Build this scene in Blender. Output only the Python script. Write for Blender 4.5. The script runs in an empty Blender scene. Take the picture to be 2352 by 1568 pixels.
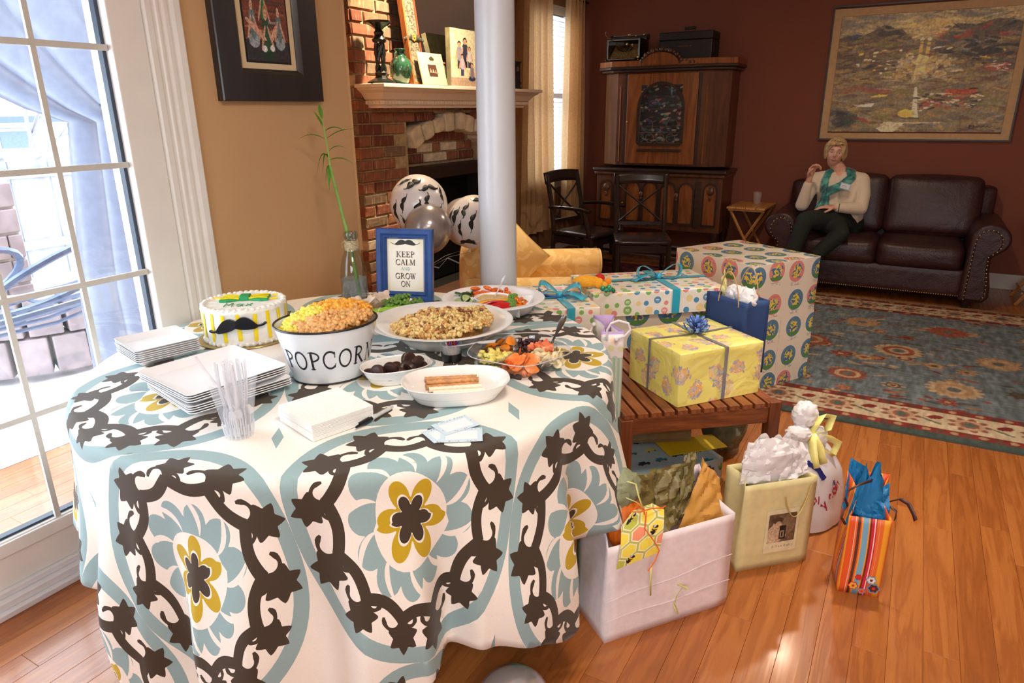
import bpy, math, random
import numpy as np
from mathutils import Vector, Matrix
from math import cos, pi, radians, sqrt, atan2, hypot
def sin(x):
    y = math.sin(x); return 0.0 if abs(y) < 1e-9 else y
rnd = random.Random(7)
C = bpy.context.scene.collection
S = bpy.context.scene
# ---------------------------------------------------------------- camera
def setup_camera():
    yaw, pit, roll = radians(-29.822), radians(18.482), radians(-0.5589)
    f = Vector((sin(yaw)*cos(pit), cos(yaw)*cos(pit), -sin(pit)))
    r = Vector((cos(yaw), -sin(yaw), 0)); u = r.cross(f)
    r2 = r*cos(roll)+u*sin(roll); u2 = -r*sin(roll)+u*cos(roll)
    m = Matrix((r2, u2, -f)).transposed().to_4x4(); m.translation = (0, 0, 1.47)
    cd = bpy.data.cameras.new('camera'); co = bpy.data.objects.new('camera', cd)
    cd.sensor_width = 36; cd.lens = 1583.15/2352*36; cd.clip_start = .05; cd.clip_end = 200
    co.matrix_world = m; C.objects.link(co); S.camera = co
setup_camera()
# ---------------------------------------------------------------- world and light
S.view_settings.view_transform = 'Standard'; S.view_settings.look = 'None'
S.view_settings.gamma = 1; S.view_settings.use_curve_mapping = False
S.view_settings.exposure = 0.15
w = bpy.data.worlds.new('overcast_sky'); S.world = w; w.use_nodes = True
nt = w.node_tree; bg = nt.nodes['Background']
bg.inputs[0].default_value = (.80, .90, 1.0, 1); bg.inputs[1].default_value = 7.5
def area(name, loc, rot, sx, sy, power, col, shape='RECTANGLE', portal=False, spread=180):
    l = bpy.data.lights.new(name, 'AREA'); l.shape = shape; l.size = sx
    if shape in ('RECTANGLE', 'ELLIPSE'): l.size_y = sy
    l.energy = power; l.color = col; l.spread = radians(spread)
    if portal: l.cycles.is_portal = True
    o = bpy.data.objects.new(name, l); o.location = loc; o.rotation_euler = rot; C.objects.link(o); return o
# daylight enters through the patio door and the living-room window (portals only guide the sky light)
area('door_portal', (-2.33, .5, 1.2), (0, radians(-90), 0), 2.2, 1.9, 1, (1, 1, 1), portal=True)
area('window_portal', (-3.28, 6.25, 1.6), (0, radians(-90), 0), 1.8, .9, 1, (1, 1, 1), portal=True)
area('fill_window_portal', (.6, -2.45, 1.5), (radians(90), 0, 0), 2.2, 1.3, 1, (1, 1, 1), portal=True)  # portal of the added rear window, which only supplies fill light
# warm ceiling fixtures of the dining room and kitchen, and the lamp over the mantel
WARM = (1.0, .88, .74)
area('dining_ceiling_lamp_light', (-.25, 1.0, 2.52), (0, 0, 0), .5, .5, 22, WARM, 'DISK')
area('kitchen_ceiling_light', (.9, -1.0, 2.55), (0, 0, 0), 1.1, 1.1, 40, (1, .90, .78), 'DISK')
area('hall_downlight', (.05, 2.75, 2.57), (0, 0, 0), .1, .1, 9, WARM, 'DISK', spread=80)
area('mantel_downlight_light', (-2.25, 3.4, 2.57), (0, radians(20), 0), .10, .10, 27, (1, .78, .48), 'DISK', spread=110)
area('living_ceiling_light', (-.36, 4.8, 2.57), (0, 0, 0), .14, .14, 15, (1, .78, .56), 'DISK')
S.cycles.use_denoising = True
S.cycles.max_bounces = 8; S.cycles.diffuse_bounces = 4; S.cycles.glossy_bounces = 4
S.cycles.transmission_bounces = 8; S.cycles.transparent_max_bounces = 12
S.cycles.caustics_reflective = False; S.cycles.caustics_refractive = False
S.cycles.sample_clamp_indirect = 6
# ---------------------------------------------------------------- materials
def s2l(c):
    c = c/255.0
    return c/12.92 if c <= .04045 else ((c+.055)/1.055)**2.4
def rgb(r, g, b): return (s2l(r), s2l(g), s2l(b), 1.0)
MATS = {}
class X:
    """tiny wrapper that writes shader node maths"""
    def __init__(s, t, sock): s.t, s.s = t, sock
    def _m(a, op, b=None, c=None):
        n = a.t.nodes.new('ShaderNodeMath'); n.operation = op
        a.t.links.new(a.s, n.inputs[0])
        for i, v in ((1, b), (2, c)):
            if v is None: continue
            if isinstance(v, X): a.t.links.new(v.s, n.inputs[i])
            else: n.inputs[i].default_value = v
        return X(a.t, n.outputs[0])
    def __add__(a, b): return a._m('ADD', b)
    def __sub__(a, b): return a._m('SUBTRACT', b)
    def __mul__(a, b): return a._m('MULTIPLY', b)
    def lt(a, b): return a._m('LESS_THAN', b)
    def gt(a, b): return a._m('GREATER_THAN', b)
    def mx(a, b): return a._m('MAXIMUM', b)
    def mn(a, b): return a._m('MINIMUM', b)
    def sin(a): return a._m('SINE')
    def abs(a): return a._m('ABSOLUTE')
    def mod(a, b): return a._m('FLOORED_MODULO', b)
    def pw(a, b): return a._m('POWER', b)
def newmat(name, rough=.6, metal=0, spec=.5, coat=0, sheen=0):
    m = bpy.data.materials.new(name); m.use_nodes = True
    t = m.node_tree; b = t.nodes['Principled BSDF']
    b.inputs['Roughness'].default_value = rough; b.inputs['Metallic'].default_value = metal
    b.inputs['Specular IOR Level'].default_value = spec
    if coat: b.inputs['Coat Weight'].default_value = coat; b.inputs['Coat Roughness'].default_value = .12
    if sheen: b.inputs['Sheen Weight'].default_value = sheen
    return m, t, b
def tex(t, kind, vec=None, **kw):
    n = t.nodes.new('ShaderNodeTex'+kind)
    for k, v in kw.items():
        if k in n.inputs: n.inputs[k].default_value = v
        elif k.replace('_', ' ') in n.inputs: n.inputs[k.replace('_', ' ')].default_value = v
        else: setattr(n, k, v)
    if vec is not None: t.links.new(vec, n.inputs['Vector'])
    return n
def coord(t, which='Object', scale=(1, 1, 1), rot=(0, 0, 0), loc=(0, 0, 0)):
    if which == 'World':
        g = t.nodes.new('ShaderNodeNewGeometry'); s = g.outputs['Position']
    else:
        g = t.nodes.new('ShaderNodeTexCoord'); s = g.outputs[which]
    mp = t.nodes.new('ShaderNodeMapping'); mp.inputs['Scale'].default_value = scale
    mp.inputs['Rotation'].default_value = rot; mp.inputs['Location'].default_value = loc
    t.links.new(s, mp.inputs[0]); return mp.outputs[0]
def ramp(t, fac, stops, mode='LINEAR'):
    n = t.nodes.new('ShaderNodeValToRGB'); cr = n.color_ramp; cr.interpolation = mode
    while len(cr.elements) < len(stops): cr.elements.new(.5)
    for e, (p, c) in zip(cr.elements, stops): e.position = p; e.color = c
    t.links.new(fac, n.inputs[0]); return n.outputs[0]
def mixc(t, fac, a, b, mode='MIX'):
    n = t.nodes.new('ShaderNodeMix'); n.data_type = 'RGBA'; n.blend_type = mode
    for i, v in ((0, fac), (6, a), (7, b)):
        if isinstance(v, X): v = v.s
        if isinstance(v, (int, float)): n.inputs[i].default_value = v
        elif isinstance(v, tuple): n.inputs[i].default_value = v
        else: t.links.new(v, n.inputs[i])
    return n.outputs[2]
def bump(t, b, h, strength=.3, dist=.01):
    n = t.nodes.new('ShaderNodeBump'); n.inputs['Strength'].default_value = strength
    n.inputs['Distance'].default_value = dist
    t.links.new(h.s if isinstance(h, X) else h, n.inputs['Height']); t.links.new(n.outputs[0], b.inputs['Normal'])
def mat(name, c, rough=.6, var=.06, scale=30, bmp=0, bdist=.002, metal=0, spec=.5, coat=0, sheen=0, stretch=(1, 1, 1), trans=0, alpha=1, ior=1.45, sss=0):
    """one colour with a little procedural noise in tone and relief"""
    if name in MATS: return MATS[name]
    m, t, b = newmat(name, rough, metal, spec, coat, sheen)
    v = coord(t, 'Object', stretch)
    nz = tex(t, 'Noise', v, Scale=scale, Detail=4)
    base = rgb(*c)
    lo = tuple(x*(1-var*2.2) for x in base[:3])+(1,); hi = tuple(min(1, x*(1+var*1.6)) for x in base[:3])+(1,)
    col = ramp(t, nz.outputs[0], ((.3, lo), (.7, hi)))
    t.links.new(col, b.inputs['Base Color'])
    if bmp: bump(t, b, nz.outputs[0], bmp, bdist)
    if trans: b.inputs['Transmission Weight'].default_value = trans; b.inputs['IOR'].default_value = ior
    if alpha < 1: b.inputs['Alpha'].default_value = alpha
    if sss:
        b.inputs['Subsurface Weight'].default_value = sss; b.inputs['Subsurface Radius'].default_value = (.01, .006, .003)
    MATS[name] = m; return m
def wood(name, c1, c2, rough=.4, axis=2, scale=18, coat=0, dist=3.0):
    if name in MATS: return MATS[name]
    m, t, b = newmat(name, rough, coat=coat)
    sc = [scale]*3; sc[axis] = scale*.09
    v = coord(t, 'Object', tuple(sc))
    n1 = tex(t, 'Noise', v, Scale=1, Detail=6, Distortion=dist)
    oi = t.nodes.new('ShaderNodeObjectInfo')
    f = X(t, n1.outputs[0])+(X(t, oi.outputs['Random'])-.5)*.12
    col = ramp(t, f.s, ((.32, rgb(*c1)), (.62, rgb(*c2))))
    t.links.new(col, b.inputs['Base Color']); bump(t, b, n1.outputs[0], .12, .002)
    MATS[name] = m; return m
def thin(name, c, rough=.5, tl=.5, bmp=.0, scale=25, spec=.5):
    """paper or tissue that lets some light through"""
    if name in MATS: return MATS[name]
    m, t, b = newmat(name, rough, spec=spec)
    v = coord(t); nz = tex(t, 'Noise', v, Scale=scale, Detail=5)
    base = rgb(*c)
    col = ramp(t, nz.outputs[0], ((.3, tuple(x*.86 for x in base[:3])+(1,)), (.7, base)))
    t.links.new(col, b.inputs['Base Color'])
    if bmp: bump(t, b, nz.outputs[0], bmp, .006)
    tr = t.nodes.new('ShaderNodeBsdfTranslucent'); t.links.new(col, tr.inputs[0])
    ms = t.nodes.new('ShaderNodeMixShader'); ms.inputs[0].default_value = tl
    t.links.new(b.outputs[0], ms.inputs[1]); t.links.new(tr.outputs[0], ms.inputs[2])
    t.links.new(ms.outputs[0], t.nodes['Material Output'].inputs[0])
    MATS[name] = m; return m
def glassy(name, c=(255, 255, 255), rough=.02, fac=.12):
    """thin clear sheet: mostly see-through with a sharp reflection at grazing angles"""
    if name in MATS: return MATS[name]
    m = bpy.data.materials.new(name); m.use_nodes = True; t = m.node_tree
    t.nodes.remove(t.nodes['Principled BSDF'])
    tr = t.nodes.new('ShaderNodeBsdfTransparent'); tr.inputs[0].default_value = rgb(*c)
    gl = t.nodes.new('ShaderNodeBsdfGlossy'); gl.inputs['Roughness'].default_value = rough
    lw = t.nodes.new('ShaderNodeLayerWeight'); lw.inputs[0].default_value = .5
    f = X(t, lw.outputs['Facing']).pw(4.0)*.55+(.035+fac*.08)
    ms = t.nodes.new('ShaderNodeMixShader'); t.links.new(f.mn(1.0).s, ms.inputs[0])
    t.links.new(tr.outputs[0], ms.inputs[1]); t.links.new(gl.outputs[0], ms.inputs[2])
    t.links.new(ms.outputs[0], t.nodes['Material Output'].inputs[0])
    MATS[name] = m; return m
def printed(name='printed_sheet', rough=.5, coat=0, bmp=0):
    if name in MATS: return MATS[name]
    m, t, b = newmat(name, rough, coat=coat)
    a = t.nodes.new('ShaderNodeAttribute'); a.attribute_name = 'ink'; t.links.new(a.outputs['Color'], b.inputs['Base Color'])
    nz = tex(t, 'Noise', coord(t), Scale=180, Detail=3); bump(t, b, nz.outputs[0], .08+bmp, .001)
    MATS[name] = m; return m
# ---------------------------------------------------------------- geometry collector
class G:
    def __init__(s): s.v = []; s.f = []; s.m = []; s.cm = 0; s.T = None
    def add(s, vs, fs, m=None):
        o = len(s.v)
        s.v.extend([tuple(s.T @ Vector(p)) for p in vs] if s.T is not None else [tuple(p) for p in vs])
        s.f.extend([tuple(i+o for i in f) for f in fs]); s.m.extend([s.cm if m is None else m]*len(fs)); return s
    def box(s, x0, x1, y0, y1, z0, z1, m=None):
        vs = [(x, y, z) for z in (z0, z1) for y in (y0, y1) for x in (x0, x1)]
        return s.add(vs, [(0, 2, 3, 1), (4, 5, 7, 6), (0, 1, 5, 4), (2, 6, 7, 3), (0, 4, 6, 2), (1, 3, 7, 5)], m)
    def cbox(s, c, d, m=None):
        return s.box(c[0]-d[0]/2, c[0]+d[0]/2, c[1]-d[1]/2, c[1]+d[1]/2, c[2]-d[2]/2, c[2]+d[2]/2, m)
    def prism(s, pts, fn, w0, w1, m=None, cap=True):
        n = len(pts)
        vs = [fn(u, v, w0) for u, v in pts]+[fn(u, v, w1) for u, v in pts]
        fs = [(i, (i+1) % n, n+(i+1) % n, n+i) for i in range(n)]
        if cap: fs += [tuple(range(n-1, -1, -1)), tuple(range(n, 2*n))]
        return s.add(vs, fs, m)
    def poly(s, pts, m=None): return s.add(pts, [tuple(range(len(pts)))], m)
    def grid(s, nu, nv, fn, m=None, wrapu=False):
        vs = [fn(i/nu, j/nv) for j in range(nv+1) for i in range(nu if wrapu else nu+1)]
        k = nu if wrapu else nu+1
        fs = [(j*k+i, j*k+(i+1) % k, (j+1)*k+(i+1) % k, (j+1)*k+i) for j in range(nv) for i in range(nu)]
        return s.add(vs, fs, m)
    def lathe(s, prof, n=32, sx=1, sy=1, c=(0, 0, 0), m=None, cap=False):
        vs = [(c[0]+r*sx*cos(2*pi*i/n), c[1]+r*sy*sin(2*pi*i/n), c[2]+z) for r, z in prof for i in range(n)]
        fs = [(j*n+i, j*n+(i+1) % n, (j+1)*n+(i+1) % n, (j+1)*n+i) for j in range(len(prof)-1) for i in range(n)]
        if cap: fs += [tuple(range(n-1, -1, -1)), tuple((len(prof)-1)*n+i for i in range(n))]
        return s.add(vs, fs, m)
    def tube(s, pts, r, n=8, m=None, closed=False, cap=True, flat=1.0):
        P = [Vector(p) for p in pts]; L = len(P); vs = []
        up = Vector((0, 0, 1)); prev = None
        for i in range(L):
            a = P[(i-1) % L] if (closed or i > 0) else P[0]; b = P[(i+1) % L] if (closed or i < L-1) else P[-1]
            d = (b-a)
            if d.length < 1e-9: d = Vector((0, 0, 1))
            d.normalize()
            if prev is None:
                q = up if abs(d.dot(up)) < .9 else Vector((1, 0, 0))
                nx = d.cross(q).normalized()
            else:
                nx = (prev-d*prev.dot(d))
                nx = nx.normalized() if nx.length > 1e-6 else d.orthogonal().normalized()
            prev = nx; ny = d.cross(nx)
            rr = r[i] if isinstance(r, (list, tuple)) else r
            for k in range(n):
                t_ = 2*pi*k/n; vs.append(P[i]+nx*(cos(t_)*rr)+ny*(sin(t_)*rr*flat))
        fs = [(i*n+k, i*n+(k+1) % n, ((i+1) % L)*n+(k+1) % n, ((i+1) % L)*n+k) for i in range(L if closed else L-1) for k in range(n)]
        if cap and not closed: fs += [tuple(range(n-1, -1, -1)), tuple((L-1)*n+k for k in range(n))]
        return s.add(vs, fs, m)
    def ribbon(s, pts, w, side=(0, 0, 1), m=None):
        P = [Vector(p) for p in pts]; sd = Vector(side); vs = []
        for i, p in enumerate(P):
            ww = w[i] if isinstance(w, (list, tuple)) else w
            sdi = Vector(side[i]) if isinstance(side, list) else sd
            vs += [p-sdi*ww/2, p+sdi*ww/2]
        return s.add(vs, [(2*i, 2*i+1, 2*i+3, 2*i+2) for i in range(len(P)-1)], m)
    def ball(s, c, r, nu=12, nv=8, m=None, sc=(1, 1, 1)):
        vs = [(c[0], c[1], c[2]-r*sc[2])]
        for j in range(1, nv):
            a = -pi/2+pi*j/nv
            for i in range(nu):
                b = 2*pi*i/nu; vs.append((c[0]+r*sc[0]*cos(a)*cos(b), c[1]+r*sc[1]*cos(a)*sin(b), c[2]+r*sc[2]*sin(a)))
        vs.append((c[0], c[1], c[2]+r*sc[2])); top = len(vs)-1
        fs = [(0, 1+(i+1) % nu, 1+i) for i in range(nu)]
        fs += [(1+(j-1)*nu+i, 1+(j-1)*nu+(i+1) % nu, 1+j*nu+(i+1) % nu, 1+j*nu+i) for j in range(1, nv-1) for i in range(nu)]
        fs += [(1+(nv-2)*nu+i, 1+(nv-2)*nu+(i+1) % nu, top) for i in range(nu)]
        return s.add(vs, fs, m)
def mk(name, g, mats, parent=None, loc=None, rz=None, smooth=35, bevel=0, sub=0, solid=0, seg=2, rot=None):
    me = bpy.data.meshes.new(name); me.from_pydata(g.v, [], g.f)
    if not isinstance(mats, (list, tuple)): mats = [mats]
    for x in mats: me.materials.append(x)
    if len(mats) > 1: me.polygons.foreach_set('material_index', g.m)
    if smooth:
        me.polygons.foreach_set('use_smooth', [True]*len(me.polygons))
        if smooth < 180: me.set_sharp_from_angle(angle=radians(smooth))
    me.update()
    o = bpy.data.objects.new(name, me); C.objects.link(o)
    if parent is not None: o.parent = parent
    if loc is not None: o.location = loc
    if rz is not None: o.rotation_euler = (0, 0, rz)
    if rot is not None: o.rotation_euler = rot
    if solid:
        s_ = o.modifiers.new('thickness', 'SOLIDIFY'); s_.thickness = solid; s_.offset = 0
    if bevel:
        b_ = o.modifiers.new('bevel', 'BEVEL'); b_.width = bevel; b_.segments = seg; b_.limit_method = 'ANGLE'; b_.angle_limit = radians(40)
        b_.harden_normals = False
    if sub:
        u_ = o.modifiers.new('subdivision', 'SUBSURF'); u_.levels = sub; u_.render_levels = sub
    return o
def tag(o, label, cat, group=None):
    o['label'] = label; o['category'] = cat
    if group: o['group'] = group
    return o
def thing(name, label, cat, loc=(0, 0, 0), rz=0, group=None):
    o = bpy.data.objects.new(name, None); C.objects.link(o); o.location = loc; o.rotation_euler = (0, 0, rz)
    o.empty_display_size = .05
    return tag(o, label, cat, group)
def struct(name, g, m, **kw):
    o = mk(name, g, m, **kw); o['kind'] = 'structure'; return o
def copy_tree(o, parent=None, loc=None, rot=None, label=None, scale=None):
    c = o.copy(); C.objects.link(c)
    if parent is not None: c.parent = parent
    if loc is not None: c.location = loc
    if rot is not None: c.rotation_euler = rot
    if label: c['label'] = label
    if scale: c.scale = scale
    for ch in list(o.children): copy_tree(ch, c)
    return c
def R2(x, y, a): return (x*cos(a)-y*sin(a), x*sin(a)+y*cos(a))
# ---------------------------------------------------------------- raster prints carried by fine meshes
class Ras:
    def __init__(s, w, h, bg=(255, 255, 255)):
        s.w, s.h = w, h; s.a = np.zeros((h, w, 3)); s.a[:] = bg
        s.X, s.Y = np.meshgrid((np.arange(w)+.5)/w, 1-(np.arange(h)+.5)/h)   # u right, v up, 0..1
        s.asp = h/w
    def put(s, mask, c, al=1.0): s.a[mask] = s.a[mask]*(1-al)+np.array(c)*al
    def ell(s, u, v, ru, rv, c, rot=0, al=1):
        dx = s.X-u; dy = (s.Y-v)*s.asp; rv = rv*s.asp
        x = dx*cos(rot)+dy*sin(rot); y = -dx*sin(rot)+dy*cos(rot)
        s.put((x/ru)**2+(y/rv)**2 < 1, c, al)
    def rect(s, u0, u1, v0, v1, c, al=1): s.put((s.X > u0) & (s.X < u1) & (s.Y > v0) & (s.Y < v1), c, al)
    def poly(s, pts, c, al=1):
        ins = np.zeros(s.X.shape, bool); n = len(pts)
        us = [p[0] for p in pts]; vs = [p[1] for p in pts]
        sel = (s.X >= min(us)) & (s.X <= max(us)) & (s.Y >= min(vs)) & (s.Y <= max(vs))
        for i in range(n):
            x1, y1 = pts[i]; x2, y2 = pts[(i+1) % n]
            if y1 == y2: continue
            ins ^= ((s.Y > y1) != (s.Y > y2)) & (s.X < (x2-x1)*(s.Y-y1)/(y2-y1)+x1)
        s.put(ins & sel, c, al)
    def noise(s, amt, seed=0, sx=1, sy=1):
        r = np.random.RandomState(seed)
        n = r.rand(max(2, int(s.h/sy))+1, max(2, int(s.w/sx))+1)
        yi = np.linspace(0, n.shape[0]-1.001, s.h); xi = np.linspace(0, n.shape[1]-1.001, s.w)
        y0 = yi.astype(int); x0 = xi.astype(int); fy = (yi-y0)[:, None]; fx = (xi-x0)[None, :]
        q = n[y0][:, x0]*(1-fy)*(1-fx)+n[y0+1][:, x0]*fy*(1-fx)+n[y0][:, x0+1]*(1-fy)*fx+n[y0+1][:, x0+1]*fy*fx
        s.a *= (1+amt*(q-.5)*2)[:, :, None]
def sheet(name, ras, fn, parent=None, m=None, **kw):
    """grid mesh whose vertices carry the printed colours; fn(u,v)->3D"""
    h, w_ = ras.h, ras.w
    U = (np.arange(w_)+0.0)/(w_-1); V = 1-(np.arange(h)+0.0)/(h-1)
    vs = [fn(u, v) for v in V for u in U]
    idx = np.arange(w_*h).reshape(h, w_)
    q = np.stack([idx[1:, :-1], idx[1:, 1:], idx[:-1, 1:], idx[:-1, :-1]], -1).reshape(-1, 4)
    me = bpy.data.meshes.new(name); me.from_pydata(vs, [], q.tolist())
    a = me.attributes.new('ink', 'FLOAT_COLOR', 'POINT')
    c = np.clip(ras.a.reshape(-1, 3)/255.0, 0, 1)
    lin = np.where(c <= .04045, c/12.92, ((c+.055)/1.055)**2.4)
    a.data.foreach_set('color', np.concatenate([lin, np.ones((len(lin), 1))], 1).astype(np.float32).ravel())
    me.polygons.foreach_set('use_smooth', [True]*len(me.polygons)); me.materials.append(m or printed())
    me.update(); o = bpy.data.objects.new(name, me); C.objects.link(o)
    if parent is not None: o.parent = parent
    return o
# ---------------------------------------------------------------- letter strokes
def arc(cx, cy, rx, ry, a0, a1, n=14): return [(cx+rx*cos(radians(a0+(a1-a0)*i/n)), cy+ry*sin(radians(a0+(a1-a0)*i/n))) for i in range(n+1)]
TH, TN = .15, .05      # thick and thin pen
def glyph(ch):
    """list of (polyline, width) in a box about 0..w, 0..1 ; returns (strokes, advance)"""
    sf = lambda x, y, w=.16: ([(x-w, y), (x+w, y)], TN)
    if ch == 'P': return [([(.2, 0), (.2, 1)], TH), (arc(.2, .73, .48, .25, 90, -90), .10), sf(.2, .02), sf(.14, .98, .12)], .78
    if ch == 'O': return [(arc(.48, .5, .40, .48, 0, 360, 30), .11)], .98
    if ch == 'C': return [(arc(.5, .5, .42, .48, 45, 315, 24), .11), ([(.80, .62), (.80, .95)], TN), ([(.80, .06), (.84, .3)], TN)], .92
    if ch == 'R': return [([(.2, 0), (.2, 1)], TH), (arc(.2, .74, .44, .24, 90, -90), .10), ([(.4, .5), (.82, .02)], TH*.9), sf(.2, .02), sf(.14, .98, .12), sf(.84, .02, .1)], .95
    if ch == 'N': return [([(.18, 0), (.18, 1)], TN), ([(.16, .98), (.80, .03)], TH), ([(.80, .0), (.80, 1)], TN), sf(.18, .02, .12), sf(.12, .98, .12), sf(.80, .98, .13)], .98
    if ch == 'K': return [([(.2, 0), (.2, 1)], TH), ([(.28, .45), (.72, .97)], TN), ([(.38, .58), (.78, .02)], TH), sf(.2, .02), sf(.2, .98), sf(.72, .98, .14), sf(.8, .02, .14)], .98
    if ch == 'E': return [([(.2, 0), (.2, 1)], TH), ([(.06, .97), (.72, .97), (.72, .74)], TN), ([(.2, .52), (.55, .52)], TN), ([(.55, .4), (.55, .64)], TN), ([(.06, .03), (.75, .03), (.75, .28)], TN)], .85
    if ch == 'A': return [([(.12, .02), (.45, .98)], TN), ([(.45, .98), (.80, .02)], TH), ([(.25, .36), (.66, .36)], TN), sf(.12, .02, .12), sf(.8, .02, .14)], .95
    if ch == 'L': return [([(.2, 0), (.2, 1)], TH), ([(.06, .03), (.72, .03), (.72, .32)], TN), sf(.2, .98)], .82
    if ch == 'M': return [([(.16, 0), (.16, 1)], TN), ([(.16, .98), (.5, .1)], TH), ([(.5, .1), (.84, .98)], TN), ([(.86, 0), (.86, 1)], TH), sf(.16, .02, .12), sf(.88, .02, .13), sf(.1, .98, .1), sf(.9, .98, .1)], 1.08
    if ch == 'G': return [(arc(.5, .5, .42, .48, 45, 320, 24), .11), ([(.80, .62), (.80, .95)], TN), ([(.80, .06), (.80, .42)], TH*.9), sf(.78, .42, .16)], .98
    if ch == 'W': return [([(.1, .98), (.32, .02)], TH), ([(.32, .02), (.52, .9)], TN), ([(.5, .98), (.74, .02)], TH), ([(.74, .02), (.94, .98)], TN), sf(.1, .98, .12), sf(.94, .98, .12)], 1.1
    if ch == 'D': return [([(.2, 0), (.2, 1)], TH), (arc(.2, .5, .55, .47, 90, -90), .12), sf(.16, .02, .12), sf(.16, .98, .12)], .9
    if ch == 'Y': return [([(.5, 0), (.5, .5)], TH), ([(.5, .48), (.12, .98)], TH), ([(.5, .48), (.86, .98)], TN), sf(.5, .02), sf(.14, .98, .13), sf(.86, .98, .13)], .95
    if ch == 'T': return [([(.5, 0), (.5, 1)], TH), ([(.1, .74), (.1, .97), (.9, .97), (.9, .74)], TN), sf(.5, .02)], .98
    return [], .4
def strokes_to_quads(line, w):
    out = []
    for i in range(len(line)-1):
        (x0, y0), (x1, y1) = line[i], line[i+1]; d = hypot(x1-x0, y1-y0)
        if d < 1e-9: continue
        nx, ny = -(y1-y0)/d*w/2, (x1-x0)/d*w/2; ex, ey = (x1-x0)/d*w*.12, (y1-y0)/d*w*.12
        out.append([(x0+nx-ex, y0+ny-ey), (x0-nx-ex, y0-ny-ey), (x1-nx+ex, y1-ny+ey), (x1+nx+ex, y1+ny+ey)])
    return out
def text_quads(txt, h, gap=.04):
    x = 0; out = []
    for ch in txt:
        st, adv = glyph(ch)
        for ln, wd in st:
            for q in strokes_to_quads(ln, wd): out.append([((p[0]+x)*h, p[1]*h) for p in q])
        x += adv+gap
    return out, x*h
def moustache(n=24, curl=1.0):
    """handlebar outline, x -1..1"""
    top = []; bot = []
    for i in range(n+1):
        x = i/n
        mid = .10-.42*x*x+.75*curl*max(0, x-.55)**2*2.0+.05*sin(x*3)
        th = .30*(sin(pi*min(1, x*1.25+.12))**.8 if x*1.25+.12 < 1 else 0)*(1-x*.15)+.02
        top.append((x, mid+th/2)); bot.append((x, mid-th/2-.02))
    half = top+bot[::-1]
    left = [(-x, y) for x, y in half][::-1]
    return half, left
# ================================================================ THE ROOM
def wallmat(name, c, bmp=.15):
    m, t, b = newmat(name, .75, spec=.3)
    v = coord(t, 'World'); n = tex(t, 'Noise', v, Scale=60, Detail=5); n2 = tex(t, 'Noise', v, Scale=1.3, Detail=3)
    base = rgb(*c); col = ramp(t, n2.outputs[0], ((.3, tuple(x*.93 for x in base[:3])+(1,)), (.7, base)))
    t.links.new(col, b.inputs['Base Color']); bump(t, b, n.outputs[0], bmp, .002); return m
TAN = wallmat('tan_paint', (208, 168, 124)); RED = wallmat('oxblood_paint', (136, 78, 60)); CEIL = wallmat('ceiling_paint', (236, 234, 228))
BROWNW = wallmat('taupe_paint', (150, 112, 84))
WHITE = mat('white_gloss_paint', (236, 234, 230), .32, .015, 8, .05)
XD = -2.27
g = G()
g.box(XD-.12, XD, -2.6, -.62, 0, 2.6); g.box(XD-.12, XD, -.62, 1.53, 2.12, 2.6); g.box(XD-.12, XD, 1.53, 2.5, 0, 2.6)
struct('wall_left_dining', g, TAN, smooth=0)
g = G(); g.box(XD-.125, XD+.004, 2.5, 2.512, .84, 2.6); struct('trim_corner', g, mat('corner_bead', (214, 174, 128), .5, .03), smooth=0)
g = G(); g.box(-3.32, XD-.12, 2.38, 2.5, 0, 2.6); struct('wall_partition', g, TAN, smooth=0)
g = G()
g.box(-3.32, -3.2, 2.5, 5.72, 0, 2.6); g.box(-3.32, -3.2, 6.78, 7.12, 0, 2.6); g.box(-3.32, -3.2, 5.72, 6.78, 0, .84); g.box(-3.32, -3.2, 5.72, 6.78, 2.42, 2.6)
struct('wall_left_living', g, BROWNW, smooth=0)
g = G(); g.box(-3.2, 3.72, 7, 7.12, 0, 2.6); struct('wall_back', g, RED, smooth=0)
g = G(); g.box(3.6, 3.72, -2.6, 7, 0, 2.6); struct('wall_right', g, TAN, smooth=0)
g = G(); g.box(-2.39, -.6, -2.72, -2.6, 0, 2.6); g.box(1.8, 3.72, -2.72, -2.6, 0, 2.6); g.box(-.6, 1.8, -2.72, -2.6, 0, .9); g.box(-.6, 1.8, -2.72, -2.6, 2.15, 2.6)
struct('wall_rear', g, TAN, smooth=0)
g = G(); g.box(-3.32, 3.72, -2.72, 7.12, 2.6, 2.7); struct('ceiling', g, CEIL, smooth=0)
# frame of an unseen window, added behind the viewer for fill light
g = G()
for x0, x1 in ((-.6, -.54), (.57, .63), (1.74, 1.8)): g.box(x0, x1, -2.68, -2.62, .9, 2.15)
g.box(-.6, 1.8, -2.68, -2.62, .9, .96); g.box(-.6, 1.8, -2.68, -2.62, 2.09, 2.15)
struct('fill_window', g, WHITE, smooth=0)
# baseboards
for nm, b in (('baseboard_back', (-3.19, 3.6, 6.983, 7, 0, .13)), ('baseboard_living', (-3.2, -3.183, 4.99, 7, 0, .13)), ('baseboard_dining', (XD, XD+.017, 1.69, 2.5, 0, .13))):
    g = G(); g.box(*b); struct(nm, g, mat('baseboard_paint', (196, 190, 184), .4, .02), smooth=0, bevel=.003)
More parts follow.
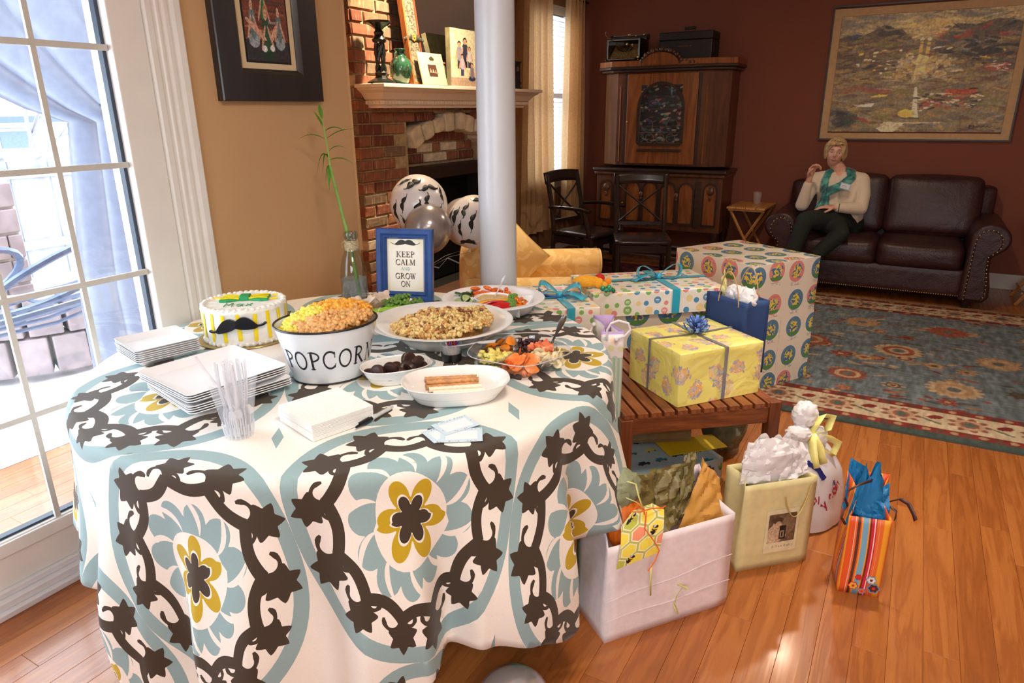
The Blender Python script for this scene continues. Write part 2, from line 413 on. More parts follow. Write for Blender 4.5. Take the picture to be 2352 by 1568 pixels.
# ---------------------------------------------------------------- floor of oak strips
def oak():
    m, t, b = newmat('oak_strip', .30, coat=.18)
    oi = t.nodes.new('ShaderNodeObjectInfo'); rv = X(t, oi.outputs['Random'])
    v = coord(t, 'World', (14, 1.1, 14))
    n1 = tex(t, 'Noise', v, noise_dimensions='4D', Scale=1.4, Detail=7, Distortion=1.2); t.links.new((rv*41).s, n1.inputs['W'])
    v2 = coord(t, 'World', (150, 5, 150)); n2 = tex(t, 'Noise', v2, noise_dimensions='4D', Scale=1, Detail=4); t.links.new((rv*23).s, n2.inputs['W'])
    rings = ((X(t, n1.outputs[0])*26).sin()*.5+.5).pw(2.5)
    f = X(t, n1.outputs[0])*.5+rings*.16+X(t, n2.outputs[0])*.26+(rv-.5)*.20
    col = ramp(t, f.s, ((.10, rgb(188, 118, 60)), (.5, rgb(158, 90, 40)), (.95, rgb(114, 60, 26))))
    t.links.new(col, b.inputs['Base Color']); bump(t, b, X(t, n2.outputs[0])*-.6-rings*.5, .12, .0015)
    t.links.new((X(t, n2.outputs[0])*.25+.17).s, b.inputs['Roughness'])
    return m
OAK = oak()
g = G(); g.box(-3.32, 3.72, -2.72, 7.12, -.06, -.012)
floor = struct('floor', g, mat('subfloor', (60, 36, 22), .8), smooth=0)
def plank_mesh(l):
    q = G(); e = .0007; x0, x1, y0, y1 = .0003, .0897, .0003, l-.0003
    vs = [(x0, y0, -.012), (x1, y0, -.012), (x1, y1, -.012), (x0, y1, -.012), (x0, y0, -e), (x1, y0, -e), (x1, y1, -e), (x0, y1, -e),
          (x0+e, y0+e, 0), (x1-e, y0+e, 0), (x1-e, y1-e, 0), (x0+e, y1-e, 0)]
    q.add(vs, [(0, 1, 5, 4), (1, 2, 6, 5), (2, 3, 7, 6), (3, 0, 4, 7), (4, 5, 9, 8), (5, 6, 10, 9), (6, 7, 11, 10), (7, 4, 8, 11), (8, 9, 10, 11)]); return q
PL = {}
def plank(x, y, l):
    if l not in PL:
        o = mk('plank', plank_mesh(l), OAK, floor, (x, y, 0), smooth=0); PL[l] = o; return
    o = PL[l].copy(); C.objects.link(o); o.location = (x, y, 0)
far = G(); lens = (.72, .95, 1.2, 1.45)
col0 = .313-.09*40; npl = 0
for i in range(78):
    x = col0+.09*i
    if x > 3.6: break
    y = -2.7+rnd.random()*1.0-1.0
    while y < 7.05:
        l = rnd.choice(lens)
        near = (-.62 < x < 1.75 and y+l > .55 and y < 4.2) or (-2.3 < x <= -.62 and y+l > .5 and y < 1.9)
        if near and npl < 290 and y > -.9: plank(x, y, l); npl += 1
        else:
            q = plank_mesh(l); far.T = Matrix.Translation((x, y, 0)); far.add(q.v, q.f)
        y += l
o = mk('plank_field', far, OAK, floor, smooth=0); o['kind'] = 'stuff'
# ---------------------------------------------------------------- patio door
door = G()
door.box(XD-.11, XD+.012, 1.424, 1.545, 0, 2.12); door.box(XD-.11, XD+.012, -.62, -.5, 0, 2.12); door.box(XD-.11, XD+.012, -.5, 1.424, 2.0, 2.12)
dr = struct('door_1', door, WHITE, smooth=0, bevel=.004)
def part(name, g, m, parent, **kw): return mk(name, g, m, parent, **kw)
g = G(); g.box(XD-.055, XD-.012, -.5, 1.42, .065, .22); g.box(XD-.012, XD-.004, -.5, 1.42, .17, .215); part('bottom_rail', g, WHITE, dr, smooth=0, bevel=.003)
g = G(); g.box(XD-.12, XD+.05, -.62, 1.545, 0, .02); g.box(XD-.12, XD+.03, -.62, 1.545, .02, .045); g.box(XD-.10, XD+.005, -.62, 1.545, .045, .065); part('threshold', g, mat('threshold_vinyl', (226, 224, 226), .35, .02), dr, smooth=0, bevel=.003)
MUNT = mat('muntin_vinyl', (205, 203, 196), .4, .02)
for z in (.582, .950, 1.312, 1.672): g = G(); g.box(XD-.022, XD-.008, -.5, 1.42, z-.009, z+.009); part('muntin', g, MUNT, dr, smooth=0)
for y in (1.198, .967, .736, .505, .274, .043, -.188): g = G(); g.box(XD-.021, XD-.009, y-.008, y+.008, .22, 2.0); part('muntin', g, MUNT, dr, smooth=0)
g = G(); g.box(XD-.045, XD-.0405, -.5, 1.424, .22, 2.0); part('glass_pane', g, glassy('window_glass'), dr, smooth=0)
g = G(); g.box(XD-.05, XD-.025, 1.412, 1.424, .22, 2.0); g.box(XD-.05, XD-.025, -.5, 1.424, .22, .228); part('glazing_gasket', g, mat('gasket_rubber', (52, 66, 84), .5), dr, smooth=0)
g = G()
prof = [(1.55, .012), (1.555, .018), (1.575, .018), (1.58, .013), (1.59, .013), (1.594, .018), (1.602, .018), (1.606, .012), (1.618, .012), (1.622, .02), (1.634, .02), (1.638, .014), (1.65, .014), (1.655, .026), (1.678, .026), (1.685, .02), (1.685, 0), (1.545, 0)]
g.prism(prof, lambda y, x, z: (XD+x, y, z), 0, 2.2); g.box(XD, XD+.02, -.75, 1.685, 2.12, 2.24)
struct('trim_1', g, WHITE, smooth=0)
# ---------------------------------------------------------------- outdoors behind the glass
SNOW = mat('snow', (250, 250, 252), .6, .02, 3, .6, .03)
g = G(); r0 = random.Random(3)
g.grid(60, 60, lambda u, v: (-2.42-u*26, -14+v*36, -.22+.05*sin(u*40)*sin(v*30)+.03*sin(v*83+u*57)-(0 if u > .02 else .02)))
o = struct('ground_snow', g, SNOW); tag(o, 'snow covering the yard outside', 'snow'); del o['category']; del o['label']
fen = thing('garden_fence', 'pale board fence standing in the snow beyond the patio door', 'fence', (-8.2, 0, 0))
FW = mat('weathered_fence', (150, 152, 160), .8, .08, 12, .3, stretch=(1, 1, .15))
for i in range(22): g = G(); g.box(-.02, .02, -2.2+i*.40, -1.82+i*.40, -.3, 1.02+.02*(i % 3)); part('board', g, FW, fen, smooth=0)
for z in (.1, .85, 1.06): g = G(); g.box(.02, .07, -2.2, 6.6, z, z+.09); part('rail', g, FW, fen, smooth=0)
for y in (.4, 3.35, 5.6): g = G(); g.box(-.07, .09, y, y+.14, -.3, 1.2); g.box(-.09, .11, y-.02, y+.16, 1.2, 1.24); part('post', g, FW, fen, smooth=0)
ho = thing('neighbour_house', 'pale neighbouring house with a low roof beyond the garden fence', 'house', (-21, 4, 0))
SID = mat('pale_siding', (168, 170, 178), .7, .03, 6, .2, stretch=(1, 1, 8))
g = G(); g.box(0, -6, -6, 6.8, -.5, 1.35); part('wall', g, SID, ho, smooth=0)
g = G(); g.prism([(.6, 1.3), (-3, 3.2), (-6.6, 1.3), (-6.6, 1.42), (-3, 3.4), (.6, 1.45)], lambda x, z, y: (x, y, z), -6.6, 7.2); part('roof', g, mat('snowy_roof', (236, 238, 244), .6, .03), ho, smooth=0)
g = G(); g.box(.5, .62, -6.6, 7.2, 1.3, 1.46); part('gutter', g, mat('slate_blue_gutter', (70, 84, 120), .5), ho, smooth=0)
for y in (1.2, 5.6):
    g = G(); g.box(0, .06, y, y+1.0, .45, 1.15); f = part('window', g, mat('white_window', (140, 148, 164), .5), ho, smooth=0)
    g = G(); g.box(.05, .08, y+.1, y+.9, .53, 1.07); part('pane', g, mat('dark_pane', (84, 100, 128), .2), f, smooth=0)
h2 = thing('tall_house', 'tall white house at the far left behind the fence', 'house', (-29.5, -3.5, 0))
g = G(); g.box(0, -5, -6, 4.4, -.5, 7); part('wall', g, SID, h2, smooth=0)
g = G(); g.box(0, .06, 2.4, 3.6, 2.7, 3.8); f = part('window', g, mat('white_window', (140, 148, 164), .5), h2, smooth=0)
g = G(); g.box(.05, .09, 2.5, 3.5, 2.8, 3.7); part('pane', g, mat('dark_pane', (84, 100, 128), .2), f, smooth=0)
tr = thing('bare_tree', 'bare leafless tree with thin grey branches outside', 'tree', (-13, 6.2, -.2))
g = G(); TB = mat('grey_bark', (112, 110, 116), .8)
def branch(g, p, d, L, r, k, R):
    q = [p]; dd = Vector(d)
    for i in range(4):
        dd = (dd+Vector((R.uniform(-.25, .25), R.uniform(-.3, .3), R.uniform(-.1, .2)))).normalized(); q.append(tuple(Vector(q[-1])+dd*L/4))
    g.tube(q, [r*(1-.15*i) for i in range(5)], 5)
    if k: [branch(g, q[R.choice((2, 3, 4))], (dd+Vector((R.uniform(-.9, .9), R.uniform(-1, 1), R.uniform(-.2, .6)))).normalized(), L*.7, r*.55, k-1, R) for _ in range(3)]
branch(g, (0, 0, 0), (0, 0, 1), 1.8, .07, 4, random.Random(5)); part('trunk', g, TB, tr)
# grill island of stone
gi = thing('stone_grill', 'snow-capped stone grill island seen through the far left panes', 'grill', (-5.5, 1.75, -.22))
r1 = random.Random(9)
g = G(); g.box(-.45, .0, -1.2, .78, 0, 1.28); core = part('core', g, mat('grill_mortar', (196, 192, 190), .9), gi, smooth=0)
STN = mat('pale_stone', (146, 132, 134), .8, .1, 8, .3)
for k in range(7):
    y = -1.2+(.14 if k % 2 else 0)
    while y < .74:
        l = r1.uniform(.2, .34); l = min(l, .79-y)
        g = G(); g.box(-.01, .02+r1.random()*.015, y+.006, y+l-.006, k*.18+.008, k*.18+.17); part('stone', g, STN, gi, smooth=0, bevel=.008); y += l
g = G(); g.ball((-.22, -.2, 1.27), .9, 20, 10, sc=(.36, 1.15, .2)); part('snow_cap', g, SNOW, gi)
g = G(); g.box(.02, .05, -.75, .3, .1, .95); part('grill_door', g, mat('blue_steel', (96, 118, 176), .35, metal=.4), gi, smooth=0, bevel=.01)
wl = thing('garden_wall', 'low curved planter of pale stones behind the metal garden chair', 'planter', (-5.2, 2.9, -.22))  # low curved garden wall in two courses of stone
for k in range(2):
    for i in range(12):
        a = radians(-62+i*10.5+(5 if k else 0)); g = G(); g.T = Matrix.Translation((-.9+1.15*cos(a), 1.15*sin(a)-.05, 0)) @ Matrix.Rotation(a, 4, 'Z')
        g.box(-.12, .12, -.1, .1, .27*k+.005, .27*k+.26); part('stone', g, STN, wl, smooth=0, bevel=.01)
ch = thing('garden_recliner', 'wrought iron garden chair frame lying tipped over in the snow', 'garden chair', (-4.3, 2.15, -.18))
IR = mat('blue_grey_iron', (92, 106, 134), .4, metal=.3)
def ringp(cx, cy, cz, a, b, tx, ty, n=28): return [(cx+a*cos(2*pi*i/n)*cos(ty), cy+b*sin(2*pi*i/n), cz+a*cos(2*pi*i/n)*sin(ty)+tx*sin(2*pi*i/n)) for i in range(n)]
for a in ((-.0, -.25, .62, .36, .85, .05, .1), (.1, .05, .80, .30, .52, .12, .7), (.1, -.7, .78, .25, .45, .1, .9)):
    g = G(); g.tube(ringp(*a), .020, 6, closed=True); part('ring', g, IR, ch)
for i in range(9):
    g = G(); y = -.95+i*.17; g.tube([(-.3, y, .6), (0, y+.05, .56), (.33, y, .66)], .012, 5); part('rod', g, IR, ch)
for i in range(6):
    g = G(); x = -.25+i*.1; g.tube([(x, -1.0, .56), (x, -.2, .6+.05*sin(i)), (x, .55, .68)], .011, 5); part('rod', g, IR, ch)
for p in ((-.3, -.8), (.3, -.9), (-.3, .5), (.3, .45)): g = G(); g.tube([(p[0], p[1], .62), (p[0]*1.2, p[1]*1.05, 0)], .013, 6); part('leg', g, IR, ch)
# drape of the porch hanging just outside, tied at mid height
cu = thing('porch_drape', 'blue-grey porch drape tied back outside the patio door', 'curtain', (-2.95, 1.9, 0))
def drape(u, v):
    z = 2.5-2.65*v
    wd = .42+.55*max(0, (z-1.5))**1.0 if z > 1.5 else .16+.10*min(1, (1.5-z)/.3)
    if z > 1.5: wd = .25+.75*(z-1.5)**.85
    else: wd = .25+.05*min(1, (1.5-z)*1.4)
    y = .16-wd*2*(1-u)*(1 if z > 1.5 else .92); return (.05*sin(u*26+z*1.2)*(.4+.6*min(1, wd*2)), y, z-.05)
g = G(); g.grid(70, 50, drape); part('fabric', g, thin('grey_drape', (158, 166, 186), .8, .45), cu, smooth=180)
g = G(); g.tube([(.07*cos(t/16*2*pi), .04+.18*sin(t/16*2*pi), 1.50) for t in range(16)], .014, 6, closed=True); part('tie', g, mat('drape_tie', (104, 116, 150), .8), cu)
g = G(); g.tube([(0, -2.6, 2.5), (0, .5, 2.5)], .02, 8); part('rod', g, IR, cu)
g = G(); g.box(-.16, -.06, .20, .32, -.2, 2.6); part('post', g, mat('porch_post', (90, 100, 130), .6), cu, smooth=0)
# ---------------------------------------------------------------- column
g = G(); g.lathe([(.075, 0), (.079, .02), (.0785, 1.2), (.076, 2.6)], 48); g.lathe([(.12, 0), (.12, .05), (.10, .07), (.09, .10), (.08, .11)], 48)
o = struct('trim_2', g, mat('column_paint', (214, 220, 230), .30, .01, 6), smooth=60); o.location = (-1.497, 2.5, 0)
# ---------------------------------------------------------------- fireplace
fp = thing('fireplace', 'brick fireplace with pale stone arch and white mantel beyond the column', 'fireplace', (-2.8, 3.15, 0))
def brickmat():
    m, t, b = newmat('red_brick', .85, spec=.25)
    oi = t.nodes.new('ShaderNodeObjectInfo'); rv = X(t, oi.outputs['Random'])
    tone = ramp(t, rv.s, ((0, rgb(136, 82, 66)), (.18, rgb(112, 64, 52)), (.40, rgb(146, 94, 74)), (.6, rgb(124, 104, 88)), (.78, rgb(156, 108, 84)), (.96, rgb(196, 180, 158))), 'CONSTANT')
    v = coord(t, 'World', (22, 22, 40)); n = tex(t, 'Noise', v, Scale=1, Detail=6)
    v2 = coord(t, 'World', (30, 90, 8)); n2 = tex(t, 'Noise', v2, Scale=1, Detail=2)
    f = (X(t, n2.outputs[0])-.56).mx(0)*3.0
    c1 = mixc(t, f.mn(.45), tone, rgb(214, 178, 138)); c2 = mixc(t, (X(t, n.outputs[0])-.35).mx(0)*.9, c1, rgb(84, 50, 40))
    t.links.new(c2, b.inputs['Base Color']); bump(t, b, n.outputs[0], .6, .006); return m
BR = brickmat(); MORT = mat('mortar', (168, 146, 112), .95, .12, 40, .6, .004)
STONE = mat('arch_stone', (214, 200, 172), .85, .12, 14, .7, .01); WW = mat('whitewashed_brick', (212, 198, 176), .85, .12, 20, .6, .006)
W_ = 1.82
g = G()
def mort(x0, x1, y0, y1, z0, z1): g.box(x0, x1, y0, y1, z0, z1)
mort(-.4, -.012, .012, .451, 0, 2.6); mort(-.4, -.012, 1.375, W_-.012, 0, 2.6); mort(-.4, -.012, .451, 1.375, 1.46, 2.6); mort(-.4, -.115, .451, 1.375, 1.12, 1.47); mort(-.4, -.012, .451, 1.375, 0, .28)
part('mortar_core', g, MORT, fp, smooth=0)
BM = []
def brick_proto(L, k):
    q = G(); R = random.Random(k); j = lambda a: a+R.uniform(-.0022, .0022); h = .057; e = .004; D = .05
    P = [(-D, 0, 0), (-D, L, 0), (-D, L, h), (-D, 0, h), (-e, j(0), j(0)), (-e, j(L), j(0)), (-e, j(L), j(h)), (-e, j(0), j(h))]
    P += [(j(.002), e+.001, e), (j(.002), L-e, e), (j(.001), L-e, h-e), (j(.002), e, h-e)]
    q.add(P, [(0, 1, 5, 4), (1, 2, 6, 5), (2, 3, 7, 6), (3, 0, 4, 7), (4, 5, 9, 8), (5, 6, 10, 9), (6, 7, 11, 10), (7, 4, 8, 11), (8, 9, 10, 11)]); return q
PB = {}
nb = [0]; stuffb = G()
def put_brick(y, z, L, x=0, rz=0, m=None):
    key = (round(L, 3), rnd.randrange(3), m.name if m else 0)
    if nb[0] >= 296 and m is None:
        q = brick_proto(L, key[1]); stuffb.T = Matrix.Translation((x, y, z)) @ Matrix.Rotation(rz, 4, 'Z'); stuffb.add(q.v, q.f); return
    if key not in PB: PB[key] = mk('brick', brick_proto(L, key[1]), m or BR, fp, smooth=0); o = PB[key]
    else: o = PB[key].copy(); C.objects.link(o)
    o.location = (x, y, z); o.rotation_euler = (0, 0, rz); nb[0] += 1
AC = (.95, .456)      # centre of the arch in local y, z
course = .067
for k in range(38):
    z = k*course+.005
    y = 0 if k % 2 == 0 else -.108
    while y < W_-.02:
        a, bb = max(0, y), min(y+.205, W_)
        yc, zc = (a+bb)/2, z+.03
        inop = .45 < yc < 1.37 and zc < 1.14
        inarch = hypot(yc-AC[0], zc-AC[1]) < 1.02 and abs(yc-AC[0]) < .53 and zc > 1.14
        if bb-a > .04 and not inop and not inarch and (z > .28):
            if a < .45 < bb and zc < 1.2: bb = .452
            if a < 1.37 < bb and zc < 1.2: a = 1.372 if bb-1.372 > .04 else a
            if bb-a > .035: put_brick(a+.004, z, bb-a-.008)
        y += .215
for k in range(16, 33):          # side return of the breast, seen edge-on at the left
    z = k*course+.005
    for x0, L in (((-.21, .2), (-.39, .17)) if k % 2 else ((-.105, .1), (-.32, .205))): put_brick(0, z, L, x0+.0, radians(-90))
for j, (k, lst) in enumerate(((17, ((.47, .10), (.58, .15), (.745, .26), (1.02, .12), (1.15, .2))), (18, ((.56, .1), (.67, .17), (.85, .08), (.94, .19), (1.14, .1), (1.25, .08))))):
    for i, (y, L) in enumerate(lst): put_brick(y, k*course+.005, L, -.10, 0, WW if (j == 0 and i == 2) or (j == 1 and i in (1, 3)) else None)
for y, L in ((.60, .2), (.82, .2), (1.04, .2)): put_brick(y, 19*course+.005, L, -.10)
if stuffb.v: o = mk('brick_field', stuffb, BR, fp, smooth=0); o['kind'] = 'stuff'
for i in range(8):
    a0, a1 = radians(-29.5+i*7.4+.35), radians(-29.5+(i+1)*7.4-.35); R = random.Random(i+40)
    ri, ro = .905+R.uniform(-.012, .01), 1.0+R.uniform(-.01, .02)
    g = G(); g.prism([(AC[0]+r*sin(a), AC[1]+r*cos(a)) for r, a in ((ri, a0), (ro, a0), (ro+.006, (a0+a1)/2), (ro, a1), (ri, a1), (ri-.008, (a0+a1)/2))], lambda y, z, x: (x, y, z), -.13, .018+R.uniform(0, .02))
    part('arch_stone', g, STONE, fp, smooth=0, bevel=.012)
DK = mat('firebox_black', (18, 16, 16), .7); STEEL = mat('sooty_steel', (62, 48, 44), .5, metal=.5)
g = G(); g.box(-.398, -.38, .452, 1.372, .28, 1.12); g.box(-.39, -.01, .452, .458, .28, 1.12); g.box(-.39, -.01, 1.366, 1.372, .28, 1.12); g.box(-.39, -.01, .452, 1.372, .27, .285); g.box(-.39, -.12, .452, 1.372, 1.10, 1.12)
part('firebox', g, DK, fp, smooth=0)
g = G(); g.box(-.13, -.02, .46, 1.365, 1.065, 1.125); g.box(-.02, -.015, .52, 1.3, 1.04, 1.1); part('lintel', g, STEEL, fp, smooth=0, bevel=.004)
g = G(); g.box(-.2, -.17, .47, 1.36, .3, 1.05); part('fire_screen', g, mat('fire_screen_mesh', (20, 22, 24), .4, .05, 300, .5, metal=.5), fp, smooth=0)
g = G(); g.box(-.005, .45, -.1, 1.95, 0, .30); part('hearth', g, mat('hearth_stone', (92, 62, 52), .5, .1, 12, .2), fp, smooth=0, bevel=.01)
# mantel
MW = mat('mantel_paint', (232, 214, 196), .45, .015)
y0, y1 = .10, 1.76
def ring(z0, z1, d, m=0):           # one moulding step
    g.box(0, d, y0-(d-.10), y1+(d-.10), z0, z1)
g = G()
prof = [(.105, 1.494), (.108, 1.51), (.12, 1.512), (.12, 1.535), (.135, 1.54), (.142, 1.548), (.165, 1.575), (.19, 1.59), (.195, 1.60)]
def loopp(d, z): return [(0, y0-(d-.1), z), (d, y0-(d-.1), z), (d, y1+(d-.1), z), (0, y1+(d-.1), z)]
vs = []; fs = []
for d, z in prof: vs += loopp(d, z)
for k in range(len(prof)-1):
    for i in range(3): fs.append((k*4+i, k*4+i+1, k*4+4+i+1, k*4+4+i))
fs += [(3, 2, 1, 0), tuple(len(vs)-4+i for i in range(4))]
g.add(vs, fs); part('mantel_moulding', g, MW, fp, smooth=0)
g = G(); g.box(0, .215, y0-.115, y1+.115, 1.60, 1.622); part('mantel_shelf', g, MW, fp, smooth=0, bevel=.004)
g = G()
yy = y0-.03
while yy < y1+.03: g.box(.119, .130, yy, yy+.016, 1.514, 1.532); yy += .028
xx = .0
while xx < .12: g.box(xx, xx+.016, y0-.031, y0-.019, 1.514, 1.532); xx += .028
o = part('dentil_row', g, MW, fp, smooth=0); o['kind'] = 'stuff'
# ---------------------------------------------------------------- living-room window, blind, curtains
wi = G(); wi.box(-3.3, -3.2, 5.72, 5.78, .84, 2.42); wi.box(-3.3, -3.2, 6.72, 6.78, .84, 2.42); wi.box(-3.3, -3.2, 5.78, 6.72, 2.36, 2.42); wi.box(-3.3, -3.2, 5.78, 6.72, .84, .88)
wi.box(-3.27, -3.24, 5.78, 6.72, 1.60, 1.64)
WP = mat('window_paint', (225, 226, 232), .4, .01)
wn = struct('window_1', wi, WP, smooth=0)
g = G(); g.box(-3.30, -3.13, 5.66, 6.84, .80, .845); g.box(-3.2, -3.18, 5.70, 6.80, .72, .80); part('sill', g, mat('sill_paint', (170, 160, 165), .4), wn, smooth=0, bevel=.004)
g = G(); g.box(-3.262, -3.258, 5.78, 6.72, .88, 2.36); part('glass_pane', g, glassy('window_glass'), wn, smooth=0)
bl = thing('window_blind', 'white slatted blind in the bright living-room window', 'blind', (-3.225, 6.25, 0))
BLM = thin('blind_slat', (236, 238, 244), .5, .06)
sl = None
for i in range(34):
    z = .90+i*.0435
    if sl is None:
        g = G(); g.T = Matrix.Rotation(radians(28), 4, 'Y'); g.box(-.024, .024, -.46, .46, -.001, .001); sl = part('slat', g, BLM, bl, smooth=0); sl.location = (0, 0, z)
    else: c = sl.copy(); C.objects.link(c); c.location = (0, 0, z)
g = G(); g.box(-.03, .03, -.465, .465, 2.34, 2.38); part('headrail', g, WP, bl, smooth=0)
for y in (-.3, .3): g = G(); g.tube([(.027, y, .89), (.027, y, 2.34)], .0012, 4); part('cord', g, WP, bl)
def curtain(name, label, yc, w, x, col, tl, z0, seed, folds):
    t_ = thing(name, label, 'curtain', (x, yc, 0), group='cream curtains'); R = random.Random(seed); ph = [R.uniform(0, 6) for _ in range(4)]
    def fn(u, v):
        z = z0+(2.5-z0)*(1-v); k = .8+.2*v
        xx = .040*sin(u*folds*2*pi+ph[0]+.4*sin(v*3+ph[1]))+.018*sin(u*folds*4.3*pi+ph[2]+v)
        return (xx, (u-.5)*w*k+.012*sin(u*folds*2*pi+ph[3]), z)
    g = G(); g.grid(120, 40, fn); part('fabric', g, col, t_, smooth=180)
    g = G(); g.grid(120, 1, lambda u, v: tuple(Vector(fn(u, 1-.0))+Vector((.004, 0, .05*v)))); part('hem', g, col, t_, smooth=180)
    return t_
CURT = thin('cream_curtain', (238, 198, 146), .85, .34, .25, 60)
curtain('curtain', 'long gold-cream curtain hanging left of the living-room window beside the column', 5.84, .66, -3.10, CURT, .25, .36, 4, 5)
curtain('curtain', 'gold-cream curtain hanging right of the living-room window by the red wall', 6.66, .50, -3.08, CURT, .25, .40, 8, 4)
g = G(); g.tube([(-3.08, 5.3, 2.48), (-3.08, 6.96, 2.48)], .012, 8); tag(mk('curtain_rod', g, mat('bronze_rod', (60, 44, 34), .4, metal=.7)), 'dark rod holding the living-room curtains', 'curtain rod')
# ---------------------------------------------------------------- rugs
def rug():
    W, H = 430, 400                    # u: world x -0.9..2.6   v: world y 3.49..6.12
    r = Ras(W, H, (112, 122, 126)); R = random.Random(21)
    r.noise(.16, 4, 2, 9); r.noise(.10, 5, 9, 2)
    asp = 2.63/3.5
    def flower(u, v, s, c1, c2, c3, pet=10):
        for k in range(pet):
            a = 2*pi*k/pet; r.ell(u+s*.62*cos(a), v+s*.62*sin(a)/asp, s*.36, s*.15/asp, c1, a)
        r.ell(u, v, s*.62, s*.62/asp, c2); r.ell(u, v, s*.40, s*.40/asp, c1); r.ell(u, v, s*.24, s*.24/asp, c3)
    cr = [(176, 140, 108), (150, 84, 66), (186, 158, 124), (128, 62, 54), (160, 120, 88), (92, 82, 70)]
    for _ in range(420):
        u, v = R.random(), R.random(); r.ell(u, v, R.uniform(.006, .020), R.uniform(.003, .006), R.choice(cr), R.uniform(-.8, .8), .85)
    for _ in range(60): flower(R.random(), R.uniform(.12, .88), R.uniform(.014, .022), R.choice(cr), R.choice(cr), R.choice(cr), 7)
    for i in range(7):
        for j in range(3):
            flower(.06+i*.15+(.07 if j % 2 else 0), .27+j*.22, R.uniform(.030, .042), cr[(i+j) % 3], cr[(i+2*j+1) % 3], (104, 108, 106), 15)
    def border(v0, v1, top):
        r.rect(0, 1, v0, v1, (196, 176, 146)); n = 12
        for (a, b) in ((v0, v0+.022), (v1-.022, v1)):
            r.rect(0, 1, a, b, (128, 54, 48))
            for i in range(60): r.ell(i/60+.006, (a+b)/2, .005, .007, (170, 140, 104) if i % 2 else (96, 70, 60))
        for i in range(n):
            u = (i+.5)/n; vm = (v0+v1)/2
            flower(u, vm, .028, (142, 92, 76), (186, 150, 120), (82, 104, 96), 9)
            r.ell(u+.042, vm+.012, .012, .008, (128, 54, 48), .8); r.ell(u+.038, vm-.01, .016, .003, (90, 100, 84), -.6)
    border(.025, .15, 0); border(.85, .975, 1)
    r.rect(0, 1, 0, .025, (70, 82, 76)); r.rect(0, 1, .975, 1, (150, 124, 88))
    r.noise(.14, 8, 1, 6)
    t_ = thing('area_rug', 'large blue-grey floral rug with cream and red border before the sofa', 'rug', (-.9, 3.49, 0))
    m, t, b = newmat('rug_pile', .95, spec=.1)
    a = t.nodes.new('ShaderNodeAttribute'); a.attribute_name = 'ink'; t.links.new(a.outputs['Color'], b.inputs['Base Color'])
    nz = tex(t, 'Noise', coord(t), Scale=240, Detail=2); bump(t, b, nz.outputs[0], .5, .004)
    sheet('pile', r, lambda u, v: (u*3.5, v*2.63, .010), t_, m)
    g = G(); g.box(0, 3.5, 0, 2.63, .0005, .0095); part('backing', g, mat('rug_edge', (74, 84, 78), .9), t_, smooth=0)
rug()
g = G(); g.box(-2.32, -1.3, 4.75, 6.5, .0005, .009); g.box(-3.10, -2.32, 5.2, 6.5, .0005, .009)
m, t, b = newmat('dark_rug', .95, spec=.1); v = coord(t, 'World', (9, 9, 9)); vo = tex(t, 'Voronoi', v, Scale=1.4)
t.links.new(ramp(t, vo.outputs['Distance'], ((.0, rgb(150, 110, 104)), (.22, rgb(96, 44, 48)), (.6, rgb(70, 28, 36)))), b.inputs['Base Color'])
tag(mk('dark_rug', g, m, smooth=0), 'dark wine-red patterned rug under the dark chairs and cabinet', 'rug')
# ================================================================ TABLE AND CLOTH
TC = (-1.44, 1.54); TR = .785; TZ = .75
tb = thing('round_table', 'large round party table hidden under the patterned cloth', 'table', (TC[0], TC[1], 0))
TW = mat('table_laminate', (190, 180, 165), .5)
g = G(); g.lathe([(0, .715), (TR-.01, .715), (TR, .722), (TR, .742), (TR-.005, .747), (0, .747)], 64); part('tabletop', g, TW, tb)
for sx in (-1, 1):
    for sy in (-1, 1): g = G(); g.tube([(sx*.42, sy*.42, .715), (sx*.46, sy*.46, 0)], .014, 8); part('leg', g, mat('grey_steel', (120, 120, 125), .4, metal=.8), tb)
def interp(tab, x):
    for (a, p), (b, q) in zip(tab, tab[1:]):
        if a <= x <= b:
            s_ = (x-a)/(b-a); s_ = s_*s_*(3-2*s_); return p+(q-p)*s_
    return tab[-1][1]
HEM = [(-180, .42), (-130, .42), (-108, .44), (-98, .46), (-93, .62), (-85, .70), (-60, .70), (-48, .62), (-40, .55), (-36, .50), (-30, .51), (-22, .545), (-14, .60), (-10.5, .60), (-8.5, .415), (0, .41), (20, .38), (60, .36), (180, .42)]
FOLD = [(-180, .2), (-150, -.2), (-128, .5), (-117, -.2), (-108, .35), (-102, -.5), (-95, .75), (-88, .25), (-80, -.75), (-74, .35), (-66, .75), (-57, -1.0), (-50, .65), (-42, .5), (-36.5, -.8), (-31, .5), (-20, .9), (-13.5, .75), (-9, -1.0), (-3, .8), (4, .62), (12, .6), (24, -.2), (36, -1.0), (52, -.9), (70, -.8), (90, .5), (112, -.4), (140, .5), (160, -.4), (180, .2)]
FR = radians(44)                      # direction of the cloth's weave
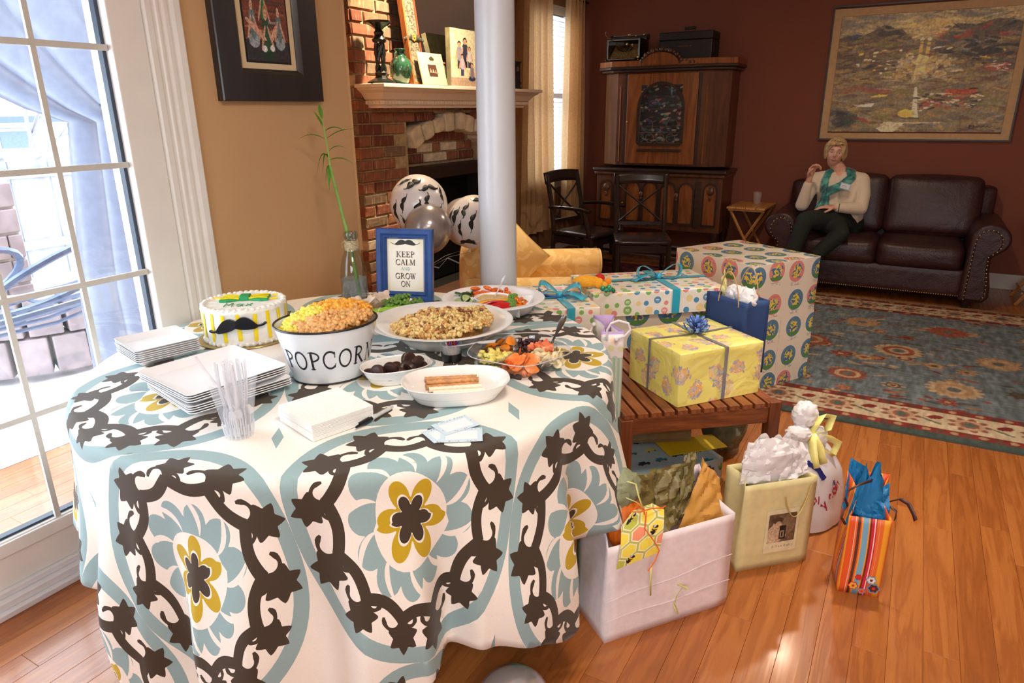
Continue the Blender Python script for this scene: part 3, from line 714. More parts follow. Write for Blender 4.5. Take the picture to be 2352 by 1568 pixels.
def cloth3d(u, v):
    """fabric coordinates (about the table centre) to a draped position"""
    r = hypot(u, v); a = atan2(v, u)+FR
    a = (a+pi) % (2*pi)-pi; th = math.degrees(a)
    Rr = TR+.004
    if r <= Rr-.015:
        return (TC[0]+r*cos(a), TC[1]+r*sin(a), TZ+.0015+.0012*sin(u*21+v*5)*sin(v*17))
    d = r-(Rr-.015); cr = .035
    if d < cr*pi/2:
        q = d/cr; rho = Rr-.015+cr*sin(q)*.6; z = TZ+.0015-cr*(1-cos(q)); k = 0
    else:
        dd = d-cr*pi/2; k = min(1, dd/.42); rho = Rr-.015+cr*.6; z = TZ+.0015-cr-dd
    kk = k*k*(3-2*k)*.75+k*.25
    fo = interp(FOLD, th)
    if -9 < th < 22: rho += .024*min(1, d/.10)*math.exp(-((th-6)/9)**2)
    rho += kk*(.030+.062*fo)+.006*k*sin(th*.35+z*9)
    z += kk*.012*fo
    # cloth slips sideways where it gathers on the right
    sh = 0
    if -26 < th < 12: sh = 7.0*math.exp(-((th+5)/8.5)**2)*kk
    sh += 1.1*kk*sin(radians(th*6))
    a2 = a+radians(sh)
    return (max(TC[0]+rho*cos(a2), -2.235+.006*sin(th)), TC[1]+rho*sin(a2), max(z, .012))
def rim_d(u, v): return interp(HEM, math.degrees((atan2(v, u)+FR+pi) % (2*pi)-pi))
SX, SY = .285, .345
def ep(r, a, cx=0, cy=0): return (cx+r*SX*cos(a), cy+r*SY*sin(a))
def super_ring(r, cx, cy, n=72, p=2.35):
    out = []
    for i in range(n):
        a = 2*pi*i/n; k = (abs(cos(a))**p+abs(sin(a))**p)**(-1/p); out.append(ep(r*k, a, cx, cy))
    return out
def place(pts, cx, cy, ang, sc, flip=1):
    o = []
    for x, y in pts:
        X_, Y_ = R2(x*sc*flip, y*sc, ang); o.append((cx+X_, cy+Y_))
    return o
def leafy(n=5):
    """palmette with short pointed lobes, stem at the origin, growing along +x"""
    pts = []; N = 44
    for i in range(N+1):
        t_ = -1+2*i/N; a = t_*2.45; lob = 1-abs(((t_*n/2+.5) % 1)*2-1)
        r = .66+.40*lob**1.3*(1-.10*abs(t_)); pts.append((1.0+r*cos(a), r*1.02*sin(a)))
    return [(-.10, -.26)]+[(.25, -.24)]+pts+[(.25, .24)]+[(-.10, .26)]
def taper(c, w0, w1, bulb=0):
    """closed outline of a pen stroke whose width runs from w0 to w1"""
    n = len(c); Lf, Rt = [], []
    for i, (x, y) in enumerate(c):
        x0, y0 = c[max(0, i-1)]; x1, y1 = c[min(n-1, i+1)]; d = hypot(x1-x0, y1-y0) or 1; q = i/(n-1); w_ = (w0+(w1-w0)*q+bulb*math.exp(-((q-.86)/.12)**2))/2
        nx, ny = -(y1-y0)/d, (x1-x0)/d; Lf.append((x+nx*w_, y+ny*w_)); Rt.append((x-nx*w_, y-ny*w_))
    return Lf+Rt[::-1]
def horn(s_=1, big=1.0): return [(x, s_*y) for x, y in taper([(.10+big*p[0], p[1]*big) for p in arc(-.15, .62, .62, .56, -75, 100, 12)], .34, .10, .16)]
def medallion(cx, cy):
    """closed outlines by layer; later layers win"""
    L = {k: [] for k in ('ring_out', 'ring_in', 'sun', 'slash', 'blob', 'wreath', 'gold', 'goldline', 'dark')}
    L['ring_out'].append(super_ring(1.0, cx, cy)); L['ring_in'].append(super_ring(.875, cx, cy))
    n = 132; L['sun'].append([ep(.420+.130*abs(cos(6*2*pi*i/n+.4))**.6+.030*cos(3*2*pi*i/n), 2*pi*i/n, cx, cy) for i in range(n)])
    for k in range(10):
        a = 2*pi*k/10+.2; o = []
        for j in range(9): q = j/8; o.append(ep(.31+.29*q, a+.42*q*q+.075*sin(pi*q), cx, cy))
        for j in range(8, -1, -1): q = j/8; o.append(ep(.31+.29*q, a+.42*q*q-.02-.03*sin(pi*q), cx, cy))
        L['slash'].append(o)
    L['blob'].append([ep((.330+.02*cos(3*t_))*(1.06 if sin(t_) < 0 else .95), t_, cx, cy) for t_ in [2*pi*i/40 for i in range(40)]])
    N = 12
    for k in range(N):
        a0 = 2*pi*(k+.5)/N; a1 = 2*pi*(k+1.5)/N; side = 1 if cos(a0) > 0 else -1
        L['wreath'].append(taper([ep(.690-.075*sin(pi*j/12)**.8, a0+(a1-a0)*j/12, cx, cy) for j in range(13)], .030, .030))
        x, y = ep(.680, a0, cx, cy); dirn = atan2(SY*sin(a0), SX*cos(a0))-.45*side*(1 if sin(a0) > -.5 else .3); q_ = .0470*(1+.10*sin(k*2.3))
        L['wreath'].append(place(leafy(), x, y, dirn, q_)); L['wreath'].append(place(horn(1, 1.0 if side > 0 else .7), x, y, dirn, q_)); L['wreath'].append(place(horn(-1, .7 if side > 0 else 1.0), x, y, dirn, q_))
    for ln, R0, w0 in (('gold', .300, .42), ('goldline', .190, .40), ('dark', .172, .36)):
        n = 96; L[ln].append([ep(R0*((.40 if ln == 'gold' else .46)+(.60 if ln == 'gold' else .54)*abs(cos(3*t_+.3))**.8)*(1.08 if sin(t_) < 0 else .96), t_+.1, cx, cy) for t_ in [2*pi*i/n for i in range(n)]])
    return L
def pip(P, poly_):
    """points in polygon, numpy"""
    x, y = P[:, 0], P[:, 1]; ins = np.zeros(len(P), bool); n = len(poly_)
    for i in range(n):
        x1, y1 = poly_[i]; x2, y2 = poly_[(i+1) % n]
        if y1 == y2: continue
        ins ^= ((y1 > y) != (y2 > y)) & (x < (x2-x1)*(y-y1)/(y2-y1)+x1)
    return ins
def tablecloth():
    from mathutils.geometry import delaunay_2d_cdt
    OX, OY = .075, -.215; W, H = .570, .690
    pts = []; edges = []; layers = []
    def addloop(lp):
        o = len(pts); pts.extend(lp); edges.extend([(o+i, o+(i+1) % len(lp)) for i in range(len(lp))])
    nb_ = 720; rim = []
    for i in range(nb_):
        a = 2*pi*i/nb_; rr = TR-.011+rim_d(cos(a), sin(a)); rim.append((rr*cos(a), rr*sin(a)))
    for i in range(-4, 4):
        for j in range(-3, 3):
            cx, cy = OX+i*W, OY+j*H
            a = math.degrees((atan2(cy, cx)+FR+pi) % (2*pi)-pi); rc = hypot(cx, cy)
            if rc > 1.62 or (rc > 1.05 and 30 < a < 170) : continue
            L = medallion(cx, cy); layers.append((cx, cy, L))
            for k in L:
                for lp in L[k]: addloop(lp)
            addloop([(cx+W/2, cy+H/2+.055), (cx+W/2+.014, cy+H/2), (cx+W/2, cy+H/2-.055), (cx+W/2-.014, cy+H/2)])
    addloop(rim)
    # even scatter of inner points so that the folds bend smoothly
    st = .0135; n = int(1.6/st)
    for i in range(-n, n+1):
        for j in range(-n, n+1):
            x = i*st+(st/2 if j % 2 else 0); y = j*st*.9; r = hypot(x, y)
            if r < .74 and (i % 3 or j % 3): continue
            if r < TR-.02+rim_d(x, y)-.006: pts.append((x, y))
    V, E, F, *_ = delaunay_2d_cdt([Vector(p) for p in pts], edges, [], 0, 1e-5)
    V = np.array([(p[0], p[1]) for p in V]); F = [tuple(f) for f in F]
    cen = np.array([V[list(f)].mean(0) for f in F])
    rc = np.hypot(cen[:, 0], cen[:, 1]); ang = np.degrees((np.arctan2(cen[:, 1], cen[:, 0])+FR+pi) % (2*pi)-pi)
    keep = pip(cen, rim)
    mt = np.zeros(len(F), int)
    for cx, cy, L in layers:
        sel = np.where((abs(cen[:, 0]-cx) < .36) & (abs(cen[:, 1]-cy) < .44))[0]
        if not len(sel): continue
        P = cen[sel]; q = mt[sel]
        def inn(k):
            r_ = np.zeros(len(P), bool)
            for lp in L[k]: r_ |= pip(P, lp)
            return r_
        ro, ri = inn('ring_out'), inn('ring_in')
        q[ro & ~ri] = 1
        s_ = inn('sun'); q[s_] = 1; q[inn('slash') & ri] = 0; q[inn('blob')] = 0; q[inn('wreath')] = 2
        q[inn('gold')] = 3; q[inn('goldline')] = 0; q[inn('dark')] = 2
        dm = [(cx+W/2, cy+H/2+.055), (cx+W/2+.014, cy+H/2), (cx+W/2, cy+H/2-.055), (cx+W/2-.014, cy+H/2)]
        q[pip(P, dm)] = 1; mt[sel] = q
    f2 = [F[i] for i in np.where(keep)[0]]; m2 = mt[keep]
    vs = [cloth3d(x, y) for x, y in V]
    me = bpy.data.meshes.new('tablecloth'); me.from_pydata(vs, [], f2)
    for nm, c in (('cloth_ivory', (244, 238, 230)), ('cloth_blue', (148, 176, 180)), ('cloth_brown', (66, 54, 42)), ('cloth_gold', (196, 164, 30))):
        m = mat(nm, c, .72, .02, 420, .12, .0006, spec=.3, sheen=.15)
        me.materials.append(m)
    me.polygons.foreach_set('material_index', m2.tolist()); me.polygons.foreach_set('use_smooth', [True]*len(f2)); me.update(); me.validate()
    o = bpy.data.objects.new('tablecloth', me); C.objects.link(o)
    tag(o, 'ivory tablecloth with brown scrolls, blue rings and gold flowers draping the round table', 'tablecloth')
    s_ = o.modifiers.new('thickness', 'SOLIDIFY'); s_.thickness = .0012; s_.offset = -1
    return o
tablecloth()
# ================================================================ ON THE TABLE
T0 = TZ+.0035
PORC = mat('white_porcelain', (240, 239, 236), .12, .01, 8, spec=.6, coat=.4)
PLW = mat('white_plastic', (246, 246, 248), .35, .01, 10)
def many(g, m, name, label, cat, group, places, parent=None, **kw):
    """first copy built, the others share its mesh; places = (loc, euler, scale)"""
    out = []
    for i, pl in enumerate(places):
        if i == 0: o = mk(name, g, m, parent, **kw)
        else: o = out[0].copy(); C.objects.link(o)
        o.location = pl[0]; o.rotation_euler = pl[1] if len(pl) > 1 else (0, 0, 0)
        if len(pl) > 2: o.scale = (pl[2],)*3 if isinstance(pl[2], (int, float)) else pl[2]
        if label: tag(o, label, cat, group)
        out.append(o)
    return out
# ---------------------------------------------------------------- cake
ck = thing('birthday_cake', 'round white birthday cake with yellow stripes, black moustache and green bow tie', 'cake', (-1.893, 1.495, T0), radians(-52))
ICE = mat('white_icing', (246, 244, 236), .55, .02, 60, .35, .003, sss=.15)
YEL = mat('yellow_icing', (252, 222, 20), .5, .03, 50, .3, .002); BLK = mat('black_icing', (20, 22, 30), .28, .05, 40, .3, .003); GRN = mat('green_icing', (24, 156, 92), .4, .06, 50, .4, .003)
g = G(); g.lathe([(0, 0), (.157, 0), (.158, .0015), (.157, .003), (0, .003)], 56); part('cake_board', g, mat('gold_board', (178, 152, 92), .3, .03, metal=.6), ck)
R = random.Random(4); g = G()
def cakep(u, v):
    a = 2*pi*u; w_ = .0012*sin(a*9)+.0010*sin(a*23+v*9)
    prof = [(.134, .003), (.1355, .012), (.134, .02), (.1335, .06), (.1335, .10), (.136, .112), (.134, .120), (.127, .1235), (.118, .119), (.06, .1185), (0, .1185)]
    k = v*(len(prof)-1); i = min(int(k), len(prof)-2); f = k-i
    r = prof[i][0]*(1-f)+prof[i+1][0]*f; z = prof[i][1]*(1-f)+prof[i+1][1]*f
    if .3 < v < .85 or v < .25: z += .0018*sin(a*17+v*7); r += w_ if r > .1 else 0
    return (r*cos(a), r*sin(a), z)
g.grid(128, 40, cakep, wrapu=True); part('icing', g, ICE, ck, smooth=180)
g = G()
for i in range(44): a = 2*pi*i/44; g.ball((.128*cos(a), .128*sin(a), .121), .0075+.001*sin(i*3), 8, 5, sc=(1.1, 1.1, .75)); g.ball((.1345*cos(a+.05), .1345*sin(a+.05), .007), .007, 8, 5)
o = part('piped_border', g, ICE, ck); o['kind'] = 'stuff'
for i in range(18):        # vertical stripes
    a = 2*pi*i/18+.06; lean = .035*sin(i*1.7); g = G(); z0 = .018+.006*(i % 3 == 0)
    g.grid(3, 10, lambda u, v: ((.1362+.0012*sin(pi*u))*cos(a+(u-.5)*.095+lean*v), (.1362+.0012*sin(pi*u))*sin(a+(u-.5)*.095+lean*v), z0+(.100-.004*(i % 2)-z0+.012)*v)); part('yellow_stripe', g, YEL, ck, smooth=180)
half, left = moustache()
for i, h_ in enumerate((half, left)):
    g = G(); fc = -.0
    def wrap(u, v, w): a = u*.66-.0; return ((.137+w)*cos(a), (.137+w)*sin(a), .068+v*.100+.010*u)
    g.prism([(x, y*1.25) for x, y in h_], lambda u, v, w: wrap(u, v, w), 0, .010); part('moustache', g, BLK, ck, smooth=60)
# bow tie and name on top; the face of the cake looks along local +x
g = G()
def wing(s):
    P = [(.006, -.014), (.022, -.022), (.055, -.034), (.078, -.030), (.076, 0), (.080, .028), (.055, .032), (.022, .020), (.006, .014)]
    return [(y*1.15-.030, s*x) for x, y in P]
for s_ in (-1, 1):
    g = G(); g.prism(wing(s_) if s_ > 0 else wing(s_)[::-1], lambda x, y, z: (x, y, z), .118, .127); part('bow_wing', g, GRN, ck, smooth=0, bevel=.003)
    for k in range(3):
        g = G(); y0_ = -.050+.018*k; g.tube([(y0_+.006, s_*.016, .1275), (y0_+.001*k, s_*.046, .1295), (y0_-.006+.006*k, s_*.076, .128)], .0030, 6); part('yellow_piping', g, YEL, ck)
g = G(); g.cbox((-.030, 0, .1265), (.040, .034, .018)); part('bow_knot', g, GRN, ck, bevel=.004, smooth=60)
g = G()
NM = {'M': [[(0, 0), (.05, 1), (.4, .3), (.8, 1), (.9, 0)]], 'a': [arc(.35, .3, .3, .3, 60, 360, 12)+[(.68, .62), (.68, .1), (.8, 0)]], 'x': [[(0, .6), (.6, 0)], [(.6, .65), (0, 0)]]}
cx_ = -.050
for c_, adv in (('M', 1.1), ('a', .95), ('x', .7)):
    for ln in NM[c_]: g.tube([(.062-q[1]*.040, cx_+q[0]*.028, .1205) for q in ln], .0014, 5)
    cx_ += adv*.034
part('name_writing', g, GRN, ck)
for i, (a, b_) in enumerate(((-.02, .10), (.0, -.105), (.03, .10))): g = G(); g.tube([(a-.05, b_*.8, .120), (a-.055, b_*1.05, .121)], .004, 6); part('yellow_stripe', g, YEL, ck)
# ---------------------------------------------------------------- popcorn tub
tu = thing('popcorn_tub', 'white enamel tub lettered POPCORN, heaped with yellow and orange popcorn', 'tub', (-1.385, 1.36, T0), radians(55))
ENA = mat('white_enamel', (232, 236, 240), .18, .02, 10, coat=.5); RIM = mat('black_rim', (28, 28, 34), .3)
g = G(); pr = [(.0, .002), (.72, 0), (.735, .004)]+[(.735+.265*t_/8, .004+.156*t_/8) for t_ in range(1, 9)]+[(.985, .160), (.74, .02), (0, .018)]
g.lathe([(r*.143, z) for r, z in pr], 56, 1, .86); part('wall', g, ENA, tu)
g = G(); g.tube([(.143*cos(2*pi*i/56), .143*.86*sin(2*pi*i/56), .161) for i in range(56)], .0032, 6, closed=True); part('rim', g, RIM, tu)
g = G(); g.tube([(.105*cos(2*pi*i/48), .105*.86*sin(2*pi*i/48), .0028) for i in range(48)], .0024, 6, closed=True); part('foot_rim', g, RIM, tu)
g = G(); qs, wd = text_quads('POPCORN', 1.0, .10)
for q in qs:
    ps = []
    for x, y in q:
        a = radians(-99.5)+(x/wd-.46)*radians(138); z = .050+y*.054; k = .735+.265*(z-.004)/.156
        ps.append((.1437*k*cos(a), .1437*.86*k*sin(a), z))
    g.poly(ps)
part('lettering', g, mat('black_lettering', (34, 34, 44), .5), tu, smooth=0)
def kernel(seed, s=1.22):
    R_ = random.Random(seed); q = G()
    for _ in range(5):
        d = Vector((R_.gauss(0, 1), R_.gauss(0, 1), R_.gauss(0, 1))).normalized()*.0055*s
        q.ball(tuple(d), R_.uniform(.0040, .0062)*s, 6, 4)
    return q
KS = [kernel(i) for i in range(5)]
def heap(n, seed, f_in, f_top, layers=2, s=(.8, 1.2)):
    R_ = random.Random(seed); out = []
    while len(out) < n:
        x, y = R_.uniform(-1, 1), R_.uniform(-1, 1)
        if x*x+y*y > 1 or not f_in(x, y): continue
        out.append((x, y, f_top(x, y)-R_.random()*.008*layers, R_.uniform(*s), R_.random()*6, R_.random()*6, R_.randrange(5)))
    return out
def heap_mesh(pl, rx, ry):
    g = G()
    for x, y, z, s_, a, b_, k in pl:
        g.T = Matrix.Translation((x*rx, y*ry, z)) @ Matrix.Rotation(a, 4, 'Z') @ Matrix.Rotation(b_, 4, 'X') @ Matrix.Scale(s_, 4); g.add(KS[k].v, KS[k].f)
    return g
ptop = lambda x, y: .160+.046*(1-(x-.25)**2*.85-y*y*.8)
pl = heap(820, 5, lambda x, y: x*x+y*y < .93, ptop)
cl = {'y': [], 'o': [], 'c': []}
for p in pl:
    u = p[0]+.25*p[1]+rnd.uniform(-.12, .12); 
    if p[1] < -.45+.15*rnd.random() : cl['c'].append(p)
    elif u < -.12: cl['y'].append(p)
    else: cl['o'].append(p)
for k, nm, c in (('y', 'butter_popcorn', (252, 226, 96)), ('o', 'cheese_popcorn', (250, 172, 62)), ('c', 'caramel_popcorn', (226, 176, 112))):
    o = part('popcorn', heap_mesh(cl[k], .130, .110), mat(nm, c, .6, .16, 90, .4, .002, sss=.2), tu, smooth=180); o['kind'] = 'stuff'; o['label'] = {'y': 'pale yellow popcorn', 'o': 'orange cheese popcorn', 'c': 'tan caramel popcorn'}[k]
g = G(); g.lathe([(0, .193), (.05, .183), (.09, .165), (.128, .135)], 24, 1, .86); o = part('popcorn', g, mat('cheese_popcorn', (250, 172, 62)), tu); o['kind'] = 'stuff'
# ---------------------------------------------------------------- plates
def plate_mesh(s):
    g = G(); n = 8; h = .017; prof = [(.36, .0), (.40, .001), (.485, h*.9), (.5, h), (.497, h+.0015), (.48, h*.95), (.39, .0035), (.0, .003)]
    def sq(r, z):
        o = []; cr = r*.10
        for cx, cy, a0 in ((1, 1, 0), (-1, 1, 90), (-1, -1, 180), (1, -1, 270)):
            for k in range(4): a = radians(a0+k*30); o.append((s*(cx*(r-cr)+cr*cos(a)), s*(cy*(r-cr)+cr*sin(a)), z))
        return o
    L = [sq(r, z) for r, z in prof if r > 0]; N = 16
    vs = [p for l in L for p in l]; fs = [(k*N+i, k*N+(i+1) % N, (k+1)*N+(i+1) % N, (k+1)*N+i) for k in range(len(L)-1) for i in range(N)]
    fs += [tuple(range(N-1, -1, -1)), tuple((len(L)-1)*N+i for i in range(N))]; g.add(vs, fs); return g
def stack(n, s, x, y, a, dz, lab_top, lab, group, jit=.0015):
    P = [((x+rnd.uniform(-jit, jit), y+rnd.uniform(-jit, jit), T0+i*dz), (0, 0, radians(a+rnd.uniform(-.6, .6)))) for i in range(n)]
    o = many(plate_mesh(s), PLW, 'square_plate', lab, 'plate', group, P, smooth=50); o[-1]['label'] = lab_top; return o
stack(7, .190, -1.982, 1.226, -14, .0062, 'small square white plate topmost of the stack by the patio door', 'small square white plate lying under the top one in the stack by the patio door', 'small plates in a stack')
stack(4, .282, -1.560, 1.118, -13.5, .0062, 'large square white plate ending the lower slightly turned half of the bigger stack', 'large square white plate in the lower turned half of the bigger stack', 'large plates, lower half of the stack')
P = [((-1.578, 1.118, T0+.0262+i*.0062), (0, 0, radians(-9.6+rnd.uniform(-.5, .5)))) for i in range(4)]
o = many(plate_mesh(.282), PLW, 'square_plate', 'large square white plate in the upper half of the bigger stack', 'plate', 'large plates, upper half of the stack', P, smooth=50); o[-1]['label'] = 'large square white plate topmost of the bigger stack behind the fork cup'
# ---------------------------------------------------------------- cup of forks
CLR = glassy('clear_plastic', (246, 248, 250), .04, .35)
def frosted(name, c, al, rough=.25):
    if name in MATS: return MATS[name]
    m, t, b = newmat(name, rough, spec=.7); b.inputs['Base Color'].default_value = rgb(*c); b.inputs['Alpha'].default_value = al; MATS[name] = m; return m
cu_ = thing('plastic_cup', 'clear plastic cup holding forks in front of the large plates', 'cup', (-1.289, .957, T0))
g = G(); pr = [(.0, .001), (.030, .001), (.032, .004), (.037, .045), (.045, .09), (.0535, .138), (.0555, .140), (.0555, .142), (.0525, .1395), (.036, .045), (.030, .006), (0, .004)]
g.lathe(pr, 40); part('wall', g, frosted('cup_plastic', (240, 243, 250), .14, .06), cu_, smooth=60)
g = G()
for i in range(20): a = 2*pi*i/20; g.box(.0, .0, 0, 0, 0, 0) if 0 else g.tube([(.031*cos(a), .031*sin(a), .002), (.036*cos(a), .036*sin(a), .035)], .0016, 4)
o = part('base_ribs', g, frosted('cup_rib_plastic', (240, 243, 250), .4, .1), cu_); o['kind'] = 'stuff'
def fork():
    g = G(); g.grid(2, 10, lambda u, v: ((u-.5)*(.0075+.003*v*v), .0018*(1-(2*u-1)**2)+.004*sin(v*3), .098*v)); g.grid(4, 5, lambda u, v: ((u-.5)*(.0105+.012*min(1, v*2.2)), .004*sin(3)+.002*v, .098+.022*v))
    for k in range(4): x = (k-1.5)*.0058; g.box(x-.0016, x+.0016, .002, .0036, .119, .155)
    return g
P = []
for i in range(13):
    a = 2*pi*i/13*2.4; r0_ = .004+.012*rnd.random(); ti = .12+.13*rnd.random()
    P.append(((-1.289+r0_*cos(a), .957+r0_*sin(a), T0+.012+.15), (pi+ti*sin(a)*.9, -ti*cos(a)*.9, a*1.3)))
# forks stand head down: handles up
def flip(g): q = G(); q.T = Matrix.Rotation(pi, 4, 'X'); q.add(g.v, g.f); return q
FK = frosted('fork_plastic', (240, 240, 246), .55, .18)
P = []
for i in range(14):
    a = i*2.4; rr = .019*sqrt((i+.5)/14); out_ = .036*sqrt((i+.5)/14)
    b0 = Vector((rr*cos(a), rr*sin(a), .006)); t1 = Vector((out_*cos(a)-.004, out_*sin(a)+.004, .165+.018*rnd.random()))
    if i == 13: t1 = Vector((-.070, -.010, .150)); b0 = Vector((.012, .006, .05))
    d = (t1-b0); q = d.to_track_quat('Z', 'Y').to_euler(); P.append((tuple(Vector((-1.289, .957, T0))+b0), q))
gg = G(); f0 = fork(); gg.T = Matrix.Translation((0, 0, .155)) @ Matrix.Rotation(pi, 4, 'X'); gg.add(f0.v, f0.f)
o = many(gg, FK, 'plastic_fork', 'clear plastic fork standing upright in the cup', 'fork', 'forks in the plastic cup', P, smooth=60, solid=.0012); o[-1]['label'] = 'clear plastic fork leaning far out over the left rim of the cup'
for x in o: x.scale = (1, 1, 1.12)
# ---------------------------------------------------------------- napkins
NAP = mat('napkin_paper', (246, 244, 240), .85, .02, 220, .4, .001)
def napkin():
    g = G(); s_ = .0825
    for k in range(3):
        z0 = k*.0033
        def fn(u, v, zz):
            return ((u-.5)*2*s_, (v-.5)*2*s_, zz+.0011*sin(u*3.1)*sin(v*3.1))
        g.grid(8, 8, lambda u, v: fn(u, v, z0+.0028)); g.grid(8, 8, lambda u, v: fn(1-u, v, z0))
        P_ = [(-s_, -s_), (s_, -s_), (s_, s_), (-s_, s_)]
        g.add([(x, y, z0) for x, y in P_]+[(x, y, z0+.0028) for x, y in P_], [(0, 1, 5, 4), (1, 2, 6, 5), (2, 3, 7, 6), (3, 0, 4, 7)])
    return g
P = [((-1.166+rnd.uniform(-.001, .001), 1.115+rnd.uniform(-.001, .001), T0+i*.0101), (0, 0, radians(-16+rnd.uniform(-.6, .6)))) for i in range(4)]
o = many(napkin(), NAP, 'paper_napkin', 'folded white paper napkin lower in the stack by the marker pen', 'napkin', 'napkins in a stack', P, smooth=30, bevel=.0008, seg=1); o[-1]['label'] = 'folded white paper napkin topmost of the stack by the marker pen'
# ---------------------------------------------------------------- marker and name labels
mp_ = thing('marker_pen', 'black and white marker pen lying between the napkins and the name labels', 'pen', (-1.066, 1.108, T0+.006), radians(91))
BK = mat('black_plastic', (26, 28, 34), .3)
g = G(); g.T = Matrix.Rotation(pi/2, 4, 'Y'); g.lathe([(0, 0), (.0028, .001), (.0045, .02), (.0056, .028), (.0058, .058), (0, .058)], 20); part('cap', g, BK, mp_)
g = G(); g.box(.012, .05, -.0022, .0022, .0052, .0078); part('clip', g, BK, mp_, smooth=0, bevel=.0006)
g = G(); g.T = Matrix.Rotation(pi/2, 4, 'Y'); g.lathe([(0, .058), (.0056, .058), (.0062, .07), (.0062, .128), (.0045, .132), (.0042, .14), (0, .141)], 20); part('barrel', g, mat('pen_barrel', (206, 208, 210), .3), mp_)
g = G()
for i in range(10): x = .074+i*.0044; g.box(x, x+.0026, -.0018, .0012+.0006*(i % 3), .0055, .0064)
part('barrel_print', g, BK, mp_, smooth=0)
def label_ras(seed):
    r = Ras(70, 50, (205, 226, 240)); R_ = random.Random(seed); r.rect(.13, .87, .18, .78, (240, 241, 246))
    for i in range(22):
        u, v = R_.random(), R_.random()
        if .1 < u < .9 and .14 < v < .82: v = R_.choice((.07, .92))
        r.ell(u, v, .016, .022, R_.choice(((205, 80, 120), (120, 160, 150), (150, 130, 170))))
    return r
for i, (x, y, z, a, lb) in enumerate(((-.868, 1.199, .0, 62, 'pale blue name label lowest of the three, its left end sticking out'), (-.828, 1.203, .0012, 33, 'pale blue name label in the middle, its corner pointing toward the cloth edge'), (-.869, 1.240, .0024, 66, 'pale blue name label on top of the three fanned labels'))):
    t_ = thing('name_label', lb, 'label', (x, y, T0+z), radians(a))
    sheet('face', label_ras(i), lambda u, v: ((u-.5)*.098, (v-.5)*.070, .0008), t_)
    g = G(); g.box(-.049, .049, -.035, .035, 0, .0006); part('backing', g, mat('label_backing', (214, 230, 240), .6), t_, smooth=0)
# ---------------------------------------------------------------- white dishes
def oval_dish(name, label, x, y, a, L, Wd, h, base=.78):
    t_ = thing(name, label, 'dish', (x, y, T0), radians(a)); k = Wd/L; R_ = L
    def sup(r, t__): p = 2.5; q = (abs(cos(t__))**p+abs(sin(t__))**p)**(-1/p); return r*q
    pr = [(0, .001), (base*.96, 0), (base, .004), (base+(1-base)*.6, h*.6), (.975, h*.93), (1.0, h-.004), (1.01, h-.001), (.995, h), (.955, h-.003), (base+(1-base)*.4, h*.4), (base*.94, .010), (base*.8, .0065), (0, .006)]
    n = 64; vs = [(sup(r*R_, 2*pi*i/n)*cos(2*pi*i/n), sup(r*R_, 2*pi*i/n)*sin(2*pi*i/n)*k, z) for r, z in pr for i in range(n)]
    fs = [(j*n+i, j*n+(i+1) % n, (j+1)*n+(i+1) % n, (j+1)*n+i) for j in range(len(pr)-1) for i in range(n)]
    g = G(); g.add(vs, fs); part('bowl', g, PORC, t_, smooth=60)
    return t_
oval_dish('oval_dish', 'white oval baking dish holding rolled wafers nearest the name labels', -.972, 1.395, 38, .142, .098, .050)
oval_dish('oval_dish', 'small white oval dish of chocolate biscuits beside the popcorn tub', -1.192, 1.42, 53, .100, .068, .045)
COC = mat('chocolate_coating', (58, 36, 32), .38, .15, 60, .35, .002)
g = G(); g.lathe([(0, -.008), (.018, -.008), (.0215, -.006), (.0225, 0), (.0215, .006), (.018, .008), (.012, .0078), (0, .0085)], 20)
P = []
for i, (u, v, z, rx, ry) in enumerate(((-.055, -.01, .030, 1.2, .2), (-.07, .015, .018, .3, .1), (-.035, .025, .020, .2, .4), (-.02, -.02, .037, 1.25, .5), (-.03, -.035, .018, .2, -.2), (.0, .02, .024, .4, .3), (.005, -.03, .020, .5, .5), (.03, .0, .026, .8, -.3), (.035, -.022, .030, 1.1, .9), (.055, .018, .026, .9, .4), (.06, -.008, .040, 1.2, -.5), (.072, .0, .020, .4, .2), (.045, .03, .040, 1.0, 1.0))):
    x, y = R2(u, v, radians(53)); P.append(((-1.192+x, 1.42+y, T0+z), (rx, ry, i*1.1)))
many(g, COC, 'chocolate_biscuit', 'round chocolate-coated biscuit in the small oval dish', 'biscuit', 'chocolate biscuits', P)
def wafer():
    g = G(); n = 60
    def fn(u, v):
        a = 2*pi*u; r = .0058+.0009*abs(sin(a*1.0-v*24)); return (.062*(2*v-1), r*cos(a), r*sin(a))
    g.grid(14, n, fn, wrapu=True); g.grid(14, 1, lambda u, v: (.062, (.0058-.003*v)*cos(2*pi*u), (.0058-.003*v)*sin(2*pi*u)), wrapu=True); g.grid(14, 1, lambda u, v: (-.062, (.0028+.003*v)*cos(2*pi*u), (.0028+.003*v)*sin(2*pi*u)), wrapu=True); return g
WF = mat('wafer_brown', (206, 150, 98), .6, .12, 90, .3); WFW = mat('wafer_white', (248, 238, 214), .4, .02)
ax = radians(37)
P = [((-1.015+dx, 1.437+dy, T0+z), (0, 0, ax+r_), 1.14) for dx, dy, z, r_ in ((-.012, .012, .0135, .0), (.002, -.003, .0135, .03), (-.005, .004, .0245, -.02), (.014, -.016, .0135, .05), (.010, -.009, .024, .02))]
many(wafer(), WF, 'rolled_wafer', 'rolled brown wafer with spiral ridges in the oval dish', 'wafer', 'brown rolled wafers', P, smooth=180)
P = [((-.984, 1.410, T0+.0145), (0, 0, ax+.04), 1.14), ((-.962, 1.394, T0+.0145), (0, 0, ax+.0), 1.1)]
o = many(wafer(), WFW, 'rolled_wafer', 'white-coated rolled wafer lying next to the brown ones', 'wafer', None, P, smooth=180); o[1]['label'] = 'white-coated rolled wafer lying nearest the front rim of the oval dish'
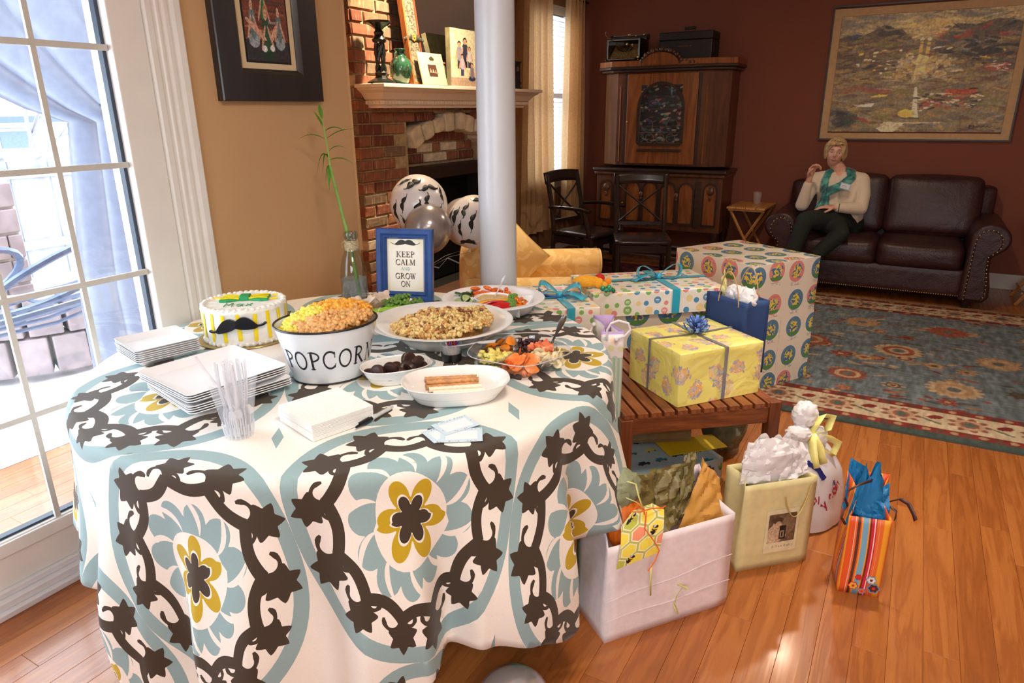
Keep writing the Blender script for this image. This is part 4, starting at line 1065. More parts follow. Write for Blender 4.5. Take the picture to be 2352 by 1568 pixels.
# ---------------------------------------------------------------- large bowl of caramel corn
bw = thing('serving_bowl', 'large white wide-rimmed bowl heaped with caramel corn and nuts', 'bowl', (-1.272, 1.76, T0), radians(25))
g = G(); g.lathe([(0, .001), (.118, 0), (.124, .004), (.150, .030), (.178, .052), (.222, .068), (.228, .071), (.228, .074), (.220, .0745), (.180, .062), (.150, .045), (.110, .022), (0, .016)], 72, 1.02, .98); part('wall', g, PORC, bw, smooth=60)
ct = lambda x, y: .062+.034*(1-(x-.35)**2*.7-y*y*.9)+.010*sin(5*x+1)*cos(4*y)
pl = heap(900, 15, lambda x, y: x*x+y*y < .96, ct, s=(.7, 1.0))
A = [p for i, p in enumerate(pl) if i % 3]; B = [p for i, p in enumerate(pl) if i % 3 == 0]
for q, nm, c, lb in ((A, 'caramel_corn_light', (240, 202, 136), 'pale caramel corn'), (B, 'caramel_corn_dark', (206, 156, 92), 'darker caramel corn')):
    o = part('caramel_corn', heap_mesh(q, .165, .155), mat(nm, c, .5, .2, 120, .4, .002, sss=.15), bw, smooth=180); o['kind'] = 'stuff'; o['label'] = lb
g = G(); g.lathe([(0, .076), (.07, .068), (.12, .044), (.14, .030)], 24); o = part('caramel_corn', g, mat('caramel_corn_dark', (206, 156, 92)), bw); o['kind'] = 'stuff'
g = G(); q = G()
for i in range(26):
    a, r_ = rnd.random()*6.28, .14*sqrt(rnd.random()); x, y = r_*cos(a)/.15, r_*sin(a)/.15; q.T = Matrix.Translation((r_*cos(a), r_*sin(a), ct(x, y)+.006)) @ Matrix.Rotation(rnd.random()*6, 4, 'Z') @ Matrix.Rotation(rnd.uniform(-.6, .6), 4, 'Y'); q.ball((0, 0, 0), .008, 8, 5, sc=(1.3, .7, .5))
o = part('nut', q, mat('dark_nut', (136, 84, 62), .4, .1, 80), bw, smooth=180); o['kind'] = 'stuff'
# ---------------------------------------------------------------- toothpick jar
jr = thing('toothpick_jar', 'small clear jar of frilled toothpicks between the bowl and fruit tray', 'jar', (-1.140, 1.619, T0))
g = G(); g.lathe([(0, .001), (.026, .001), (.028, .004), (.030, .05), (.033, .052), (.033, .055), (.029, .054), (.027, .006), (0, .004)], 32); part('glass', g, frosted('jar_plastic', (236, 238, 246), .25, .05), jr, smooth=60)
g = G(); g.lathe([(.0295, .004), (.0308, .026), (.0315, .026), (.030, .003)], 32); part('label_band', g, mat('black_label', (20, 20, 24), .3), jr)
P = []
for i in range(26):
    a = i*2.4; r_ = .020*sqrt(i/26); l = .03; P.append(((-1.140+r_*cos(a)*.6, 1.619+r_*sin(a)*.6, T0+.008), (.22*sin(a)*r_/.02*-1, .22*cos(a)*r_/.02, a)))
g = G(); g.tube([(0, 0, 0), (0, 0, .056)], .0009, 5); g.cm = 1; g.tube([(0, 0, .034), (.0015, 0, .040), (-.0012, 0, .045), (.001, 0, .050), (0, 0, .055)], [.0008, .0028, .0016, .003, .0008], 5)
def pickset(col, PP, lb, grp):
    q = G(); q.v = g.v; q.f = g.f; q.m = g.m
    return many(q, [mat('pick_wood', (226, 196, 150), .6), col], 'toothpick', lb, 'toothpick', grp, PP)
RP = mat('pick_red', (190, 30, 60), .4); BP = mat('pick_blue', (30, 50, 170), .4)
pickset(RP, P[:18], 'red-frilled toothpick standing in the small jar', 'red toothpicks in the jar'); pickset(BP, P[18:22], 'blue-frilled toothpick standing in the small jar', 'blue toothpicks in the jar'); pickset(mat('pick_white', (230, 220, 210), .4), P[22:], 'white-frilled toothpick standing in the small jar', 'white toothpicks in the jar')
# ---------------------------------------------------------------- fruit tray
FT = (-.945, 1.688)
ft = thing('fruit_tray', 'round clear plastic tray divided into five compartments of dried fruit', 'tray', (FT[0], FT[1], T0), radians(-54))
TRP = glassy('tray_plastic', (250, 250, 252), .05, .5)
def lobe(r, t__): return r*(1+.055*cos(5*t__))
g = G(); n = 90; pr = [(.118, .002), (.126, .008), (.134, .046), (.146, .050), (.150, .050), (.150, .047)]
vs = [(lobe(r, 2*pi*i/n)*cos(2*pi*i/n), lobe(r, 2*pi*i/n)*sin(2*pi*i/n), z) for r, z in pr for i in range(n)]
g.add(vs, [(j*n+i, j*n+(i+1) % n, (j+1)*n+(i+1) % n, (j+1)*n+i) for j in range(len(pr)-1) for i in range(n)]); g.add([(0, 0, .002)]+vs[:n], [(0, 1+i, 1+(i+1) % n) for i in range(n)])
part('wall', g, TRP, ft, smooth=50)
g = G(); g.tube([(lobe(.149, 2*pi*i/n)*cos(2*pi*i/n), lobe(.149, 2*pi*i/n)*sin(2*pi*i/n), .050) for i in range(n)], .0016, 5, closed=True); part('rim', g, frosted('tray_rim', (238, 240, 244), .45, .05), ft)
for k in range(5):
    a = 2*pi*(k+.5)/5; g = G(); g.T = Matrix.Rotation(a, 4, 'Z'); g.box(.026, .128, -.0035, -.0025, .002, .044); g.box(.026, .128, .0025, .0035, .002, .044); g.box(.026, .128, -.0035, .0035, .044, .045); part('divider', g, TRP, ft, smooth=0)
g = G(); g.lathe([(0, .012), (.022, .012), (.026, .044), (.030, .046)], 24); part('centre_cup', g, TRP, ft)
def inlobe(k, n_, seed, zr, rr=(.045, .112), da=.48):
    R_ = random.Random(seed); o = []
    for i in range(n_):
        a = 2*pi*k/5+R_.uniform(-da, da)-radians(54); r = sqrt(R_.uniform(rr[0]**2, rr[1]**2)); o.append((FT[0]+r*cos(a), FT[1]+r*sin(a), T0+R_.uniform(*zr)))
    return o
# lobe 0 faces the camera: papaya slices; 1 banana chips + papaya dice; 2 cherries; 3 apricots; 4 pineapple
R_ = random.Random(2)
def bent(rx, ry, th, bend):
    g = G()
    for s_ in (1, -1): g.grid(14, 3, lambda u, v: (rx*v*cos(2*pi*u), ry*v*sin(2*pi*u), s_*th*(1-v*v)**.5+bend*(v*cos(2*pi*u))**2), wrapu=True)
    return g
P = [(p, (R_.uniform(-1.1, 1.1), R_.uniform(-.9, .9), R_.uniform(0, 6))) for p in inlobe(0, 16, 3, (.012, .044))]
many(bent(.026, .018, .003, .016), mat('papaya_slice', (246, 146, 78), .35, .08, 70, .3, sss=.3), 'papaya_slice', 'glossy orange dried papaya slice in the near compartment', 'dried fruit', 'dried papaya slices', P, smooth=180)
P = [(p, (R_.uniform(-.7, .7), R_.uniform(-.7, .7), R_.uniform(0, 6))) for p in inlobe(3, 11, 5, (.014, .042))]
many(bent(.019, .017, .004, .008), mat('apricot', (232, 138, 32), .35, .12, 60, .3, sss=.3), 'dried_apricot', 'deep orange dried apricot in the compartment by the big bowl', 'dried fruit', 'dried apricots', P, smooth=180)
g = G()
for s_ in (1, -1): g.grid(16, 3, lambda u, v: (.014*v*cos(2*pi*u), .014*v*sin(2*pi*u), s_*.0016+.003*v*v-.0008*s_*(1-v)), wrapu=True)
g.grid(16, 1, lambda u, v: (.014*cos(2*pi*u), .014*sin(2*pi*u), .0014-.0028*v+.003), wrapu=True)
m, t, b = newmat('banana_chip', .5); v = coord(t); vo = X(t, tex(t, 'Gradient', coord(t, 'Object', (70, 70, 0)), gradient_type='SPHERICAL').outputs[0])
t.links.new(ramp(t, vo.s, ((0, rgb(240, 222, 176)), (.55, rgb(248, 236, 200)), (.8, rgb(216, 180, 110)))), b.inputs['Base Color'])
P = [(p, (R_.uniform(-1.3, 1.3), R_.uniform(-1.0, 1.0), R_.uniform(0, 6))) for p in inlobe(.88, 44, 6, (.008, .046), (.05, .124), .5)]
many(g, m, 'banana_chip', 'pale round banana chip in the right-hand compartment', 'dried fruit', 'banana chips', P, smooth=180)
def lump(n_, k, zr, sz, c, name, label, seed, rr=(.03, .115), da=.5, cube=True):
    q = G(); Rr = random.Random(seed)
    for p in inlobe(k, n_, seed, zr, rr, da):
        x, y = p[0]-FT[0], p[1]-FT[1]; x, y = R2(x, y, radians(54)); q.T = Matrix.Translation((x, y, p[2]-T0)) @ Matrix.Rotation(Rr.random()*6, 4, 'Z') @ Matrix.Rotation(Rr.random()*6, 4, 'X'); s_ = sz*Rr.uniform(.7, 1.3)
        q.cbox((0, 0, 0), (s_, s_*.8, s_*.7)) if cube else q.ball((0, 0, 0), s_*.6, 6, 4)
    o = part(name, q, mat(name+'_mat', c, .35, .12, 60, .3, sss=.25), ft, smooth=0 if cube else 180); o['kind'] = 'stuff'; o['label'] = label
lump(130, 1.25, (.038, .058), .0085, (252, 138, 96), 'diced_papaya', 'small coral papaya dice', 11, (.03, .10), .46)
lump(150, 2, (.010, .044), .0085, (58, 24, 34), 'dried_cherries', 'dark dried cherries', 12, cube=False)
lump(70, 4, (.006, .046), .0125, (250, 228, 130), 'pineapple_chunks', 'pale yellow pineapple chunks', 13)
lump(60, 3, (.004, .014), .012, (214, 120, 40), 'apricot_pieces', 'apricot pieces underneath', 14, cube=False)
lump(40, 0, (.004, .014), .014, (240, 140, 80), 'papaya_pieces', 'papaya pieces underneath', 16, cube=False)
kn = thing('butter_knife', 'steel spreader standing in the diced papaya, its handle up', 'knife', (-.894, 1.815, T0+.045), 0)
g = G(); d = Vector((.041, -.004, .085)); n_ = Vector((.7, .3, -.3)).normalized()
g.ribbon([tuple(d*(t_/8)) for t_ in range(9)], [.006, .006, .007, .010, .014, .016, .017, .017, .012], tuple(n_)); part('handle', g, mat('brushed_steel', (128, 122, 120), .35, .03, metal=.85), kn, smooth=60, solid=.003)
g = G(); g.ribbon([(0, 0, 0), (-.012, .001, -.03)], [.007, .014], tuple(n_)); part('blade', g, mat('brushed_steel', (128, 122, 120)), kn, solid=.0015)
P1 = [((-1.040, 1.768, T0+.038), (.05, .02, 0), 1.15)]; pickset(BP, P1, 'blue-frilled toothpick stuck upright in a dried apricot', None)
P1 = [((-.917, 1.668, T0+.040), (.1, .16, 0), 1.25)]; pickset(RP, P1, 'red-frilled toothpick stuck upright in a papaya slice', None)
ff = copy_tree(o) if False else None
g2 = G(); g2.T = Matrix.Rotation(radians(-90), 4, 'X') @ Matrix.Translation((0, 0, 0)); f0 = fork(); g2.add(f0.v, f0.f)
tag(mk('plastic_fork', g2, FK, None, (-1.150, 1.600, T0+.050), None, solid=.001, rot=(radians(8), 0, radians(-66))), 'clear plastic fork lying from the toothpick jar to the fruit tray', 'fork')
# ---------------------------------------------------------------- vegetable plate (back left)
v1 = thing('vegetable_plate', 'round white plate of mushrooms, broccoli, celery and carrots behind the popcorn', 'plate', (-1.655, 1.935, T0))
g = G(); g.lathe([(0, .001), (.10, 0), (.106, .004), (.138, .017), (.144, .020), (.143, .023), (.137, .021), (.104, .009), (0, .007)], 56); part('dish', g, PORC, v1, smooth=60)
R_ = random.Random(31)
def broccoli():
    q = G(); q.tube([(0, 0, -.022), (0, 0, -.005), (.002, 0, .004)], [.0065, .007, .010], 8); q.cm = 1
    for i in range(5): a = i*1.26; q.tube([(0, 0, -.008), (.010*cos(a), .010*sin(a), .003)], [.004, .006], 6, m=0)
    Rb = random.Random(4)
    for i in range(46):
        u, th = Rb.random(), Rb.random()*6.28; z = sqrt(u); r = sqrt(1-z*z); q.ball((.020*r*cos(th), .020*r*sin(th), .002+.014*z), Rb.uniform(.0035, .0055), 6, 4)
    return q
GST = mat('broccoli_stem', (150, 190, 90), .5, .08, 60); GFL = mat('broccoli_floret', (112, 158, 66), .7, .22, 160, .6, .003)
P = []
for (x, y, z, a, b_) in ((-1.640, 1.985, .045, .3, .2), (-1.610, 2.015, .050, -.3, .4), (-1.655, 2.03, .040, .5, -.5), (-1.60, 1.965, .035, -.2, .6), (-1.585, 2.045, .030, .9, .6), (-1.625, 1.945, .028, .6, -.2), (-1.67, 1.965, .030, .2, -.9), (-1.575, 2.01, .025, -.5, .8)):
    P.append(((x+.025, y-.045, T0+z), (a, b_, R_.random()*6), R_.uniform(1.05, 1.3)))
many(broccoli(), [GST, GFL], 'broccoli_floret', 'green broccoli floret heaped on the plate before the blue frame', 'broccoli', 'broccoli florets', P, smooth=180)
g = G(); g.prism([(-.008, 0), (.008, 0), (.010, .004), (.006, .0075), (0, .005), (-.006, .0075), (-.010, .004)], lambda x, z, y: (x, y, z), -.045, .045)
P = []
for i, (x, y, z, a) in enumerate(((-1.600, 1.872, .022, -47), (-1.585, 1.892, .022, -42), (-1.60, 1.892, .031, -50), (-1.572, 1.915, .030, -44), (-1.615, 1.90, .033, -40), (-1.580, 1.90, .038, -52), (-1.565, 1.935, .026, -47))):
    P.append(((x+.012, y-.022, T0+z), (.08, .1, radians(a)), 1.15))
many(g, mat('celery', (150, 196, 62), .4, .1, 40, .3, stretch=(1, .1, 1)), 'celery_stick', 'light green celery stick laid in front of the broccoli', 'celery', 'celery sticks', P, smooth=40)
g = G(); g.ball((0, 0, 0), .007, 10, 7, sc=(1, 3.1, 1)); CAR = mat('carrot', (238, 112, 44), .4, .1, 60, .2, stretch=(1, 4, 1))
P = [((-1.613+i*.012, 1.850-.006*(i % 2)+.004*i, T0+.018+.006*(i % 2)), (0, .1, radians(-50+i*14))) for i in range(3)]
many(g, CAR, 'baby_carrot', 'orange baby carrot at the front rim of the mushroom plate', 'carrot', 'carrots on the mushroom plate', P, smooth=180)
q = G()
for s_ in (1, -1): q.grid(16, 3, lambda u, v: (.021*v*cos(2*pi*u)*(1 if sin(2*pi*u) > -.35 else .55), .020*v*(sin(2*pi*u) if sin(2*pi*u) > -.35 else -.35+(sin(2*pi*u)+.35)*1.3), s_*.0022+.001), wrapu=True)
P = []
for i in range(17):
    a = radians(120+i*11.5); r = R_.uniform(.05, .125); P.append(((-1.66+r*cos(a), 1.94+r*sin(a), T0+.018+R_.random()*.032*(1.25-r*5)), (R_.uniform(-.8, .8), R_.uniform(-.8, .8), R_.random()*6), R_.uniform(1.1, 1.45)))
many(q, mat('mushroom', (238, 218, 200), .6, .1, 50, .3, sss=.2), 'mushroom_slice', 'pale sliced mushroom on the left of the vegetable plate', 'mushroom', 'mushroom slices', P, smooth=180)
# ---------------------------------------------------------------- vegetable tray with dip (back right)
VT = (-1.312, 2.150)
v2 = thing('vegetable_tray', 'white round divided tray of carrots, cucumber, peppers and a dip', 'tray', (VT[0], VT[1], T0), radians(-58))
g = G(); n = 96; pr = [(0, .002), (.13, .0), (.142, .006), (.160, .036), (.166, .044), (.178, .047), (.192, .049), (.194, .052), (.180, .053), (.163, .052), (.155, .042), (.137, .012), (.125, .008), (0, .008)]
def lb(r, a, z): return r*(1+(.03*cos(6*a) if r < .17 and r > .01 else 0))
vs = [(lb(r, 2*pi*i/n, z)*cos(2*pi*i/n), lb(r, 2*pi*i/n, z)*sin(2*pi*i/n), z) for r, z in pr for i in range(n)]
g.add(vs, [(j*n+i, j*n+(i+1) % n, (j+1)*n+(i+1) % n, (j+1)*n+i) for j in range(len(pr)-1) for i in range(n)]); part('tray_body', g, PLW, v2, smooth=60)
for k in range(5):
    a = 2*pi*(k+.5)/5; g = G(); g.T = Matrix.Rotation(a, 4, 'Z'); g.box(.066, .156, -.004, .004, .006, .046); part('divider', g, PLW, v2, smooth=0, bevel=.002)
dp = (.012, .0); g = G(); g.lathe([(.050, .006), (.060, .02), (.070, .050), (.073, .052), (.070, .053), (.058, .03), (0, .026)], 40); part('dip_cup', g, PLW, v2, smooth=60)
g = G(); g.grid(30, 8, lambda u, v: (.067*v*cos(2*pi*u), .067*v*sin(2*pi*u), .046+.006*(1-v)+.002*sin(u*30+v*9)*v), wrapu=True); part('dip', g, mat('hummus', (232, 200, 142), .7, .14, 120, .8, .004), v2, smooth=180)
sp = thing('dip_spoon', 'clear plastic spoon standing in the dip, loop handle up', 'spoon', (-1.322, 2.178, T0+.045))
g = G(); d = Vector((.055, -.022, .085)); g.tube([(0, 0, 0)]+[tuple(d*t_) for t_ in (.3, .6, .8)], [.003, .0028, .003, .004], 8); g.tube([tuple(d*.8+Vector((.010*cos(t_/14*6.28)*.6+.006, -.004+.007*sin(t_/14*6.28), .010+.012*sin(t_/14*6.28+.9)))) for t_ in range(14)], .0032, 6, closed=True); part('handle', g, frosted('spoon_plastic', (236, 238, 242), .6, .05), sp)
def spot(deg, r, z): a = radians(deg); return (VT[0]+r*cos(a), VT[1]+r*sin(a), T0+z)
g = G(); g.ball((0, 0, 0), .0085, 10, 7, sc=(1, 2.6, 1))
P = []
for i in range(26): P.append((spot(88+i*2.9+R_.uniform(-3, 3), R_.uniform(.085, .145), .022+R_.random()*.040), (R_.uniform(-.3, .3), R_.uniform(-.3, .3), R_.random()*6)))
many(g, CAR, 'baby_carrot', 'orange baby carrot in the rear compartment of the dip tray', 'carrot', 'baby carrots by the dip', P, smooth=180)
g = G(); g.lathe([(0, -.0035), (.021, -.0035), (.0235, -.003), (.0235, .003), (.021, .0035), (0, .0035)], 28, m=0)
for i, f in enumerate(g.f):
    if (i//28) in (1, 2, 3): g.m[i] = 1
P = []
for i, (dg, r, z, a, b_) in enumerate(((196, .112, .030, .9, .2), (186, .118, .046, -.5, .5), (206, .10, .040, .3, -.7), (216, .118, .028, .6, .5), (178, .11, .036, -.9, .4), (208, .13, .036, .2, -.2), (222, .11, .042, -.4, -.3), (192, .13, .052, .5, .1), (170, .125, .040, .3, .8))):
    P.append((spot(dg, r, z), (a, b_, i*1.3), 1.1))
many(g, [mat('cucumber_flesh', (196, 214, 150), .35, .06, 40), mat('cucumber_peel', (28, 66, 34), .35, .1, 60)], 'cucumber_slice', 'cucumber slice with dark green rim at the left of the dip tray', 'cucumber', 'cucumber slices', P, smooth=40)
def strip(L):
    g = G(); N = 10
    for s_ in (0, 1): g.grid(2, N, lambda u, v: ((u-.5)*.020*(1-.3*abs(2*v-1)), (v-.5)*L, .010*sin(pi*v)*.6+.004*(1-(2*u-1)**2)-.004*s_))
    g.grid(1, N, lambda u, v: (-.010*(1-.3*abs(2*v-1)), (v-.5)*L, .010*sin(pi*v)*.6-.004*u)); g.grid(1, N, lambda u, v: (.010*(1-.3*abs(2*v-1)), (v-.5)*L, .010*sin(pi*v)*.6-.004*u)); return g
RPm = mat('red_pepper', (206, 26, 30), .2, .08, 30, coat=.3); YPm = mat('yellow_pepper', (250, 176, 20), .22, .08, 30, coat=.3)
P = [(spot(d_, r, z), (.1, R_.uniform(-.5, .5), radians(a)), 1) for d_, r, z, a in ((-74, .10, .046, -52), (-66, .118, .040, -50), (-58, .128, .045, -48), (-50, .11, .050, -55), (-62, .10, .055, -50), (-46, .128, .042, -40))]
many(strip(.085), RPm, 'red_pepper_strip', 'red pepper strip at the front of the dip tray', 'pepper', 'red pepper strips', P, smooth=60)
P = [(spot(d_, r, z), (.1, R_.uniform(-.5, .5), radians(a)), 1) for d_, r, z, a in ((-98, .11, .044, -50), (-86, .10, .046, -48), (-76, .085, .053, -52), (-90, .125, .042, -55), (-40, .082, .056, -50), (-60, .082, .056, -50))]
many(strip(.085), YPm, 'yellow_pepper_strip', 'yellow pepper strip beside the dip cup', 'pepper', 'yellow pepper strips', P, smooth=60)
P = [(spot(d_, r, z), (R_.uniform(-.4, .4), R_.uniform(-.4, .4), R_.random()*6), .9) for d_, r, z in ((10, .105, .045), (-8, .12, .050), (0, .10, .058), (4, .13, .040), (22, .11, .040), (-18, .13, .042))]
many(strip(.055), mat('orange_pepper', (246, 128, 28), .25, .1, 40, coat=.2), 'orange_pepper_piece', 'orange pepper piece at the right of the dip tray', 'pepper', 'orange pepper pieces', P, smooth=60)
P = [(spot(d_, r, z), (R_.uniform(-.8, .8), R_.uniform(-.8, .8), R_.random()*6), .8) for d_, r, z in ((14, .082, .055), (-4, .085, .060), (-20, .105, .052), (-26, .128, .045))]
many(broccoli(), [GST, GFL], 'broccoli_floret', 'small broccoli floret among the orange peppers in the dip tray', 'broccoli', 'broccoli in the dip tray', P, smooth=180)
# ---------------------------------------------------------------- bottle with bamboo
bo = thing('glass_bottle', 'clear glass milk bottle with twine round its neck and water inside', 'bottle', (-1.913, 2.055, T0))
def realglass(name='bottle_glass'):
    if name in MATS: return MATS[name]
    m, t, b = newmat(name, .0, spec=.6); b.inputs['Transmission Weight'].default_value = 1; b.inputs['IOR'].default_value = 1.12; b.inputs['Base Color'].default_value = (.96, .98, .98, 1)
    t.links.new
    MATS[name] = m; return m
BG = glassy('bottle_sheet_glass', (232, 238, 238), .02, .55)
g = G(); g.lathe([(0, .003), (.048, .0), (.053, .006), (.053, .10), (.050, .125), (.042, .160), (.031, .190), (.024, .212), (.023, .240), (.028, .246), (.029, .262), (.026, .268), (.022, .268), (.021, .240)], 48); part('glass', g, BG, bo, smooth=60)
g = G(); g.lathe([(0, .006), (.047, .006), (.0505, .012), (.0505, .080), (0, .080)], 40); part('water', g, frosted('water', (178, 190, 200), .38, .02), bo)
g = G()
for i in range(9): g.tube([(.0262*cos(2*pi*k/28), .0262*sin(2*pi*k/28), .196+i*.0044+.0018*sin(k+i)) for k in range(28)], .0024, 5, closed=True)
g.tube([(.02, -.02, .232), (.0, -.035, .238), (-.02, -.032, .226), (-.03, -.02, .205)], .0014, 5); part('twine', g, mat('jute_twine', (206, 190, 156), .9, .12, 200, .5), bo)
bb = thing('bamboo_stem', 'tall green bamboo stem with leaves standing in the glass bottle', 'plant', (-1.885, 2.052, T0+.012))
SP = [(0, 0, 0), (-.040, .020, .130), (-.076, .042, .225), (-.129, .063, .353), (-.165, .080, .437), (-.190, .092, .500)]
def lerp3(p, k):
    i = min(int(k), len(p)-2); f = k-i; return tuple(p[i][j]*(1-f)+p[i+1][j]*f for j in range(3))
pts = []; rr = []
for i in range(61):
    k = i/12; pts.append(lerp3(SP, k)); rr.append(.0085-.003*i/60+(.0014 if i % 9 == 0 else 0))
g = G(); g.tube(pts, rr, 10); part('cane', g, mat('bamboo_green', (118, 158, 62), .35, .1, 30, .2, stretch=(1, 1, .2)), bb)
g = G(); g.tube([(-.188, .091, .49), (-.200, .098, .56), (-.215, .106, .62), (-.232, .114, .68)], [.0042, .0036, .003, .0022], 8); part('shoot', g, mat('bamboo_shoot', (150, 184, 92), .4), bb)
LF = thin('bamboo_leaf', (98, 156, 44), .4, .3, .1, 30)
def leaf(base, tip, w_, droop, seed):
    q = G(); B_ = Vector(base); Tt = Vector(tip); d_ = Tt-B_; sd = d_.cross(Vector((0, 0, 1))); sd = sd.normalized() if sd.length > 1e-4 else Vector((1, 0, 0)); N = 10
    def fn(u, v):
        w2 = w_*(sin(pi*min(1, v*1.05)**.75))*(.9)+.0004; p = B_+d_*v+Vector((0, 0, 1))*(4*droop*v*(1-v))+sd*(u-.5)*w2+Vector((0, 0, 1))*abs(u-.5)*w2*.5; return tuple(p)
    q.grid(4, N, fn); part('leaf', q, LF, bb, smooth=180)
for bs, tp, w_, dr_ in (((-.232, .114, .68), (-.250, .122, .745), .020, 0), ((-.225, .11, .65), (-.262, .10, .715), .022, .0), ((-.222, .108, .63), (-.14, .160, .620), .020, .022), ((-.218, .106, .60), (-.105, .18, .640), .014, .015), ((-.212, .104, .60), (-.315, .05, .600), .014, .02), ((-.205, .10, .55), (-.135, .145, .560), .014, .02),
                        ((-.20, .096, .53), (-.245, .062, .44), .022, .05), ((-.198, .095, .52), (-.100, .155, .495), .020, .018), ((-.195, .094, .50), (-.215, .08, .42), .026, .02), ((-.195, .094, .50), (-.185, .07, .40), .020, .015), ((-.20, .096, .53), (-.215, .07, .46), .026, .04)): leaf(bs, tp, w_, dr_, 0)
# ---------------------------------------------------------------- blue frame with motto
fr = thing('picture_frame', 'blue picture frame with moustache print reading KEEP CALM AND GROW ON', 'picture frame', (-1.690, 2.102, T0), radians(19.4))
th = radians(-8)
def lean(x, y, z): return (x, y*cos(th)-z*sin(th), y*sin(th)*0+z*cos(th)+max(0, -y)*0)
FB = mat('blue_paint', (48, 84, 148), .3, .08, 30, .15, coat=.3)
Wf, Hf = .231, .288; prof = [(0, 0), (0, .020), (.006, .024), (.018, .022), (.026, .014), (.032, .018), (.037, .012), (.041, .006), (.041, 0)]
def moulding(g, W__, H__, prof, fn):
    N = len(prof); vs = []
    for sx, sz in ((-1, -1), (1, -1), (1, 1), (-1, 1)):
        for d_, o_ in prof: vs.append(fn(sx*(W__/2-d_), -o_, H__/2+sz*(H__/2-d_)))
    fs = [(k*N+i, ((k+1) % 4)*N+i, ((k+1) % 4)*N+i+1, k*N+i+1) for k in range(4) for i in range(N-1)]
    g.add(vs, fs)
g = G(); moulding(g, Wf, Hf, prof, lean); part('moulding', g, FB, fr, smooth=20)
r = Ras(150, 210, (236, 228, 196)); [r.ell(.5, .48, .60-.02*k, .60-.02*k, (240+k*.8, 235+k, 212+k*2.2), 0, .5) for k in range(10)]
for (h_, lf) in (moustache(curl=1.4),):
    for pts_ in (h_, lf): r.poly([(.5+x*.40, .90+y*.30) for x, y in pts_], (46, 42, 38))
def rtext(r, txt, cx, y, h, col, sh=None, wmax=.62):
    qs, wd = text_quads(txt, 1.0, .03); sx = wmax/wd
    for c_, dx, dy in ((sh, .008, -.006), (col, 0, 0)) if sh else ((col, 0, 0),):
        for q in qs: r.poly([(cx+(p[0]-wd/2)*sx+dx, y+p[1]*h+dy) for p in q], c_)
rtext(r, 'KEEP', .5, .655, .105, (92, 66, 58), (60, 50, 50), .50); rtext(r, 'CALM', .5, .505, .105, (92, 66, 58), (60, 50, 50), .54); rtext(r, 'AND', .5, .405, .06, (150, 190, 190), (150, 190, 190), .26)
rtext(r, 'GROW', .5, .245, .105, (92, 66, 58), (60, 50, 50), .56); rtext(r, 'ON', .5, .095, .105, (92, 66, 58), (60, 50, 50), .26)
sheet('print', r, lambda u, v: lean((u-.5)*(Wf-.08), -.004, .040+v*(Hf-.08)), fr)
g = G(); g.prism([(-.105, .008), (.105, .008), (.105, .28), (-.105, .28)], lambda x, z, y: lean(x, y, z), .002, .006); g.prism([(-.02, 0), (.02, 0), (.015, .2), (-.015, .2)], lambda x, z, y: (x, y+.11*(1-z/.2)+.028*(z/.2), z), 0, .003); part('backing_and_easel', g, mat('frame_back', (40, 40, 44), .8), fr, smooth=0)
# ================================================================ BENCH, GIFTS AND BAGS
TEAK = wood('teak', (104, 52, 26), (150, 84, 46), .38, 1, 26, .15)
TEAKX = wood('teak_cross', (96, 46, 24), (140, 76, 40), .38, 0, 26, .15)
bn = thing('slatted_bench', 'reddish-brown slatted wooden bench carrying the wrapped gifts', 'bench', (-.775, 2.131, 0), radians(40))
g = G(); g.box(.022, .573, 0, 1.10, .420, .438); 
sl0 = None
for i in range(12):
    x = .012+i*.0505
    if sl0 is None: g = G(); g.box(0, .040, .006, 1.10, .419, .439); sl0 = part('slat', g, TEAK, bn, smooth=0, bevel=.002); sl0.location = (x, 0, 0)
    else: c = sl0.copy(); C.objects.link(c); c.location = (x, 0, 0)
for y in (.012, 1.07): g = G(); g.box(.04, .58, y, y+.024, .355, .418); part('apron', g, TEAKX, bn, smooth=0, bevel=.002)
for x in (.012, .584): g = G(); g.box(x, x+.024, .04, 1.07, .355, .418); part('rail', g, TEAK, bn, smooth=0, bevel=.002)
for x in (.0, .575):
    for y in (.0, 1.06): g = G(); g.box(x, x+.045, y, y+.045, 0, .418 if x < .1 else .441); part('leg', g, wood('teak_leg', (90, 42, 22), (128, 68, 36), .4, 2, 26), bn, smooth=0, bevel=.003)
# ---- wrapping papers (patterns laid out in metres on each face)
def facecoords(t):
    """pick the two in-plane object coordinates of the face being shaded"""
    tc = t.nodes.new('ShaderNodeTexCoord'); sp = t.nodes.new('ShaderNodeSeparateXYZ'); t.links.new(tc.outputs['Object'], sp.inputs[0])
    sn = t.nodes.new('ShaderNodeSeparateXYZ'); t.links.new(tc.outputs['Normal'], sn.inputs[0])
    x, y, z = (X(t, sp.outputs[i]) for i in range(3)); nx, nz = X(t, sn.outputs[0]).abs(), X(t, sn.outputs[2]).abs()
    ix, iz = nx.gt(.6), nz.gt(.6)
    u = x*(ix*-1+1)+y*ix; v = z*(iz*-1+1)+y*iz
    cb = t.nodes.new('ShaderNodeCombineXYZ'); t.links.new(u.s, cb.inputs[0]); t.links.new(v.s, cb.inputs[1]); return u, v, cb.outputs[0]
def crinkle(t, b, s=.25, sc=9):
    n = tex(t, 'Noise', coord(t), Scale=sc, Detail=3, Distortion=.6); bump(t, b, n.outputs[0], s, .02)
